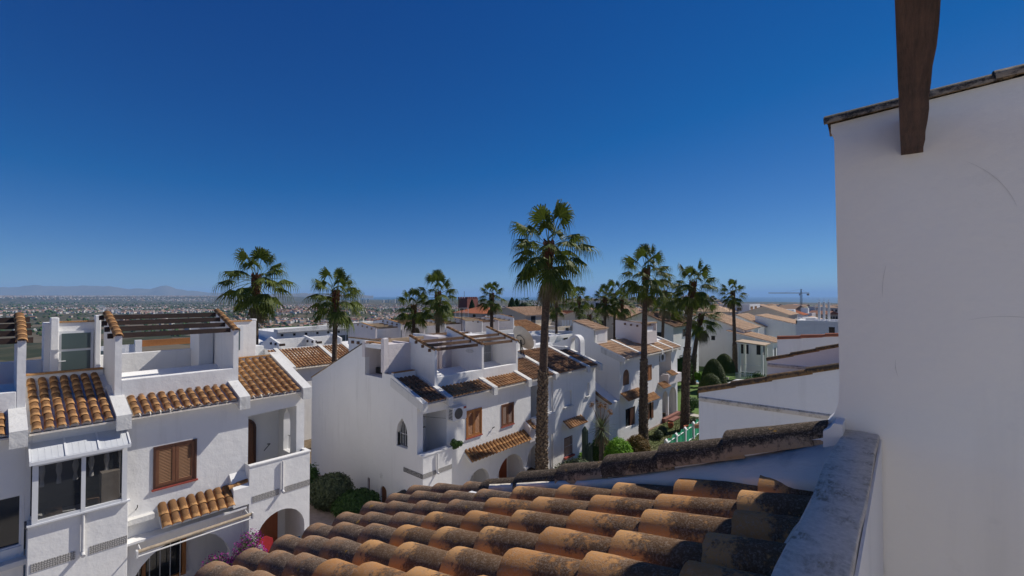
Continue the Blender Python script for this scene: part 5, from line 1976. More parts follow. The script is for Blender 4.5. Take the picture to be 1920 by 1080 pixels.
block_lane_far()

# long modern building with a cream roof edge and a row of vent holes
bx_, by_ = -49.0, 17.0
tb = thing('apartment_building', (-52, 24, -13), 'long low white building with a cream roof edge and a row of square vents', 'building')
m = MB()
m.box(-56, bx_, by_ + 2.6, by_ + 13.5, -13.5, -3.75)
m.extr([(-54, by_, -13.5), (-54, by_, -4.3), (bx_ - 0.5, by_, -4.7), (bx_ - 0.5, by_, -13.5)], (0, 2.6, 0))
m.build('wall', PLASTER, tb)
m = MB()
m.extr([(bx_ + 0.5, by_ + 2.5, -3.75), (bx_ + 0.5, by_ + 2.5, -3.45), (bx_ + 0.5, by_ + 13.6, -3.05), (bx_ + 0.5, by_ + 13.6, -3.75)], (-1.0, 0, 0))
m.build('roof_edge', COPING, tb)
for i in range(7):
    m = MB()
    m.box(bx_ - 0.02, bx_ + 0.03, by_ + 3.0 + 1.25 * i, by_ + 3.25 + 1.25 * i, -4.2, -3.95)
    m.build('vent', DARK, tb)
for i, y in enumerate((by_ + 9.0, by_ + 10.3)):
    m = MB()
    m.box(bx_ - 0.02, bx_ + 0.05, y, y + 1.15, -5.9, -4.5)
    m.build('window', GLASS_FROST, tb)
m = MB()
rr = random.Random(9)
tiles_joined(m, (bx_ - 0.2, by_ + 13.6, -4.0), (2.6, 0, -0.6), (0, 1, 0), 2.7, 4.2, 0.4, 0.28, rr)
m.build('roof_tiles', CLAY_MID if False else CLAY_FAR, tb, kind='stuff')
m = MB()
m.extr([(bx_ - 0.2, by_ + 13.6, -13), (bx_ - 0.2, by_ + 13.6, -4.05), (bx_ + 2.2, by_ + 13.6, -4.6), (bx_ + 2.2, by_ + 13.6, -13)], (0, 4.2, 0))
m.build('side_wall', PLASTER, tb)

# satellite dish on the roof of the second house
def dish():
    t = thing('satellite_dish', (-18.25, 21.95, -4.2), 'large pale satellite dish leaning on the roof beside the tall palm trunk', 'satellite dish')
    axis = Vector((0.13, 0.77, 0.42)).normalized()
    q = axis.to_track_quat('Z', 'Y')
    c = Vector((-18.25, 21.95, -2.72))
    m = MB()
    rg = []
    for k in range(7):
        rad_ = 0.86 * k / 6
        z = 0.20 * (k / 6) ** 2
        rg.append([c + q @ Vector((math.cos(2 * math.pi * i / 24) * max(rad_, 0.01), math.sin(2 * math.pi * i / 24) * max(rad_, 0.01), z)) for i in range(24)])
    m.rings(rg, True, False)
    rg2 = [[p + axis * 0.02 for p in g] for g in rg]
    m.rings(rg2, True, False)
    m.build('reflector', simple('aged_cream_enamel', (0.55, 0.50, 0.42), 0.6, var=0.25, sc=2), t)
    m = MB()
    n = 20
    for i in range(n):
        a, b = 2 * math.pi * i / n, 2 * math.pi * (i + 1) / n
        f = lambda an: c + q @ Vector((-0.02 + math.cos(an) * 0.34, math.sin(an) * 0.34, -0.06))
        m.tube(f(a), f(b), 0.022, n=6, caps=False)
    m.build('mount_ring', BLACK_IRON, t)
    m = MB()
    m.tube((-18.3, 22.0, -4.2), c - axis * 0.05, 0.05)
    m.tube(c - axis * 0.05, c + Vector((0.1, 0.2, -1.2)), 0.03)
    m.build('mast', BLACK_IRON, t)
dish()

# aerial behind
def aerial(px, zc, ztop, label):
    x, y = P(px, zc)
    t = thing('roof_aerial', (x, y, -4.9), label, 'aerial')
    m = MB()
    m.tube((x, y, -4.9), (x, y, ztop), 0.035)
    m.build('mast', STEM_GREY, t)
    m = MB()
    for k in range(4):
        m.tube((x - 0.5 + 0.33 * k, y - 0.4 + 0.27 * k, ztop - 0.75), (x - 0.5 + 0.33 * k, y - 0.4 + 0.27 * k, ztop + 0.1), 0.02)
    for zz in (-0.75, -0.3, 0.1):
        m.tube((x - 0.5, y - 0.4, ztop + zz), (x + 0.49, y + 0.41, ztop + zz), 0.02)
    m.build('grid_panel', WHITE_IRON, t)
aerial(866, 45, -1.3, 'tall mast with a square grid aerial above the pergola roofs')

# --- villas of the slope beyond, left to right
def vp(px, zc):
    return P(px, zc)
x, y = P(905, 96)
villa('cream villa with a terracotta hip roof in front of the cypresses', x, y, 9, 9, gz(x, y) - 1, V(33, 96), 'hip', PLASTER_CREAM, CLAY_RED, 1.5, [('x', 1.2, V(44, 96), 1.0, 1.0), ('y', 2.0, V(44, 96), 1.0, 1.0)])
x, y = P(985, 80)
villa('cream villa with arched porch and solar panels on its tiled roof', x, y, 12, 9, gz(x, y) - 1, V(36, 82), 'gable', PLASTER_CREAM, CLAY_PALE, 1.3, [('x', 1.5, V(52, 80), 1.4, 1.3, DARK), ('x', 5.0, V(52, 80), 0.9, 1.2), ('x', 8.0, V(52, 80), 0.9, 1.2), ('y', 3, V(50, 80), 1.0, 1.2)])
x, y = P(936, 62)
villa('cream flat roofed house beside the satellite dish', x, y, 8, 8, gz(x, y) - 1, V(60, 62), 'flat', PLASTER_CREAM, CLAY_PALE, 1.0, [('x', 1.2, V(78, 62), 0.8, 1.0)])
x, y = P(992, 56)
villa('pale house with pergola and orange mono roof behind the satellite dish', x, y, 4.5, 4, gz(x, y) - 1, V(70, 56), 'mono', PLASTER, CLAY_FAR, 1.3, [('y', 1.0, V(85, 56), 0.9, 1.0)])
x, y = P(1045, 66)
villa('cream house with washing on its roof behind the tall palm', x, y, 8, 7, gz(x, y) - 1, V(58, 66), 'flat', PLASTER_CREAM, CLAY_PALE, 1.0, [('x', 2, V(74, 66), 0.9, 1.0), ('x', 5, V(74, 66), 0.9, 1.0)])
x, y = P(1030, 48)
villa('white roof terrace house next to the little stone arch', x, y, 8, 6, gz(x, y) - 1, V(76, 48), 'flat', PLASTER, CLAY_PALE, 1.0, [('x', 2.5, V(96, 48), 0.9, 0.8)])
x, y = P(1072, 92)
villa('white house with rust red walls between two palms', x, y, 7, 7, gz(x, y) - 1, V(30, 92), 'flat', plaster('rust_red_plaster', (0.42, 0.16, 0.09)), CLAY_RED, 1.0, [('x', 2, V(42, 92), 1.0, 1.2)])
x, y = P(1105, 74)
villa('white flat roofed house behind the orange roof box', x, y, 11, 7, gz(x, y) - 1, V(48, 74), 'flat', PLASTER, CLAY_PALE, 1.0, [('x', 2, V(60, 74), 1.0, 1.0), ('x', 5, V(60, 74), 1.0, 1.0), ('x', 8, V(60, 74), 1.0, 1.0)])
x, y = P(1142, 118)
villa('tall white house on the rise at the foot of the palm pair', x, y, 8, 8, gz(x, y) - 1, V(10, 118), 'flat', PLASTER, CLAY_PALE, 1.0, [('x', 1.5, V(22, 118), 1.0, 1.2), ('x', 5, V(22, 118), 1.0, 1.2), ('y', 3, V(22, 118), 1.0, 1.2)])
x, y = P(1168, 66)
villa('broad house with a shallow buff gable roof behind the shaded terrace wall', x, y, 12, 12, gz(x, y) - 1, V(47, 66), 'gable', PLASTER_CREAM, CLAY_PALE, 1.7, [('x', 2, V(62, 66), 1.0, 1.0), ('y', 3, V(60, 66), 1.0, 1.0)])
x, y = P(1262, 56)
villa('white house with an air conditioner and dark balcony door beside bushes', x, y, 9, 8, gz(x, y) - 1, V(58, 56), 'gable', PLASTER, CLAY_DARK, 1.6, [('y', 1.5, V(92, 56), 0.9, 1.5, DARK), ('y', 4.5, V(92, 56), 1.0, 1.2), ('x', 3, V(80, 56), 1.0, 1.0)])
x, y = P(1393, 66)
villa('white gabled house with one small dark window behind the flat topped tree', x, y, 9, 12, gz(x, y) - 1, V(64, 66), 'gable', PLASTER, CLAY_PALE, 2.1, [('y', 3.9, V(86, 66), 0.55, 0.65, DARK), ('y', 9.4, V(100, 66), 1.3, 1.8, DARK), ('x', 0.7, V(78, 66), 0.8, 1.2), ('y', 0.8, V(128, 66), 1.4, 1.2, DARK)])
x, y = P(1432, 78)
villa('white gabled house with balcony terraces behind the porch pergola', x, y, 8, 9, gz(x, y) - 1, V(58, 78), 'gable', PLASTER, CLAY_PALE, 1.9, [('y', 3.2, V(72, 78), 0.5, 0.5), ('x', 1.0, V(72, 78), 0.9, 1.4, DARK)])
x, y = P(1478, 92)
villa('cream gabled house with two dark windows under the crane', x, y, 10, 9, gz(x, y) - 1, V(36, 92), 'gable', PLASTER_CREAM, CLAY_PALE, 1.6, [('y', 3.2, V(46, 92), 0.9, 1.1, DARK), ('x', 1.4, V(54, 92), 0.8, 1.2, DARK), ('x', 5.5, V(54, 92), 0.8, 1.2, DARK)])
x, y = P(1448, 62)
villa('small white house with a tiled lean-to roof and red planter boxes', x, y, 6, 6, gz(x, y) - 1, V(88, 62), 'mono', PLASTER, CLAY_PALE, 1.3, [('x', 0.8, V(118, 62), 0.9, 1.4, DARK), ('x', 2.7, V(118, 62), 0.9, 1.4, DARK), ('y', 1.0, V(112, 62), 1.0, 1.3, DARK), ('y', 3.0, V(112, 62), 1.0, 1.3, DARK)])
x, y = P(1405, 126)
villa('white flat roofed house with an orange awning under its roof line', x, y, 12, 8, gz(x, y) - 1, V(16, 126), 'flat', PLASTER, CLAY_PALE, 1.0, [('x', 1.0, V(26, 126), 2.6, 0.9, CLAY_MID), ('x', 5.5, V(26, 126), 2.6, 0.9, CLAY_MID), ('y', 2, V(28, 126), 1.2, 0.9)])
x, y = P(1368, 122)
villa('low house with a dusty pink roof and two cream chimneys', x, y, 9, 9, gz(x, y) - 1, V(30, 122), 'hip', PLASTER_CREAM, CLAY_PALE, 1.6, [('y', 3, V(42, 122), 1.1, 1.1)])
x, y = P(1530, 74)
villa('long low white house with a worn grey tiled roof near the end wall', x, y, 9, 9, gz(x, y) - 1, V(62, 74), 'mono', PLASTER, CLAY_PALE, 1.9, [('x', 2, V(80, 74), 0.9, 1.0)])
x, y = P(1578, 46)
t_ = villa('tall plain white house with three thin chimney flues at the end wall', x, y, 5, 4, gz(x, y) - 1, V(48, 46), 'flat', PLASTER, CLAY_PALE, 1.0, [('y', 0.6, V(70, 46), 0.5, 0.6)])
for k in range(3):
    m = MB()
    m.box(x - 2.1 + 0.42 * k, x - 1.9 + 0.42 * k, y + 0.6, y + 0.8, V(48, 46) - 0.3, V(12, 46))
    m.tube((x - 2.0 + 0.42 * k, y + 0.7, V(12, 46)), (x - 2.0 + 0.42 * k, y + 0.7, V(6, 46)), 0.02)
    m.build('chimney', PLASTER, t_)
for k, (px, zc, lab) in enumerate(((1190, 150, 'small white house left of the leaning palm, high on the slope'), (1228, 170, 'white cube house under the hanging palm leaves'), (1120, 175, 'white house below the grey hill with a terracotta roof'), (1330, 190, 'white house between two palm crowns near the skyline'), (1465, 150, 'house with a bright terracotta hip roof left of the crane'), (1505, 165, 'house with a dark flat roof below the crane'), (1545, 140, 'white house with terracotta roof close to the end wall'), (1290, 150, 'pink white house half hidden by the second palm'))):
    x, y = P(px, zc)
    villa(lab, x, y, 9 + k % 3, 8, gz(x, y) - 1, gz(x, y) + 3.4 + (k % 2), ('hip', 'flat', 'gable')[k % 3], PLASTER if k % 3 else PLASTER_PINK, CLAY_RED if k % 2 else CLAY_PALE, 1.4, [('x', 1.5, gz(x, y) + 1.0, 1.1, 1.2), ('x', 5.0, gz(x, y) + 1.0, 1.1, 1.2), ('y', 3.0, gz(x, y) + 1.0, 1.1, 1.2)], tp=0.4)

for k, (px, zc, lab) in enumerate(((1348, 98, 'white flat house with terrace wall just left of the lone palm trunk'), (1418, 104, 'white cube house showing above the gabled roofs, right of the lone palm'), (1500, 112, 'white flat roofed house directly under the crane mast'), (1543, 98, 'white flat house touching the end wall above the flues'), (1392, 152, 'small white house above the house with the orange awning'), (1452, 176, 'low white house in the gap left of the crane jib'), (1522, 190, 'pink white house on the skyline right of the crane mast'), (1240, 120, 'white stepped house behind the palm with the leaning trunk'))):
    x, y = P(px, zc)
    t_ = villa(lab, x, y, 7 + (k * 3) % 5, 6 + k % 3, gz(x, y) - 1, gz(x, y) + 4.2 + (k % 3) * 0.7, 'flat', PLASTER_PINK if k == 6 else PLASTER, CLAY_PALE, 1.0, [('x', 0.8, gz(x, y) + 1.6, 0.9, 1.2), ('x', 3.2, gz(x, y) + 1.6, 0.9, 1.2), ('y', 1.2, gz(x, y) + 1.6, 0.8, 1.0), ('y', 3.4, gz(x, y) + 1.6, 0.8, 1.0)])
    m = MB()
    zt_ = gz(x, y) + 4.2 + (k % 3) * 0.7
    m.box(x - 4.2, x - 1.6, y + 1.5, y + 4.2, zt_ - 0.4, zt_ + 2.2)
    m.build('roof_room', PLASTER, t_)

# washing on the cream roof
x, y = P(1050, 65)
t_ = thing('washing_line', (x, y, V(58, 66)), 'white washing hung on a line on the cream roof', 'washing line')
m = MB()
m.tube((x, y, V(60, 66)), (x, y, V(44, 66)), 0.03)
m.tube((x + 1.2, y + 1.4, V(60, 66)), (x + 1.2, y + 1.4, V(44, 66)), 0.03)
m.tube((x, y, V(45, 66)), (x + 1.2, y + 1.4, V(45, 66)), 0.012)
m.build('post', WHITE_IRON, t_)
for k in range(4):
    m = MB()
    a, b = 0.12 + 0.22 * k, 0.30 + 0.22 * k
    m.extr([(x + 1.2 * a, y + 1.4 * a, V(45, 66)), (x + 1.2 * b, y + 1.4 * b, V(45, 66)), (x + 1.2 * b, y + 1.4 * b, V(55, 66) + 0.1 * (k % 2)), (x + 1.2 * a, y + 1.4 * a, V(56, 66))], (0.02, -0.015, 0))
    m.build('cloth', ALU, t_)

# white pergola on posts above the cream house
x, y = P(948, 58)
t_ = thing('roof_pergola', (x, y, V(75, 58)), 'thin white pergola on posts on the cream roof beside the dish', 'pergola')
for k, (a, b) in enumerate(((0, 0), (0, 4.2), (-2.2, 0), (-2.2, 4.2))):
    m = MB()
    m.box(x + a - 0.06, x + a + 0.06, y + b - 0.06, y + b + 0.06, V(92, 58), V(62, 58))
    m.build('post', ALU, t_)
m = MB()
m.box(x - 2.3, x + 0.1, y - 0.1, y + 4.3, V(62, 58), V(58, 58))
m.build('roof', ALU, t_)

# red castle-like house on the ridge
x, y = P(876, 210)
t_ = thing('castle_house', (x, y, gz(x, y)), 'red brown castle-like house with battlements on the ridge', 'building')
RED_PL = plaster('dark_red_plaster', (0.26, 0.09, 0.07))
RED_OR = plaster('orange_brown_plaster', (0.36, 0.15, 0.085))
m = MB()
m.box(x - 6.2, x, y, y + 7, gz(x, y) - 2, V(4.5, 210))
m.build('keep', RED_PL, t_)
for i in range(5):
    m = MB()
    m.box(x - 0.6, x + 0.08, y + 0.15 + 1.4 * i, y + 0.95 + 1.4 * i, V(4.5, 210), V(1.8, 210))
    m.build('battlement', RED_PL, t_)
for i in range(4):
    m = MB()
    m.box(x - 1.4 - 1.6 * i, x - 0.7 - 1.6 * i, y - 0.08, y + 0.5, V(4.5, 210), V(1.8, 210))
    m.build('battlement', RED_PL, t_)
m = MB()
m.box(x - 6, x + 1.5, y + 7, y + 12, gz(x, y) - 2, V(16, 210))
m.box(x - 0.5, x + 3, y - 1.5, y + 9, gz(x, y) - 2, V(24, 210))
m.build('side_wing', RED_OR, t_)
for i in range(4):
    m = MB()
    m.box(x + 2.98, x + 3.04, y + 0.4 + 2.2 * i, y + 1.3 + 2.2 * i, V(36, 210), V(29, 210))
    m.build('window', DARK, t_)
m = MB()
m.tube((x - 3, y + 1, V(1.5, 210)), (x - 3, y + 1, V(-9, 210)), 0.08)
m.build('mast', STEM_GREY, t_)

# tower crane
def crane():
    zc = 520.0
    x, y = P(1502, zc)
    zb = gz(x, y)
    t = thing('tower_crane', (x, y, zb), 'tall construction crane with a long horizontal jib on the skyline', 'crane')
    CR = simple('dull_crane_steel', (0.20, 0.19, 0.17), 0.6)
    c, s = math.cos(VIEW), math.sin(VIEW)
    rt = Vector((c, s, 0))
    fw = Vector((-s, c, 0))
    b = Vector((x, y, 0))
    zj = V(-5.5, zc)
    def lattice(m, p0, p1, w, n):
        d = (p1 - p0)
        u = d.normalized()
        a1 = Vector((0, 0, 1)) if abs(u.z) < 0.5 else rt
        a2 = fw
        cs = [(a1 + a2) * w, (a1 - a2) * w, (-a1 - a2) * w, (-a1 + a2) * w]
        for q in cs:
            m.tube(p0 + q, p1 + q, 0.13, n=4, smooth=False)
        for i in range(n):
            e0, e1 = p0 + d * (i / n), p0 + d * ((i + 1) / n)
            for k in range(4):
                m.tube(e0 + cs[k], e1 + cs[(k + 1) % 4], 0.08, n=4, smooth=False, caps=False)
    m = MB()
    lattice(m, b + Vector((0, 0, zb)), b + Vector((0, 0, zj)), 0.75, 14)
    m.build('mast', CR, t)
    m = MB()
    lattice(m, b + Vector((0, 0, zj)) + rt * 1.0, b + Vector((0, 0, zj)) - rt * 37, 0.6, 22)
    m.build('jib', CR, t)
    m = MB()
    lattice(m, b + Vector((0, 0, zj)) + rt * 1.0, b + Vector((0, 0, zj)) + rt * 9, 0.6, 5)
    m.build('counter_jib', CR, t)
    m = MB()
    p = b + Vector((0, 0, zj - 1.2)) + rt * 8
    m.box(p.x - 1.2, p.x + 1.2, p.y - 1.2, p.y + 1.2, p.z - 1.6, p.z + 0.6)
    m.build('counterweight', CONCRETE, t)
    m = MB()
    top = b + Vector((0, 0, zj + 4.5))
    lattice(m, b + Vector((0, 0, zj)), top, 0.35, 3)
    m.tube(top, b + Vector((0, 0, zj)) - rt * 22, 0.06, n=4)
    m.tube(top, b + Vector((0, 0, zj)) + rt * 8, 0.06, n=4)
    m.build('tower_head', CR, t)
    m = MB()
    p = b + Vector((0, 0, zj - 1.8)) - rt * 1.2
    m.box(p.x - 0.9, p.x + 0.9, p.y - 0.9, p.y + 0.9, p.z - 1.0, p.z + 1.0)
    m.build('cab', ALU, t)
crane()

# --- the town and farmland in the distance
def far_house_mesh(i, r):
    m = MB()
    w, l, h = r.uniform(6, 9), r.uniform(8, 14), r.uniform(3.2, 6.2)
    kind = i % 4
    if kind == 0:
        m.box(-w / 2, w / 2, -l / 2, l / 2, -3, h, 0)
        m.box(-w / 4, w / 4, -l / 4, l / 8, h, h + 2.4, 0)
    else:
        m.box(-w / 2, w / 2, -l / 2, l / 2, -3, h, 0)
        k = w * 0.22
        m.add([(-w / 2 - .3, -l / 2 - .3, h), (w / 2 + .3, -l / 2 - .3, h), (w / 2 + .3, l / 2 + .3, h), (-w / 2 - .3, l / 2 + .3, h), (0, -l / 2 + (w / 2 if kind == 1 else 0), h + k), (0, l / 2 - (w / 2 if kind == 1 else 0), h + k)],
              [(0, 3, 5, 4), (1, 4, 5, 2), (0, 4, 1), (2, 5, 3)], mi=1)
    for k in range(3):
        y = -l / 2 + l * (k + 0.6) / 3.4
        m.box(w / 2 - 0.1, w / 2 + 0.04, y, y + 1.2, h - 2.2, h - 0.9, 2)
        m.box(-w / 4 * (k - 1) - 0.5, -w / 4 * (k - 1) + 0.5, -l / 2 - 0.04, -l / 2 + 0.1, h - 2.2, h - 0.9, 2)
    return m
FW = [simple('distant_white_render', (0.58, 0.56, 0.53), 0.9, var=0.12, sc=0.05), simple('distant_cream_render', (0.48, 0.41, 0.32), 0.9, var=0.15, sc=0.05), simple('distant_rose_render', (0.46, 0.32, 0.26), 0.9, var=0.15, sc=0.05)]
FR = [simple('distant_terracotta', (0.33, 0.135, 0.075), 0.9, var=0.25, sc=0.08), simple('distant_pale_tile', (0.36, 0.22, 0.14), 0.9, var=0.25, sc=0.08)]
rf = random.Random(77)
FAR = []
for i in range(12):
    FAR.append(far_house_mesh(i, rf).mesh('far_house', [FW[(0, 0, 1, 2)[i % 4]], FR[i % 2], DARK]))
spots = []
def zone(n, p0, p1, d0, d1, pw=1.0, ok=None):
    out = []
    tries = 0
    while len(out) < n and tries < n * 30:
        tries += 1
        zc = d0 + (d1 - d0) * rf.random() ** pw
        x, y = P(rf.uniform(p0, p1), zc)
        if ok and not ok(x, y):
            continue
        out.append((x, y))
    return out
near_far = zone(120, 470, 905, 560, 1250, 1.2, lambda x, y: not (azd(x, y)[0] < -15 and azd(x, y)[1] < 980)) + zone(115, 1160, 1575, 190, 620, 1.0) + zone(40, -20, 470, 1050, 1700, 1.0) + zone(18, 640, 760, 300, 520)
near_far.sort(key=lambda q: math.hypot(*q))
used = []
k = 0
for x, y in near_far:
    if any((x - a) ** 2 + (y - b) ** 2 < 130 for a, b in used):
        continue
    used.append((x, y))
    o = bpy.data.objects.new('house', FAR[k % 12])
    place(o, (x, y, gz(x, y)))
    o.rotation_euler = (0, 0, rf.choice((0.0, 0.5, -0.6, 1.57, 1.1)) + rf.uniform(-0.2, 0.2))
    kd = ('flat roofed white house', 'pale tiled white house', 'terracotta roofed cream house', 'pale tiled rose house')[k % 4]
    az_ = azd(x, y)[0]
    wh = 'on the plain at the foot of the mountains' if az_ < -30 else 'in the valley town left of the ridge grove' if az_ < -3 else 'behind the garden palms, below the sea'
    props(o, 'small ' + kd + ' ' + wh, 'house', 'small far ' + kd + 's ' + wh)
    k += 1
m = MB()
def far_box(x, y, s=1.0):
    w, l, h = rf.uniform(6, 10) * s, rf.uniform(8, 15) * s, rf.uniform(3.5, 7) * s
    a = rf.uniform(0, 3.14)
    z = gz(x, y)
    ca, sa = math.cos(a), math.sin(a)
    f = lambda u, v, q: (x + u * ca - v * sa, y + u * sa + v * ca, z + q)
    p = [f(-w / 2, -l / 2, -2), f(w / 2, -l / 2, -2), f(w / 2, l / 2, -2), f(-w / 2, l / 2, -2), f(-w / 2, -l / 2, h), f(w / 2, -l / 2, h), f(w / 2, l / 2, h), f(-w / 2, l / 2, h), f(0, -l / 2, h + w * 0.22), f(0, l / 2, h + w * 0.22)]
    wi = rf.choice((0, 0, 0, 1, 2))
    if rf.random() < 0.35:
        m.add(p[:8], [(0, 1, 5, 4), (1, 2, 6, 5), (2, 3, 7, 6), (3, 0, 4, 7), (4, 5, 6, 7)], mi=wi)
    else:
        m.add(p, [(0, 1, 5, 8, 4), (1, 2, 6, 5), (2, 3, 7, 9, 6), (3, 0, 4, 7)], mi=wi)
        m.add(p, [(4, 8, 9, 7), (5, 6, 9, 8)], mi=3 + rf.randrange(2))
cl = lambda x, y: wob(x, y, 170) > -0.25
for x, y in zone(2300, 520, 1010, 1150, 4200, 1.2, cl) + zone(500, 430, 640, 1300, 3200, 1.0, cl) + zone(700, 1180, 1580, 600, 3000, 1.0) + zone(260, -20, 480, 1650, 4200, 1.0, lambda x, y: wob(x, y, 240) > 0.2) + zone(600, -30, 480, 2000, 3000, 1.0, lambda x, y: wob(x, y, 300) > 0.35):
    far_box(x, y)
for x, y in zone(1500, -40, 400, 6300, 9600, 0.8, lambda x, y: wob(x, y, 900) > -0.5):
    far_box(x, y, 1.5)
m.build('distant_town', FW + FR, kind='stuff')
# tower blocks on the coast
tower = MB()
tower.box(-9, 9, -7, 7, 0, 42, 0)
for fz in range(6):
    tower.box(-9.2, 9.2, -7.25, -7.0, 3 + 6.4 * fz, 5.6 + 6.4 * fz, 1)
tme = tower.mesh('tower_block', [FW[0], FW[1]])
for k in range(15):
    px = (672, 679, 684, 690, 719, 724, 729, 734, 739, 744, 749, 754, 759, 764, 770)[k]
    x, y = P(px + rf.uniform(-1, 1), 5200 + rf.uniform(-200, 300))
    o = bpy.data.objects.new('tower_block', tme)
    place(o, (x, y, gz(x, y)))
    o.rotation_euler = (0, 0, VIEW + rf.uniform(-0.4, 0.4))
    o.scale = (0.9, 0.9, rf.uniform(0.65, 1.1))
    props(o, 'pale high rise block on the far coast below the sea line', 'building', 'high rise blocks on the coast')
# scrub and orchard trees of the plain
m = MB()
def tuft(x, y, s):
    z = gz(x, y)
    for q in range(3):
        cx, cy, cz = x + rf.uniform(-s, s) * .5, y + rf.uniform(-s, s) * .5, z + s * rf.uniform(0.3, 0.7)
        rr_ = s * rf.uniform(0.4, 0.65)
        p = [(cx + rr_ * rf.uniform(.7, 1.2), cy, cz), (cx, cy + rr_ * rf.uniform(.7, 1.2), cz), (cx - rr_ * rf.uniform(.7, 1.2), cy, cz), (cx, cy - rr_ * rf.uniform(.7, 1.2), cz), (cx, cy, cz + rr_ * rf.uniform(.7, 1.2)), (cx, cy, cz - rr_)]
        m.add(p, [(0, 1, 4), (1, 2, 4), (2, 3, 4), (3, 0, 4), (1, 0, 5), (2, 1, 5), (3, 2, 5), (0, 3, 5)], True, rf.random())
for x, y in zone(2600, 380, 980, 300, 3000, 1.6) + zone(1700, 470, 745, 560, 1000, 1.0) + zone(1000, -30, 480, 900, 5500, 1.5) + zone(900, 1000, 1580, 330, 3000, 1.2):
    tuft(x, y, rf.uniform(2.0, 5.5) * (1 + math.hypot(x, y) / 4000))
m.build('scrub_trees', LEAF_DARK, kind='stuff')
# smoke of a field fire
sm = bpy.data.materials.new('thin_blue_smoke')
sm.use_nodes = True
st = sm.node_tree
st.nodes.clear()
v_ = st.nodes.new('ShaderNodeVolumePrincipled')
v_.inputs['Color'].default_value = (0.75, 0.85, 1.0, 1)
v_.inputs['Density'].default_value = 0.012
so_ = st.nodes.new('ShaderNodeOutputMaterial')
st.links.new(v_.outputs[0], so_.inputs['Volume'])
for px, hh in ((200, 42), (224, 26)):
    m = MB()
    x, y = P(px, 1900)
    z = gz(x, y)
    rg = []
    for k in range(7):
        tt = k / 6
        cx, cy = P(px - 12 * tt * hh / 40, 1900)
        w = 4 + 16 * tt if k < 6 else 3
        rg.append([(cx + w * math.cos(a * 0.785), cy + w * math.sin(a * 0.785), z + 1.0 + hh * tt) for a in range(8)])
    m.rings(rg, True, True)
    m.build('smoke', sm, kind='stuff')

# ================================================================== palms
def frond_mesh(name, el, seed, mat, dry=False):
    """one fan leaf: stalk along +x rising at el degrees, pleated blade whose split tips hang"""
    r = random.Random(seed)
    m = MB()
    e = rad(el)
    Lp = r.uniform(1.1, 1.45)
    d0 = Vector((math.cos(e), 0, math.sin(e)))
    pts = []
    sag = 0.16 * math.cos(e) + 0.03
    for k in range(5):
        t = k / 4
        pts.append(d0 * (Lp * t) + Vector((0, 0, -sag * t * t)))
    w = 0.022
    for k in range(4):
        a, b = pts[k], pts[k + 1]
        m.add([a + Vector((0, -w, 0)), a + Vector((0, w, 0)), b + Vector((0, w * .8, 0)), b + Vector((0, -w * .8, 0)), a + Vector((0, 0, -w)), b + Vector((0, 0, -w * .8))], [(0, 1, 2, 3), (1, 4, 5, 2), (4, 0, 3, 5)], False, 0.9)
    ax = (pts[4] - pts[3]).normalized()
    ax = (ax + Vector((0, 0, -0.25 * math.cos(e)))).normalized()
    lat = Vector((0, 1, 0))
    nr = ax.cross(lat)
    if nr.z < 0:
        nr = -nr
    o = pts[4]
    n = 24
    R0 = r.uniform(0.86, 1.0)
    grav = Vector((0, 0, -1))
    fold = r.uniform(0.25, 0.5)
    prev = None
    for i in range(n + 1):
        ph = rad(-118 + 236 * i / n)
        c, s = math.cos(ph), math.sin(ph)
        dr = ax * c + lat * s * math.cos(fold) - nr * abs(s) * math.sin(fold)
        pleat = (0.03 if i % 2 else -0.03)
        L = R0 * (0.72 + 0.28 * max(c, -0.2)) * r.uniform(0.94, 1.04)
        p1 = o + dr * (L * 0.52) + nr * pleat + grav * (0.03 * L)
        droop = r.uniform(0.10, 0.26) if not dry else 0.35
        p2 = o + dr * (L * 0.80) + grav * (droop * 0.55) + lat * r.uniform(-.02, .02)
        hang = r.uniform(0.22, 0.50) if r.random() < 0.75 else 0.12
        p3 = o + dr * (L * r.uniform(0.90, 1.0)) + grav * (droop * 0.8 + hang) + lat * r.uniform(-.04, .04)
        sh = r.uniform(0.0, 0.75) + (0.25 if i % 2 else 0.0)
        t1 = (ax * -s + lat * c * math.cos(fold) + nr * 0.0).normalized()
        w2 = 0.034
        m.add([p1 - t1 * 0.05, p1 + t1 * 0.05, p2 + t1 * w2 * 0.6, p2 - t1 * w2 * 0.6, p3], [(0, 1, 2, 3), (3, 2, 4)], False, sh)
        if prev is not None:
            m.add([o, prev, p1], [(0, 1, 2)], False, sh * 0.7)
        prev = p1
    return m.mesh(name, mat)

ELS = (80, 64, 48, 30, 12, -8, -28, -48, -66)
FRONDS = {el: [frond_mesh('palm_frond', el, 100 + k * 17 + el, FROND) for k in range(3)] for el in ELS}
DRY = [frond_mesh('dry_palm_frond', el, 300 + el, FROND_DRY, True) for el in (-62, -72)]

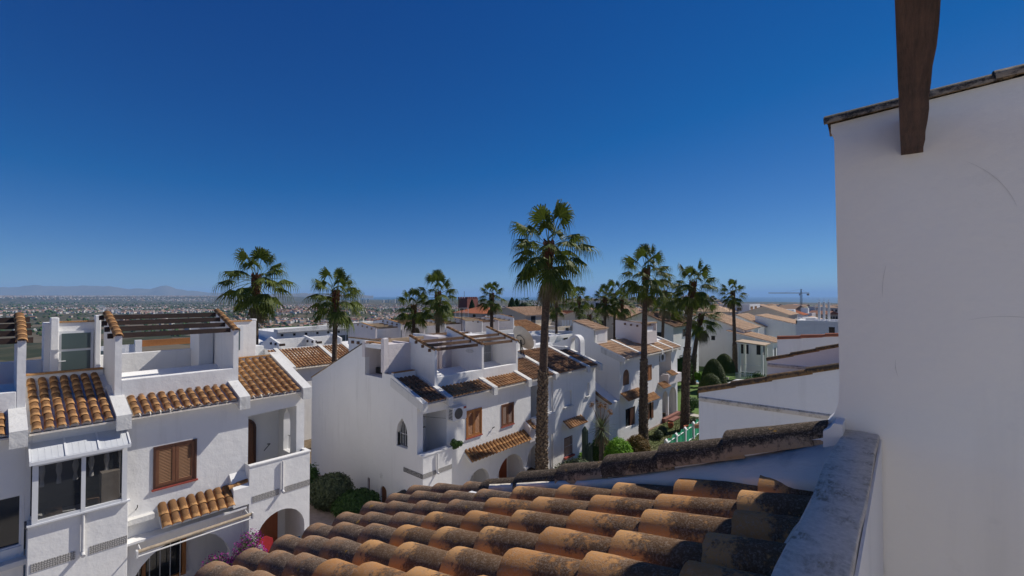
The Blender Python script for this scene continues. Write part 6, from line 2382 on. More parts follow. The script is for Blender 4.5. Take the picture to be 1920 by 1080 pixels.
def palm(label, x, y, ztop, crown, lean=(0.0, 0.0), r0=0.34, r1=0.19, boots=None, nf=38, dry=4, zb=None, seed=0, low=-52):
    nf = int(nf * 0.86)
    dry = dry // 2
    crown *= 1.03
    r = random.Random(500 + seed + int(x * 3 + y))
    zb = gz(x, y) - 0.05 if zb is None else zb
    t = thing('palm_tree', (x, y, zb), label, 'palm tree', 'fan palms of the gardens and lane')
    H = ztop - zb
    ctr = lambda s: Vector((x + lean[0] * s * s, y + lean[1] * s * s, zb + H * s))
    m = MB()
    rg = []
    n = 46
    for k in range(n + 1):
        s = k / n
        rr = r1 + (r0 - r1) * (1 - s) ** 1.6 + 0.16 * math.exp(-s * H / 0.5)
        rr *= 1 + 0.03 * math.sin(k * 2.4) + r.uniform(-0.02, 0.02)
        c = ctr(s)
        rg.append([c + Vector((math.cos(a * 0.628) * rr, math.sin(a * 0.628) * rr, 0)) for a in range(10)])
    m.rings(rg, True, True)
    m.build('trunk', BARK, t)
    def wedges(name, mat, s0, s1, cnt, size, rr0, kind='stuff'):
        mm = MB()
        for k in range(cnt):
            s = s0 + (s1 - s0) * (k + r.random()) / cnt
            a = k * 2.399 + r.uniform(-.2, .2)
            c = ctr(s)
            rr = rr0(s)
            out = Vector((math.cos(a), math.sin(a), 0))
            tn = Vector((-math.sin(a), math.cos(a), 0))
            q = size * r.uniform(0.7, 1.3)
            b = c + out * (rr - 0.02)
            mm.add([b - tn * q * 0.5, b + tn * q * 0.5, b + tn * q * 0.3 + out * q * 0.55 + Vector((0, 0, q * 1.2)), b - tn * q * 0.3 + out * q * 0.55 + Vector((0, 0, q * 1.2)), b + Vector((0, 0, q * 1.4)) - out * 0.02, b + out * q * 0.25 - Vector((0, 0, q * 0.15))],
                   [(0, 1, 2, 3), (3, 2, 4), (0, 3, 4), (1, 4, 2), (0, 5, 1)], False, r.random())
        return mm.build(name, mat, t, kind=kind)
    if boots:
        rr0 = lambda s: r1 + (r0 - r1) * (1 - s) ** 1.6
        wedges('leaf_base', BARK_BOOT, boots[0] / H, boots[1] / H, int((boots[1] - boots[0]) * 75), 0.15, rr0)
    wedges('crown_shaft', BARK_RED, 1 - 1.25 * crown / H, 0.995, 90, 0.12 * crown, lambda s: r1 * 1.15 + 0.07 * crown * (1 - abs(s - (1 - 0.5 * crown / H)) * H))
    top = ctr(0.995)
    for k in range(nf):
        u = (k + 0.5) / nf
        el = 84 - (84 - low) * u ** 0.85 + r.uniform(-7, 7)
        key = min(ELS, key=lambda q: abs(q - el))
        az = k * 2.39996 + r.uniform(-.25, .25)
        o = bpy.data.objects.new('frond', r.choice(FRONDS[key]))
        place(o, top + Vector((math.cos(az), math.sin(az), 0)) * (0.10 * crown) - Vector((0, 0, 0.55 * crown * u)), t)
        o.rotation_euler = (r.uniform(-.12, .12), r.uniform(-.08, .08), az)
        sc = crown * r.uniform(0.85, 1.12)
        o.scale = (sc, sc, sc)
    m = MB()
    for k in range(r.randrange(1, 4)):
        az, up = r.uniform(0, 6.28), r.uniform(0.0, 0.7)
        q = [top - Vector((0, 0, 0.3)) + Vector((math.cos(az), math.sin(az), 0)) * (0.55 * j * crown) + Vector((0, 0, (up * j * 0.55 - 0.10 * j * j) * crown)) for j in range(5)]
        for j in range(4):
            m.tube(q[j], q[j + 1], 0.022 - 0.004 * j, 0.018 - 0.004 * j, n=4, caps=False)
        for j in range(14):
            e = q[3].lerp(q[4], j / 13)
            m.tube(e, e + Vector((r.uniform(-.12, .12), r.uniform(-.12, .12), -r.uniform(0.05, 0.25))), 0.006, 0.003, n=3, caps=False)
    m.build('flower_stalk', FROND_DRY, t)
    dry = max(1, dry + r.randrange(-1, 5))
    for k in range(dry):
        az = r.uniform(0, 6.28)
        o = bpy.data.objects.new('dry_frond', DRY[k % 2])
        place(o, top - Vector((0, 0, (0.75 + 0.2 * r.random()) * crown)), t)
        o.rotation_euler = (0, 0, az)
        sc = crown * r.uniform(0.7, 0.95)
        o.scale = (sc, sc, sc)
    return t

def pv_(px, zc, py):
    x, y = P(px, zc)
    return x, y, V(py - 555, zc)

x, y, z = pv_(1030, 23.7, 452)
x0, y0 = P(1015, 23.7)
palm('tallest palm, rising in front of the white shuttered houses in the middle', x0, y0, z, 1.12, (x - x0, y - y0), 0.31, 0.175, (0.2, 6.3), 42, 5, gz(x0, y0), 1)
x, y, z = pv_(480, 31.0, 515)
palm('palm with wide crown behind the white stair head of the nearest house', x, y, z, 1.18, (0, 0), 0.22, 0.17, None, 36, 4, None, 2)
x, y, z = pv_(630, 32.5, 545)
x0, y0 = P(627, 32.5)
palm('palm in the lane in front of the orange tiled roof behind the gable', x0, y0, z, 1.02, (x - x0, y - y0), 0.22, 0.16, None, 36, 4, None, 3)
x, y, z = pv_(776, 44, 572)
palm('left palm of the pair above the pergola terraces', x, y, z, 1.0, (0, 0), 0.2, 0.17, None, 30, 3, None, 4)
x, y, z = pv_(821, 43, 547)
palm('right, taller palm of the pair above the pergola terraces', x, y, z, 1.08, (0, 0), 0.24, 0.2, None, 36, 3, None, 5)
x, y, z = pv_(922, 52, 550)
palm('palm beside the red castle-like house on the ridge', x, y, z, 0.86, (0, 0), 0.24, 0.2, None, 32, 3, None, 6)
x, y, z = pv_(1043, 56, 566)
palm('slim palm half hidden behind the tallest palm trunk', x, y, z, 0.85, (0, 0), 0.2, 0.15, None, 30, 3, None, 7)
x, y, z = pv_(1086, 56, 556)
palm('slim palm between the tallest palm and the palm group', x, y, z, 0.82, (0, 0), 0.18, 0.15, None, 28, 3, None, 8)
for q, (px, py, zc, cr, lb) in enumerate(((1134, 556, 58, 0.95, 'left palm of the close group of three behind the roof box'), (1152, 550, 60, 1.0, 'middle palm of the close group of three behind the roof box'), (1166, 562, 57, 0.9, 'right palm of the close group of three behind the roof box'), (1105, 590, 50, 0.75, 'low young palm with a short trunk left of the palm group'))):
    x, y, z = pv_(px, zc, py)
    palm(lb, x, y, z, cr, (0, 0), 0.2, 0.16, None, 30, 2, None, 9 + q)
x, y, z = pv_(1212, 32.0, 503)
x0, y0 = P(1205, 32.0)
palm('tall palm with shaggy trunk on the lawn before the house with the roof box', x0, y0, z, 0.98, (x - x0, y - y0), 0.30, 0.17, (0.3, 6.0), 36, 4, None, 14)
x, y, z = pv_(1240, 50, 545)
palm('palm behind the shaded roof terrace, its trunk leaning slightly', x, y, z, 1.0, (0.3, 0.2), 0.2, 0.16, None, 32, 3, None, 15)
x, y, z = pv_(1300, 35.8, 528)
x0, y0 = P(1283, 35.8)
palm('leaning palm with shaggy trunk nearest the green netted fence', x0, y0, z, 0.98, (x - x0, y - y0), 0.33, 0.19, (0.3, 6.4), 36, 4, None, 16)
x, y, z = pv_(1316, 55, 588)
x0, y0 = P(1298, 55)
palm('shorter palm growing by the swimming pool', x0, y0, z, 1.15, (x - x0, y - y0), 0.34, 0.22, (0.2, 3.6), 34, 3, None, 17)
x, y, z = pv_(1374, 64, 545)
x0, y0 = P(1377, 64)
palm('slender palm alone on the pool lawn right of the clipped domes', x0, y0, z, 0.95, (x - x0, y - y0), 0.32, 0.2, (0.2, 4.0), 32, 3, None, 18)
x, y, z = pv_(1262, 60, 572)
palm('palm seen between two shaggy trunks, close to the hedge', x, y, z, 0.95, (0, 0), 0.22, 0.18, None, 30, 3, None, 19)

# ================================================================== shrubs and trees
def leaf_cloud(m, c, rx, ry, rz, n, s, r, inner=0.72, flat=0.0, jitter=0.10, shade=None):
    c = Vector(c)
    for _ in range(n):
        while True:
            d = Vector((r.uniform(-1, 1), r.uniform(-1, 1), r.uniform(-1, 1)))
            if 0.05 < d.length <= 1:
                break
        d.normalize()
        if flat and d.z < -flat:
            d.z = -flat
        k = 1 - (1 - inner) * r.random() ** 1.6 + r.uniform(-jitter, jitter) * 0.6
        p = c + Vector((d.x * rx, d.y * ry, d.z * rz)) * k
        nn = (d + Vector((r.uniform(-1, 1), r.uniform(-1, 1), r.uniform(-1, 1))) * 0.7).normalized()
        q = nn.to_track_quat('Z', 'Y')
        a = r.uniform(0, 6.28)
        u = q @ Vector((math.cos(a), math.sin(a), 0)) * s * r.uniform(0.7, 1.3)
        v = q @ Vector((-math.sin(a), math.cos(a), 0)) * s * 0.5
        m.add([p - u, p + v, p + u, p - v], [(0, 1, 2, 3)], False, r.random() if shade is None else shade)

def core(m, c, rx, ry, rz, n=10, flat=None):
    rg = []
    for k in range(1, 8):
        a = math.pi * k / 8
        z = -math.cos(a) * rz
        if flat is not None:
            z = max(z, -flat)
        rg.append([(c[0] + math.cos(2 * math.pi * i / n) * math.sin(a) * rx, c[1] + math.sin(2 * math.pi * i / n) * math.sin(a) * ry, c[2] + z) for i in range(n)])
    m.rings(rg, True, True, 0.2)

def shrub(name, label, cat, px, zc, rx, h, mat, n=2600, s=0.07, zb=None, group=None, seed=0, lumps=0, ry=None, inner=0.8, xy=None):
    r = random.Random(900 + seed)
    x, y = xy or P(px, zc)
    zb = gz(x, y) if zb is None else zb
    ry = ry or rx
    t = thing(name, (x, y, zb), label, cat, group)
    m = MB()
    c = (x, y, zb + h * 0.5)
    if lumps:
        for k in range(lumps):
            a = r.uniform(0, 6.28)
            q = r.uniform(0.2, 0.62)
            cc = (x + math.cos(a) * rx * q, y + math.sin(a) * ry * q, zb + h * (r.uniform(0.3, 0.72) if name != 'potted_plant' else r.uniform(0.12, 0.5)))
            f = r.uniform(0.38, 0.55)
            leaf_cloud(m, cc, rx * f, ry * f, h * 0.5 * r.uniform(0.5, 0.7), n // lumps, s, r, 0.5)
            core(m, cc, rx * f * 0.7, ry * f * 0.7, h * 0.22)
    else:
        leaf_cloud(m, c, rx, ry, h * 0.5, int(n * 0.8), s, r, inner, 0.85, 0.10)
        for k in range(26):
            a, el = r.uniform(0, 6.28), r.uniform(-0.3, 1.4)
            cc = (x + math.cos(a) * math.cos(el) * rx * 0.84, y + math.sin(a) * math.cos(el) * ry * 0.84, zb + h * 0.5 + math.sin(el) * h * 0.42)
            f = r.uniform(0.16, 0.30)
            leaf_cloud(m, cc, rx * f, ry * f, h * 0.5 * f, int(n * 0.016), s * 1.15, r, 0.3)
        core(m, c, rx * 0.86, ry * 0.86, h * 0.43)
    m.build('foliage', mat, t)
    m = MB()
    m.tube((x, y, zb - 0.02), (x, y, zb + h * 0.4), min(0.07, h * 0.06), 0.03, n=6)
    m.build('stem', STEM_GREY, t)
    return t

def dome(label, px, zc, rx, h, trunk, seed, pointy=0.0):
    """clipped cone of close foliage on a short trunk"""
    r = random.Random(seed)
    x, y = P(px, zc)
    zb = gz(x, y) + 0.05
    t = thing('topiary_tree', (x, y, zb), label, 'topiary', 'clipped domes by the pool')
    m = MB()
    z0 = zb + trunk
    hh = h - trunk
    prof = lambda u: rx * (1 - u ** (2.2 - pointy)) ** 0.5
    for _ in range(5200):
        u = r.random() ** 0.8
        a = r.uniform(0, 6.28)
        rr = prof(u) * (1 - 0.05 * r.random())
        low = r.random() < 0.12
        if low:
            u, rr = 0.0, rx * math.sqrt(r.random())
        p = Vector((x + math.cos(a) * rr, y + math.sin(a) * rr, z0 + hh * u))
        nn = Vector((math.cos(a), math.sin(a), 0.2 + u)) if not low else Vector((0, 0, -1))
        nn = (nn.normalized() + Vector((r.uniform(-1, 1), r.uniform(-1, 1), r.uniform(-1, 1))) * 0.6).normalized()
        q = nn.to_track_quat('Z', 'Y')
        an = r.uniform(0, 6.28)
        uu = q @ Vector((math.cos(an), math.sin(an), 0)) * 0.085
        vv = q @ Vector((-math.sin(an), math.cos(an), 0)) * 0.045
        m.add([p - uu, p + vv, p + uu, p - vv], [(0, 1, 2, 3)], False, r.random())
    rg = [[(x + math.cos(i * 0.449) * max(prof(k / 10) - 0.07, 0.02), y + math.sin(i * 0.449) * max(prof(k / 10) - 0.07, 0.02), z0 + 0.04 + (hh - 0.1) * k / 10) for i in range(14)] for k in range(11)]
    m.rings(rg, True, True, 0.3)
    m.build('crown', LEAF_TOPIARY, t)
    m = MB()
    m.tube((x, y, zb - 0.1), (x, y, z0 + 0.1), 0.14, 0.11, n=8)
    m.build('trunk', STEM_GREY, t)
dome('nearest, lowest clipped green dome above the lichened gable coping', 1331, 45, 1.22, 2.95, 0.5, 1)
dome('middle clipped green cone leaning over the nearest dome', 1337, 51, 1.45, 3.6, 0.4, 2, 0.7)
dome('farthest clipped dome on a visible trunk, next to the lone palm', 1357, 58, 1.32, 3.35, 1.1, 3, 0.5)

# flat topped clipped tree
def flat_tree():
    r = random.Random(61)
    x, y = P(1325, 72)
    zb = gz(x, y)
    t = thing('clipped_tree', (x, y, zb), 'dark flat topped clipped tree on branching trunk before the white gabled house', 'tree')
    m = MB()
    for _ in range(6500):
        a = r.uniform(0, 6.28)
        q = math.sqrt(r.random())
        ex, ey = math.cos(a) * q, math.sin(a) * q
        side = r.choice((0, 1, 2))
        if side == 0:
            z = 2.95 + r.uniform(-.05, .05)
        elif side == 1:
            z = 1.45 + r.uniform(-.1, .1)
        else:
            z = r.uniform(1.45, 2.95)
            k = 1 - 0.25 * abs(z - 2.2) ** 2
            ex, ey = math.cos(a) * k, math.sin(a) * k
        p = Vector((x + 1.75 * (ex * math.cos(VIEW) - ey * 0.7 * math.sin(VIEW)), y + 1.75 * (ex * math.sin(VIEW) + ey * 0.7 * math.cos(VIEW)), zb + z))
        u = Vector((r.uniform(-1, 1), r.uniform(-1, 1), r.uniform(-1, 1))).normalized() * 0.10
        v = u.cross(Vector((r.uniform(-1, 1), r.uniform(-1, 1), r.uniform(-1, 1)))).normalized() * 0.055
        m.add([p - u, p + v, p + u, p - v], [(0, 1, 2, 3)], False, r.random())
    core(m, (x, y, zb + 2.2), 1.5, 1.2, 0.66)
    m.build('crown', LEAF_DARK, t)
    m = MB()
    m.tube((x, y, zb - 0.1), (x, y, zb + 0.8), 0.16, 0.13, n=8)
    for k in range(4):
        a = k * 1.6
        m.tube((x, y, zb + 0.7), (x + math.cos(a) * 0.8, y + math.sin(a) * 0.6, zb + 1.7), 0.09, 0.05, n=6)
    m.build('trunk', STEM_GREY, t)
flat_tree()

shrub('bush', 'tall rounded grey green bush against the shaded gable, left of the dark one', 'bush', 0, 0, 0.98, 1.5, LEAF_OLIVE, 5200, 0.06, xy=(-19.9, 10.4), seed=1)
shrub('bush', 'low dark green bush in front of the shaded gable, beside the taller bush', 'bush', 0, 0, 1.02, 1.08, LEAF_DARK, 5200, 0.055, xy=(-18.35, 10.75), seed=2)
shrub('bush', 'small dark bush mostly hidden by the corner of the nearest house', 'bush', 0, 0, 0.55, 2.3, LEAF_DARK, 2000, 0.07, xy=(-21.2, 10.0), seed=3, lumps=4)
shrub('bush', 'bright lime green clipped bush below the lawn palm', 'bush', 1160, 25.0, 0.85, 2.55, LEAF_BRIGHT, 6400, 0.05, seed=4)
shrub('bush', 'rust tipped low bush at the foot of the lawn palm', 'bush', 1193, 26.2, 0.80, 2.4, LEAF_RUST, 5800, 0.05, seed=5)
shrub('bush', 'dark round bush behind the spiky yucca', 'bush', 1128, 27.5, 0.72, 1.9, LEAF_DARK, 3600, 0.055, seed=6)
shrub('bush', 'bright shrub between the cactus columns and the barred window', 'bush', 1098, 26.8, 0.5, 1.5, LEAF_BRIGHT, 1500, 0.06, seed=7, lumps=4)
shrub('hedge', 'mixed dark flowering shrubs along the foot of the shuttered houses', 'hedge', 1072, 24.0, 1.5, 1.85, LEAF_OLIVE, 6800, 0.055, seed=8, lumps=9, ry=0.9)
shrub('hedge', 'low leafy hedge at the base of the tallest palm', 'hedge', 1042, 22.8, 0.9, 1.15, LEAF_DARK, 2600, 0.05, seed=9, lumps=6)
shrub('bush', 'tall dense green bush to the left of the leaning palm trunk', 'bush', 1277, 54, 1.25, 3.9, LEAF_DARK, 4200, 0.11, seed=10, lumps=7)
shrub('bush', 'yellow green bush wrapped round the pool palm', 'bush', 1310, 53.5, 0.65, 1.9, LEAF_BRIGHT, 2000, 0.08, seed=11, lumps=5)
shrub('bush', 'leafy dark bush by the white picket porch', 'bush', 1425, 48, 1.55, 2.6, LEAF_DARK, 4200, 0.11, seed=12, lumps=8)
shrub('bush', 'dark bush under the leaning palm next to the path', 'bush', 1294, 41.5, 0.8, 1.5, LEAF_DARK, 2200, 0.08, seed=13, lumps=5)
shrub('bush', 'spiky leaved bush at the corner behind the green netting', 'bush', 1302, 36.5, 0.5, 0.8, LEAF_OLIVE, 900, 0.12, seed=14)
shrub('bush', 'pale green shrubs on the white planter wall', 'bush', 1412, 44, 0.95, 1.0, LEAF_OLIVE, 1700, 0.08, seed=15, lumps=5, zb=-10.0)
shrub('potted_plant', 'trailing green plant on the corner balcony wall under the air conditioner', 'plant', 0, 0, 0.34, 0.5, LEAF_DARK, 700, 0.05, zb=-6.9, seed=16, lumps=4, xy=(-15.50, 14.15))
shrub('hedge', 'clipped hedge along the wall under the flat topped tree', 'hedge', 1284, 66, 1.6, 1.3, LEAF_DARK, 2600, 0.11, seed=17)

# bougainvillea
def bougainvillea():
    r = random.Random(71)
    x, y, zb = -15.05, 4.92, -9.30
    t = thing('bougainvillea', (x, y, zb), 'magenta flowering bougainvillea climbing beside the porch arch', 'plant')
    lumps_ = [(r.uniform(-.28, .3), r.uniform(-.6, .55), r.uniform(0.3, 2.0)) for _ in range(16)]
    lumps_ = [(a, b * (1.1 - 0.35 * c / 2.0), c) for a, b, c in lumps_]
    g_, f_ = MB(), MB()
    for a, b, c in lumps_:
        leaf_cloud(g_, (x + a, y + b, zb + c), 0.30, 0.32, 0.30, 240, 0.045, r, 0.3)
        leaf_cloud(f_, (x + a + 0.03, y + b, zb + c + 0.04), 0.36, 0.38, 0.36, 260, 0.036, r, 0.6)
    g_.build('foliage', LEAF_OLIVE, t)
    f_.build('flowers', FLOWER, t)
    m = MB()
    for k in range(4):
        m.tube((x, y, zb), (x + r.uniform(-.2, .2), y + r.uniform(-.4, .4), zb + 1.4), 0.03, 0.015, n=5)
    m.build('stem', STEM_GREY, t)
bougainvillea()

# spiky yucca, cactus columns
def yucca():
    r = random.Random(81)
    x, y = P(1127, 25.6)
    zb = gz(x, y)
    t = thing('yucca', (x, y, zb), 'spiky headed yucca on a shaggy trunk with a dry flower stalk', 'yucca')
    zt_ = V(800 - 555, 25.6)
    m = MB()
    rg = []
    for k in range(12):
        s = k / 11
        rr = 0.17 - 0.05 * s + 0.02 * (k % 2)
        rg.append([(x + math.cos(a * 0.785) * rr, y + math.sin(a * 0.785) * rr, zb + (zt_ - zb) * s) for a in range(8)])
    m.rings(rg, True, True)
    m.build('trunk', BARK_BOOT, t)
    bl = []
    for q in range(3):
        mm = MB()
        mm.add([(0, -0.035, 0), (0, 0.035, 0), (0.5, 0.03, 0.03 - 0.02 * q), (0.5, -0.03, 0.03 - 0.02 * q), (0.95, 0, -0.02 - 0.07 * q), (0.25, 0, -0.03)], [(0, 1, 2, 3), (3, 2, 4), (0, 5, 1)], False, 0.3 * q)
        bl.append(mm.mesh('yucca_leaf', LEAF_OLIVE))
    for k in range(80):
        u = k / 79
        el = rad(85 - 150 * u)
        az = k * 2.4
        o = bpy.data.objects.new('leaf', bl[k % 3])
        place(o, (x, y, zt_ - 0.1), t)
        o.rotation_euler = (0, -el, az)
        sc = r.uniform(0.75, 1.1)
        o.scale = (sc, sc, sc)
    mm = MB()
    for k in range(60):
        a = r.uniform(0, 6.28)
        p = Vector((x, y, zt_ - 0.35))
        e = p + Vector((math.cos(a) * 0.4, math.sin(a) * 0.4, -r.uniform(0.3, 0.7)))
        mm.add([p, e + Vector((0.03, 0, 0)), e - Vector((0.03, 0, 0))], [(0, 1, 2)], False, r.random())
    mm.build('dry_skirt', FROND_DRY, t, kind='stuff')
    mm = MB()
    for k in range(4):
        a = k * 1.7
        e = Vector((x + math.cos(a) * 0.55, y + math.sin(a) * 0.55, zt_ + 0.9 + 0.15 * k))
        mm.tube((x, y, zt_), e, 0.02, 0.012, n=5)
        leaf_cloud(mm, e, 0.18, 0.18, 0.22, 60, 0.05, r, 0.2)
    mm.build('flower_stalk', foliage('dry_orange_flower', (0.20, 0.10, 0.03), (0.30, 0.16, 0.05)), t)
yucca()

def cactus(label, px, zc, h, seed):
    x, y = P(px, zc)
    zb = gz(x, y)
    t = thing('cactus', (x, y, zb), label, 'cactus', 'column cacti in the planting bed')
    m = MB()
    rg = []
    for k in range(14):
        s = k / 13
        rr = 0.16 * (1 if s < 0.9 else math.sqrt(max(0.02, 1 - ((s - 0.9) / 0.1) ** 2)))
        rg.append([(x + math.cos(a * 0.3927) * rr * (1.12 if a % 2 else 0.88), y + math.sin(a * 0.3927) * rr * (1.12 if a % 2 else 0.88), zb + h * s) for a in range(16)])
    m.rings(rg, False, True, 0.5)
    m.build('column', CACTUS, t)
cactus('taller column cactus beside the barred window', 1096, 25.9, 2.95, 1)
cactus('shorter column cactus to the right of the taller one', 1105, 25.7, 2.1, 2)

# broad trees and cypresses of the ridge
def tree(label, px, zc, top, w, h, mat=LEAF_PINE, seed=0, cat='tree', name='pine_tree', group=None, n=2600, s=0.32):
    r = random.Random(1300 + seed)
    x, y = P(px, zc)
    zt_ = V(top, zc)
    zb = min(gz(x, y), zt_ - h)
    h = zt_ - zb
    t = thing(name, (x, y, zb), label, cat, group)
    m = MB()
    for k in range(9):
        a = r.uniform(0, 6.28)
        q = r.uniform(0.1, 0.62)
        cc = (x + math.cos(a) * w * q, y + math.sin(a) * w * q, zb + h * r.uniform(0.5, 0.82))
        f = r.uniform(0.34, 0.52)
        leaf_cloud(m, cc, w * f, w * f, h * 0.22, n // 9, s, r, 0.45)
        core(m, cc, w * f * 0.6, w * f * 0.6, h * 0.12, 8)
    m.build('crown', mat, t)
    m = MB()
    m.tube((x, y, zb - 0.3), (x, y, zb + h * 0.62), 0.28, 0.14, n=7)
    for k in range(4):
        a = k * 1.7
        m.tube((x, y, zb + h * 0.4), (x + math.cos(a) * w * 0.4, y + math.sin(a) * w * 0.4, zb + h * 0.66), 0.12, 0.06, n=5)
    m.build('trunk', STEM_GREY, t)
tree('broad dark pine standing on the skyline right of the cypresses', 1000, 112, 3, 6.5, 9, LEAF_PINE, 1)
tree('low dark pine spreading right of the broad skyline pine', 1030, 118, 12, 4.5, 7, LEAF_PINE, 2)
for k, (px, zc, top, w, lb) in enumerate(((738, 120, 42, 6.0, 'dark tree at the left end of the ridge grove'), (765, 112, 36, 6.5, 'dark tree under the left palm of the pair'), (792, 124, 30, 7.0, 'dark tree between the trunks of the palm pair'), (822, 116, 34, 6.5, 'dark tree directly behind the right palm of the pair'), (850, 128, 32, 6.0, 'dark tree left of the mast aerial'), (846, 150, 22, 6.5, 'olive tree below the castle-like house'), (905, 140, 36, 4.0, 'bright small tree below the cypresses'), (895, 105, 47, 3.8, 'dark shrubby tree behind the green awning'), (940, 150, 30, 5.0, 'dark tree behind the ridge palm'), (1065, 120, 30, 4.2, 'dark tree behind the slim palms'), (1185, 130, 28, 4.0, 'dark tree to the left of the lawn palm crown'), (1115, 140, 16, 5.5, 'grey green tree on the far hill edge'), (1268, 110, 32, 3.6, 'tree tucked behind the leaning palm'), (1345, 96, 42, 2.6, 'dark little tree on the roofs by the lone palm'), (1460, 120, 34, 3.2, 'dark tree among the houses below the crane'), (1535, 110, 40, 3.0, 'dark tree near the end wall above the grey roof'))):
    tree(lb, px, zc, top, w, 8.5, (LEAF_PINE, LEAF_DARK, LEAF_OLIVE)[k % 3] if k not in (6,) else LEAF_BRIGHT, 10 + k, 'tree', 'tree', 'trees of the ridge and gardens')
def cypress(label, px, zc, top, bot, w, seed):
    r = random.Random(seed)
    x, y = P(px, zc)
    z0, z1 = V(bot, zc), V(top, zc)
    t = thing('cypress_tree', (x, y, z0), label, 'cypress', 'cypresses on the ridge')
    m = MB()
    for _ in range(2200):
        u = r.random()
        rr = w * math.sin(math.pi * min(1, 0.12 + 0.88 * u)) ** 0.6 * (1 - 0.35 * u) * (0.75 + 0.3 * r.random())
        a = r.uniform(0, 6.28)
        p = Vector((x + math.cos(a) * rr, y + math.sin(a) * rr, z0 + (z1 - z0) * u))
        q = Vector((r.uniform(-.3, .3), r.uniform(-.3, .3), 1)).normalized() * 0.4
        v = Vector((-math.sin(a), math.cos(a), 0)) * 0.14
        m.add([p - q, p + v, p + q, p - v], [(0, 1, 2, 3)], False, r.random())
    m.build('crown', LEAF_PINE, t)
    m = MB()
    m.tube((x, y, z0 - 0.8), (x, y, z0 + (z1 - z0) * 0.5), 0.18, 0.1, n=6)
    m.build('trunk', STEM_GREY, t)
for k, (px, zc, top, bot, w, lb) in enumerate(((885, 150, 8, 42, 1.3, 'cypress directly in front of the castle-like house'), (904, 140, 22, 44, 1.3, 'shorter cypress right of the castle-like house'), (960, 118, 5, 36, 1.35, 'left cypress of the close pair beside the pine'), (969, 121, 7, 36, 1.2, 'right cypress of the close pair beside the pine'), (955, 88, 34, 50, 0.6, 'small slim cypress before the terracotta hip roof'))):
    cypress(lb, px, zc, top, bot, w, 1500 + k)

# ================================================================== small things
def air_con(label, x, y, z, w=0.85, h=0.60):
    t = thing('air_conditioner', (x, y, z), label, 'air conditioner')
    m = MB()
    m.box(x, x + 0.32, y, y + w, z, z + h)
    m.build('casing', ALU, t, bevel=0.015)
    m = MB()
    cy, cz = y + w * 0.40, z + h * 0.5
    n = 20
    for q in range(1):
        rr = 0.245
        for i in range(n):
            a, b = 2 * math.pi * i / n, 2 * math.pi * (i + 1) / n
            m.tube((x + 0.335, cy + rr * math.cos(a), cz + rr * math.sin(a)), (x + 0.335, cy + rr * math.cos(b), cz + rr * math.sin(b)), 0.007, n=4, caps=False, smooth=False)
    m.build('fan_grille', simple('grey_plastic_grille', (0.22, 0.21, 0.2), 0.5), t)
    m = MB()
    m.tube((x + 0.322, cy, cz), (x + 0.328, cy, cz), 0.25, n=20)
    m.build('fan', simple('dark_fan_grey', (0.10, 0.095, 0.09), 0.6), t)  # fan disc in one even dark grey
    m = MB()
    for i in range(7):
        m.box(x + 0.05, x + 0.28, y - 0.006, y, z + 0.08 + 0.065 * i, z + 0.11 + 0.065 * i)
    m.build('side_louvre', DARK, t)
    m = MB()
    m.box(x + 0.321, x + 0.326, y + w - 0.20, y + w - 0.03, z + h - 0.13, z + h - 0.03)
    m.build('badge', SILL_RED, t)
    m = MB()
    m.box(x - 0.01, x + 0.3, y + 0.1, y + 0.13, z - 0.04, z)
    m.box(x - 0.01, x + 0.3, y + w - 0.13, y + w - 0.1, z - 0.04, z)
    m.build('bracket', ALU, t)
air_con('white air conditioner on the sunny wall beside the corner loggia', -15.98, 13.98, -5.72)
air_con('white air conditioner high in the recess of the house with the roof box', -16.1, 37.4, -5.62, 1.1, 0.75)

# black rattan sofa on the roof terrace
def sofa():
    x, y, z = -19.6, 13.0, -4.22
    t = thing('sofa', (x, y, z), 'black rattan sofa on the roof terrace behind the gable stair head', 'sofa')
    for nm, b in (('seat', (x - .7, x + .1, y, y + 1.7, z + .1, z + .45)), ('backrest', (x - .9, x - .7, y, y + 1.7, z + .1, z + .85)), ('armrest', (x - .7, x + .1, y - .18, y, z + .1, z + .65)), ('armrest', (x - .7, x + .1, y + 1.7, y + 1.88, z + .1, z + .65))):
        m = MB()
        m.box(*b)
        m.build(nm, CLOTH_BLACK, t, bevel=0.04)
    t = thing('side_table', (x + 0.75, y - 0.1, z), 'low black table in front of the rattan sofa on the terrace', 'table')
    m = MB()
    m.box(x + .5, x + 1.1, y - .3, y + .4, z + .36, z + .42)
    m.build('tabletop', CLOTH_BLACK, t)
    for a in (.53, 1.04):
        for b in (-.27, .34):
            m = MB()
            m.box(x + a, x + a + .04, y + b, y + b + .04, z, z + .36)
            m.build('leg', CLOTH_BLACK, t)
sofa()

# toys and cloths in the porch of the nearest house
def lump(name, label, cat, c, r3, mat, seed):
    r = random.Random(seed)
    m = MB()
    rg = []
    for k in range(1, 8):
        a = math.pi * k / 8
        rg.append([(c[0] + r3[0] * math.sin(a) * math.cos(i * 0.628) * r.uniform(.9, 1.1), c[1] + r3[1] * math.sin(a) * math.sin(i * 0.628) * r.uniform(.9, 1.1), c[2] - r3[2] * math.cos(a)) for i in range(10)])
    m.rings(rg, True, True)
    return m.build(name, mat, None, label=label, cat=cat)
m = MB()
m.extr([(-15.86, 5.70, -8.62), (-15.86, 6.30, -8.62), (-15.86, 6.26, -7.95), (-15.86, 6.05, -7.80), (-15.86, 5.82, -7.86)], (0.05, 0, 0))
m.build('towel', RED_CLOTH, None, label='red towel hanging in the porch arch of the nearest house', cat='towel')
m = MB()
m.extr([(-15.80, 5.80, -8.55), (-15.80, 5.93, -8.55), (-15.80, 5.93, -8.0), (-15.80, 5.80, -8.0)], (0.03, 0, 0))
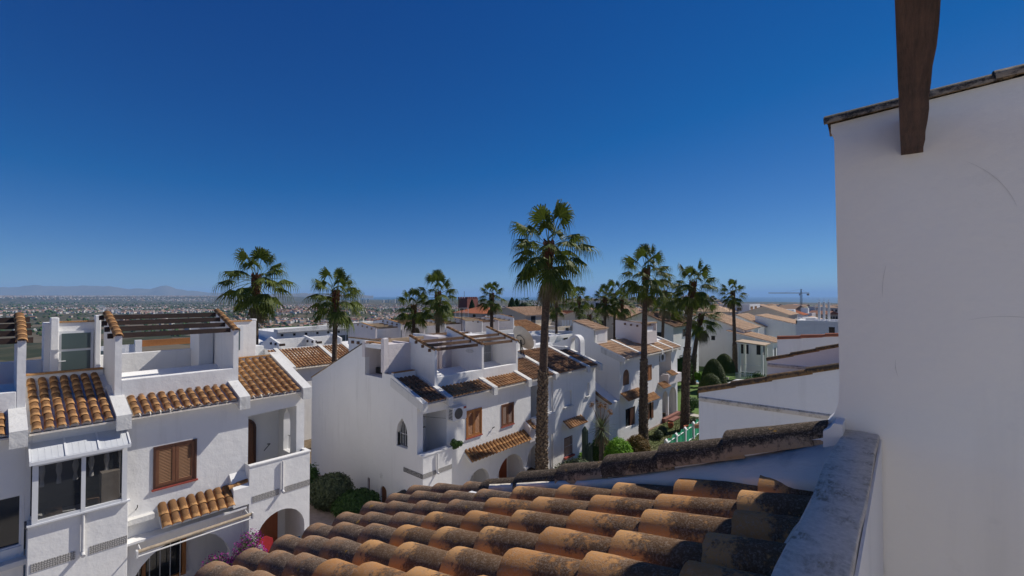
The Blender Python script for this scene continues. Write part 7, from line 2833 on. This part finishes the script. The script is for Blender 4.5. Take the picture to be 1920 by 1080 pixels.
m.build('cloth', simple('pale_green_cloth', (0.35, 0.50, 0.42), 0.9), None, label='pale green cloth strip hanging over the red towel', cat='cloth')
lump('ball', 'white ball next to the red towel in the porch arch', 'ball', (-15.72, 6.42, -8.22), (0.13, 0.13, 0.13), ALU, 1)
m = MB()
m.tube((-15.75, 6.52, -8.40), (-15.75, 7.02, -8.28), 0.07, 0.05, n=8)
m.tube((-15.75, 7.0, -8.28), (-15.75, 7.12, -8.22), 0.08, 0.03, n=8)
m.build('inflatable', BLUE_CLOTH, None, label='bright blue inflatable lying in the porch arch beside the ball', cat='toy')

# green netted fence with white posts by the lawn
def fence():
    a = Vector((*P(1247, 29.3), 0))
    b = Vector((*P(1312, 35.0), 0))
    t = thing('garden_fence', (a.x, a.y, gz(a.x, a.y)), 'white posted fence with green netting beside the lawn', 'fence')
    net = NT('green_netting')
    net.base((0.03, 0.42, 0.20))
    net.rough(0.6)
    net.b.inputs['Alpha'].default_value = 0.85
    n = 4
    for i in range(n + 1):
        p = a.lerp(b, i / n)
        z = gz(p.x, p.y)
        m = MB()
        m.box(p.x - 0.09, p.x + 0.09, p.y - 0.09, p.y + 0.09, z, z + 1.18)
        m.extr([(p.x - 0.12, p.y - 0.12, z + 1.18), (p.x + 0.12, p.y - 0.12, z + 1.18), (p.x, p.y - 0.12, z + 1.32)], (0, 0.24, 0))
        m.build('post', PLASTER, t)
        if i < n:
            q = a.lerp(b, (i + 1) / n)
            m = MB()
            m.tube((p.x, p.y, z + 1.0), (q.x, q.y, z + 1.0), 0.035, n=6)
            m.tube((p.x, p.y, z + 0.15), (q.x, q.y, z + 0.15), 0.035, n=6)
            m.build('rail', PLASTER, t)
            if i >= 0:
                m = MB()
                k = 8
                row = lambda h: [p.lerp(q, j / k) + Vector((0.05 * math.sin(j * 1.9 + i), 0.05 * math.cos(j * 2.3), gz(p.x, p.y) + h + 0.06 * math.sin(j * 1.3 + i))) for j in range(k + 1)]
                lo_, hi_ = row(0.05), row(1.22)
                m.add(lo_ + hi_, [(j, j + 1, k + 2 + j, k + 1 + j) for j in range(k)], True)
                m.build('netting', net.m, t)
fence()
def pot(label, px, zc, s):
    x, y = P(px, zc)
    z = gz(x, y) + 0.06
    t = thing('flower_pot', (x, y, z), label, 'flower pot')
    m = MB()
    m.rings([[(x + math.cos(i * 0.52) * q * s, y + math.sin(i * 0.52) * q * s, z + h * s) for i in range(12)] for q, h in ((0.28, 0), (0.42, 0.35), (0.46, 0.62), (0.40, 0.72), (0.44, 0.80), (0.36, 0.80), (0.34, 0.6))], True, True)
    m.build('pot', CLAY_RED, t)
pot('big terracotta pot at the foot of the leaning palm', 1290, 34.2, 0.9)
pot('terracotta pot on the porch step of the house with the roof box', 1256, 36.4, 0.5)
for k, (px, zc, lb) in enumerate(((1233, 33.5, 'row of potted shrubs along the sunny porch wall'), (1241, 34.6, 'second potted shrub nearer the porch arch'))):
    shrub('potted_plant', lb, 'plant', px, zc, 0.35, 0.7, LEAF_OLIVE, 500, 0.06, seed=40 + k)
# porch pergola and picket fence on the right
def porch():
    x, y = P(1428, 57.5)
    z = gz(x, y)
    t = thing('porch_pergola', (x, y, z), 'white porch with a straw coloured roof before the gabled house', 'porch')
    zt_ = V(93, 57.5)
    for a, b in ((0, -0.1), (0, 2.4), (-2.6, -0.1), (-2.6, 2.4)):
        m = MB()
        m.box(x + a - 0.13, x + a + 0.13, y + b - 0.13, y + b + 0.13, z, zt_)
        m.build('post', PLASTER, t)
    m = MB()
    m.extr([(x + 0.4, y - 0.5, zt_), (x + 0.4, y - 0.5, zt_ + 0.12), (x - 3.0, y - 0.5, zt_ + 0.42), (x - 3.0, y - 0.5, zt_ + 0.3)], (0, 3.4, 0))
    m.build('roof', WOOD_PALE, t)
    for zz in (1.0, 1.9):
        m = MB()
        m.box(x - 2.6, x, y - 0.13, y - 0.07, z + zz, z + zz + 0.08)
        m.build('rail', ALU, t)
    t = thing('picket_fence', (x - 1, y - 0.8, z), 'low white picket fence in front of the straw roofed porch', 'fence')
    for i in range(22):
        m = MB()
        q = x - 2.9 + 0.2 * i
        m.box(q, q + 0.09, y - 0.86, y - 0.82, z, z + 1.0)
        m.build('picket', ALU, t)
    for zz in (0.25, 0.8):
        m = MB()
        m.box(x - 2.95, x + 1.55, y - 0.82, y - 0.78, z + zz, z + zz + 0.07)
        m.build('rail', ALU, t)
porch()
# white ramp-like planter wall on the pool lawn
x, y = P(1372, 50)
z = gz(x, y)
t_ = thing('planter_wall', (x, y, z), 'white planter wall sloping beside the pool lawn', 'wall')
m = MB()
m.extr([(x - 1.6, y - 1.0, z), (x + 1.8, y + 0.6, z), (x + 1.8, y + 0.6, z + 1.5), (x + 0.6, y, z + 1.45), (x - 1.6, y - 1.0, z + 0.25)], (-0.5, 1.0, 0))
m.build('wall', PLASTER, t_)
# green parasol among the terraces
x, y = P(890, 70)
t_ = thing('parasol', (x, y, V(66, 70)), 'green parasol over a terrace under the ridge palm', 'parasol')
m = MB()
top_ = (x, y, V(44, 70))
rim_ = [(x + math.cos(i * 0.785) * 1.6, y + math.sin(i * 0.785) * 1.6, V(50, 70)) for i in range(8)]
m.add([top_] + rim_, [(0, 1 + i, 1 + (i + 1) % 8) for i in range(8)])
m.add([(p[0], p[1], p[2] - 0.12) for p in rim_] + rim_, [(i, (i + 1) % 8, 8 + (i + 1) % 8, 8 + i) for i in range(8)])
m.build('canopy', simple('green_canvas', (0.03, 0.20, 0.10), 0.9), t_)
m = MB()
m.tube((x, y, V(80, 70)), (x, y, V(44.5, 70)), 0.04)
m.build('pole', ALU, t_)
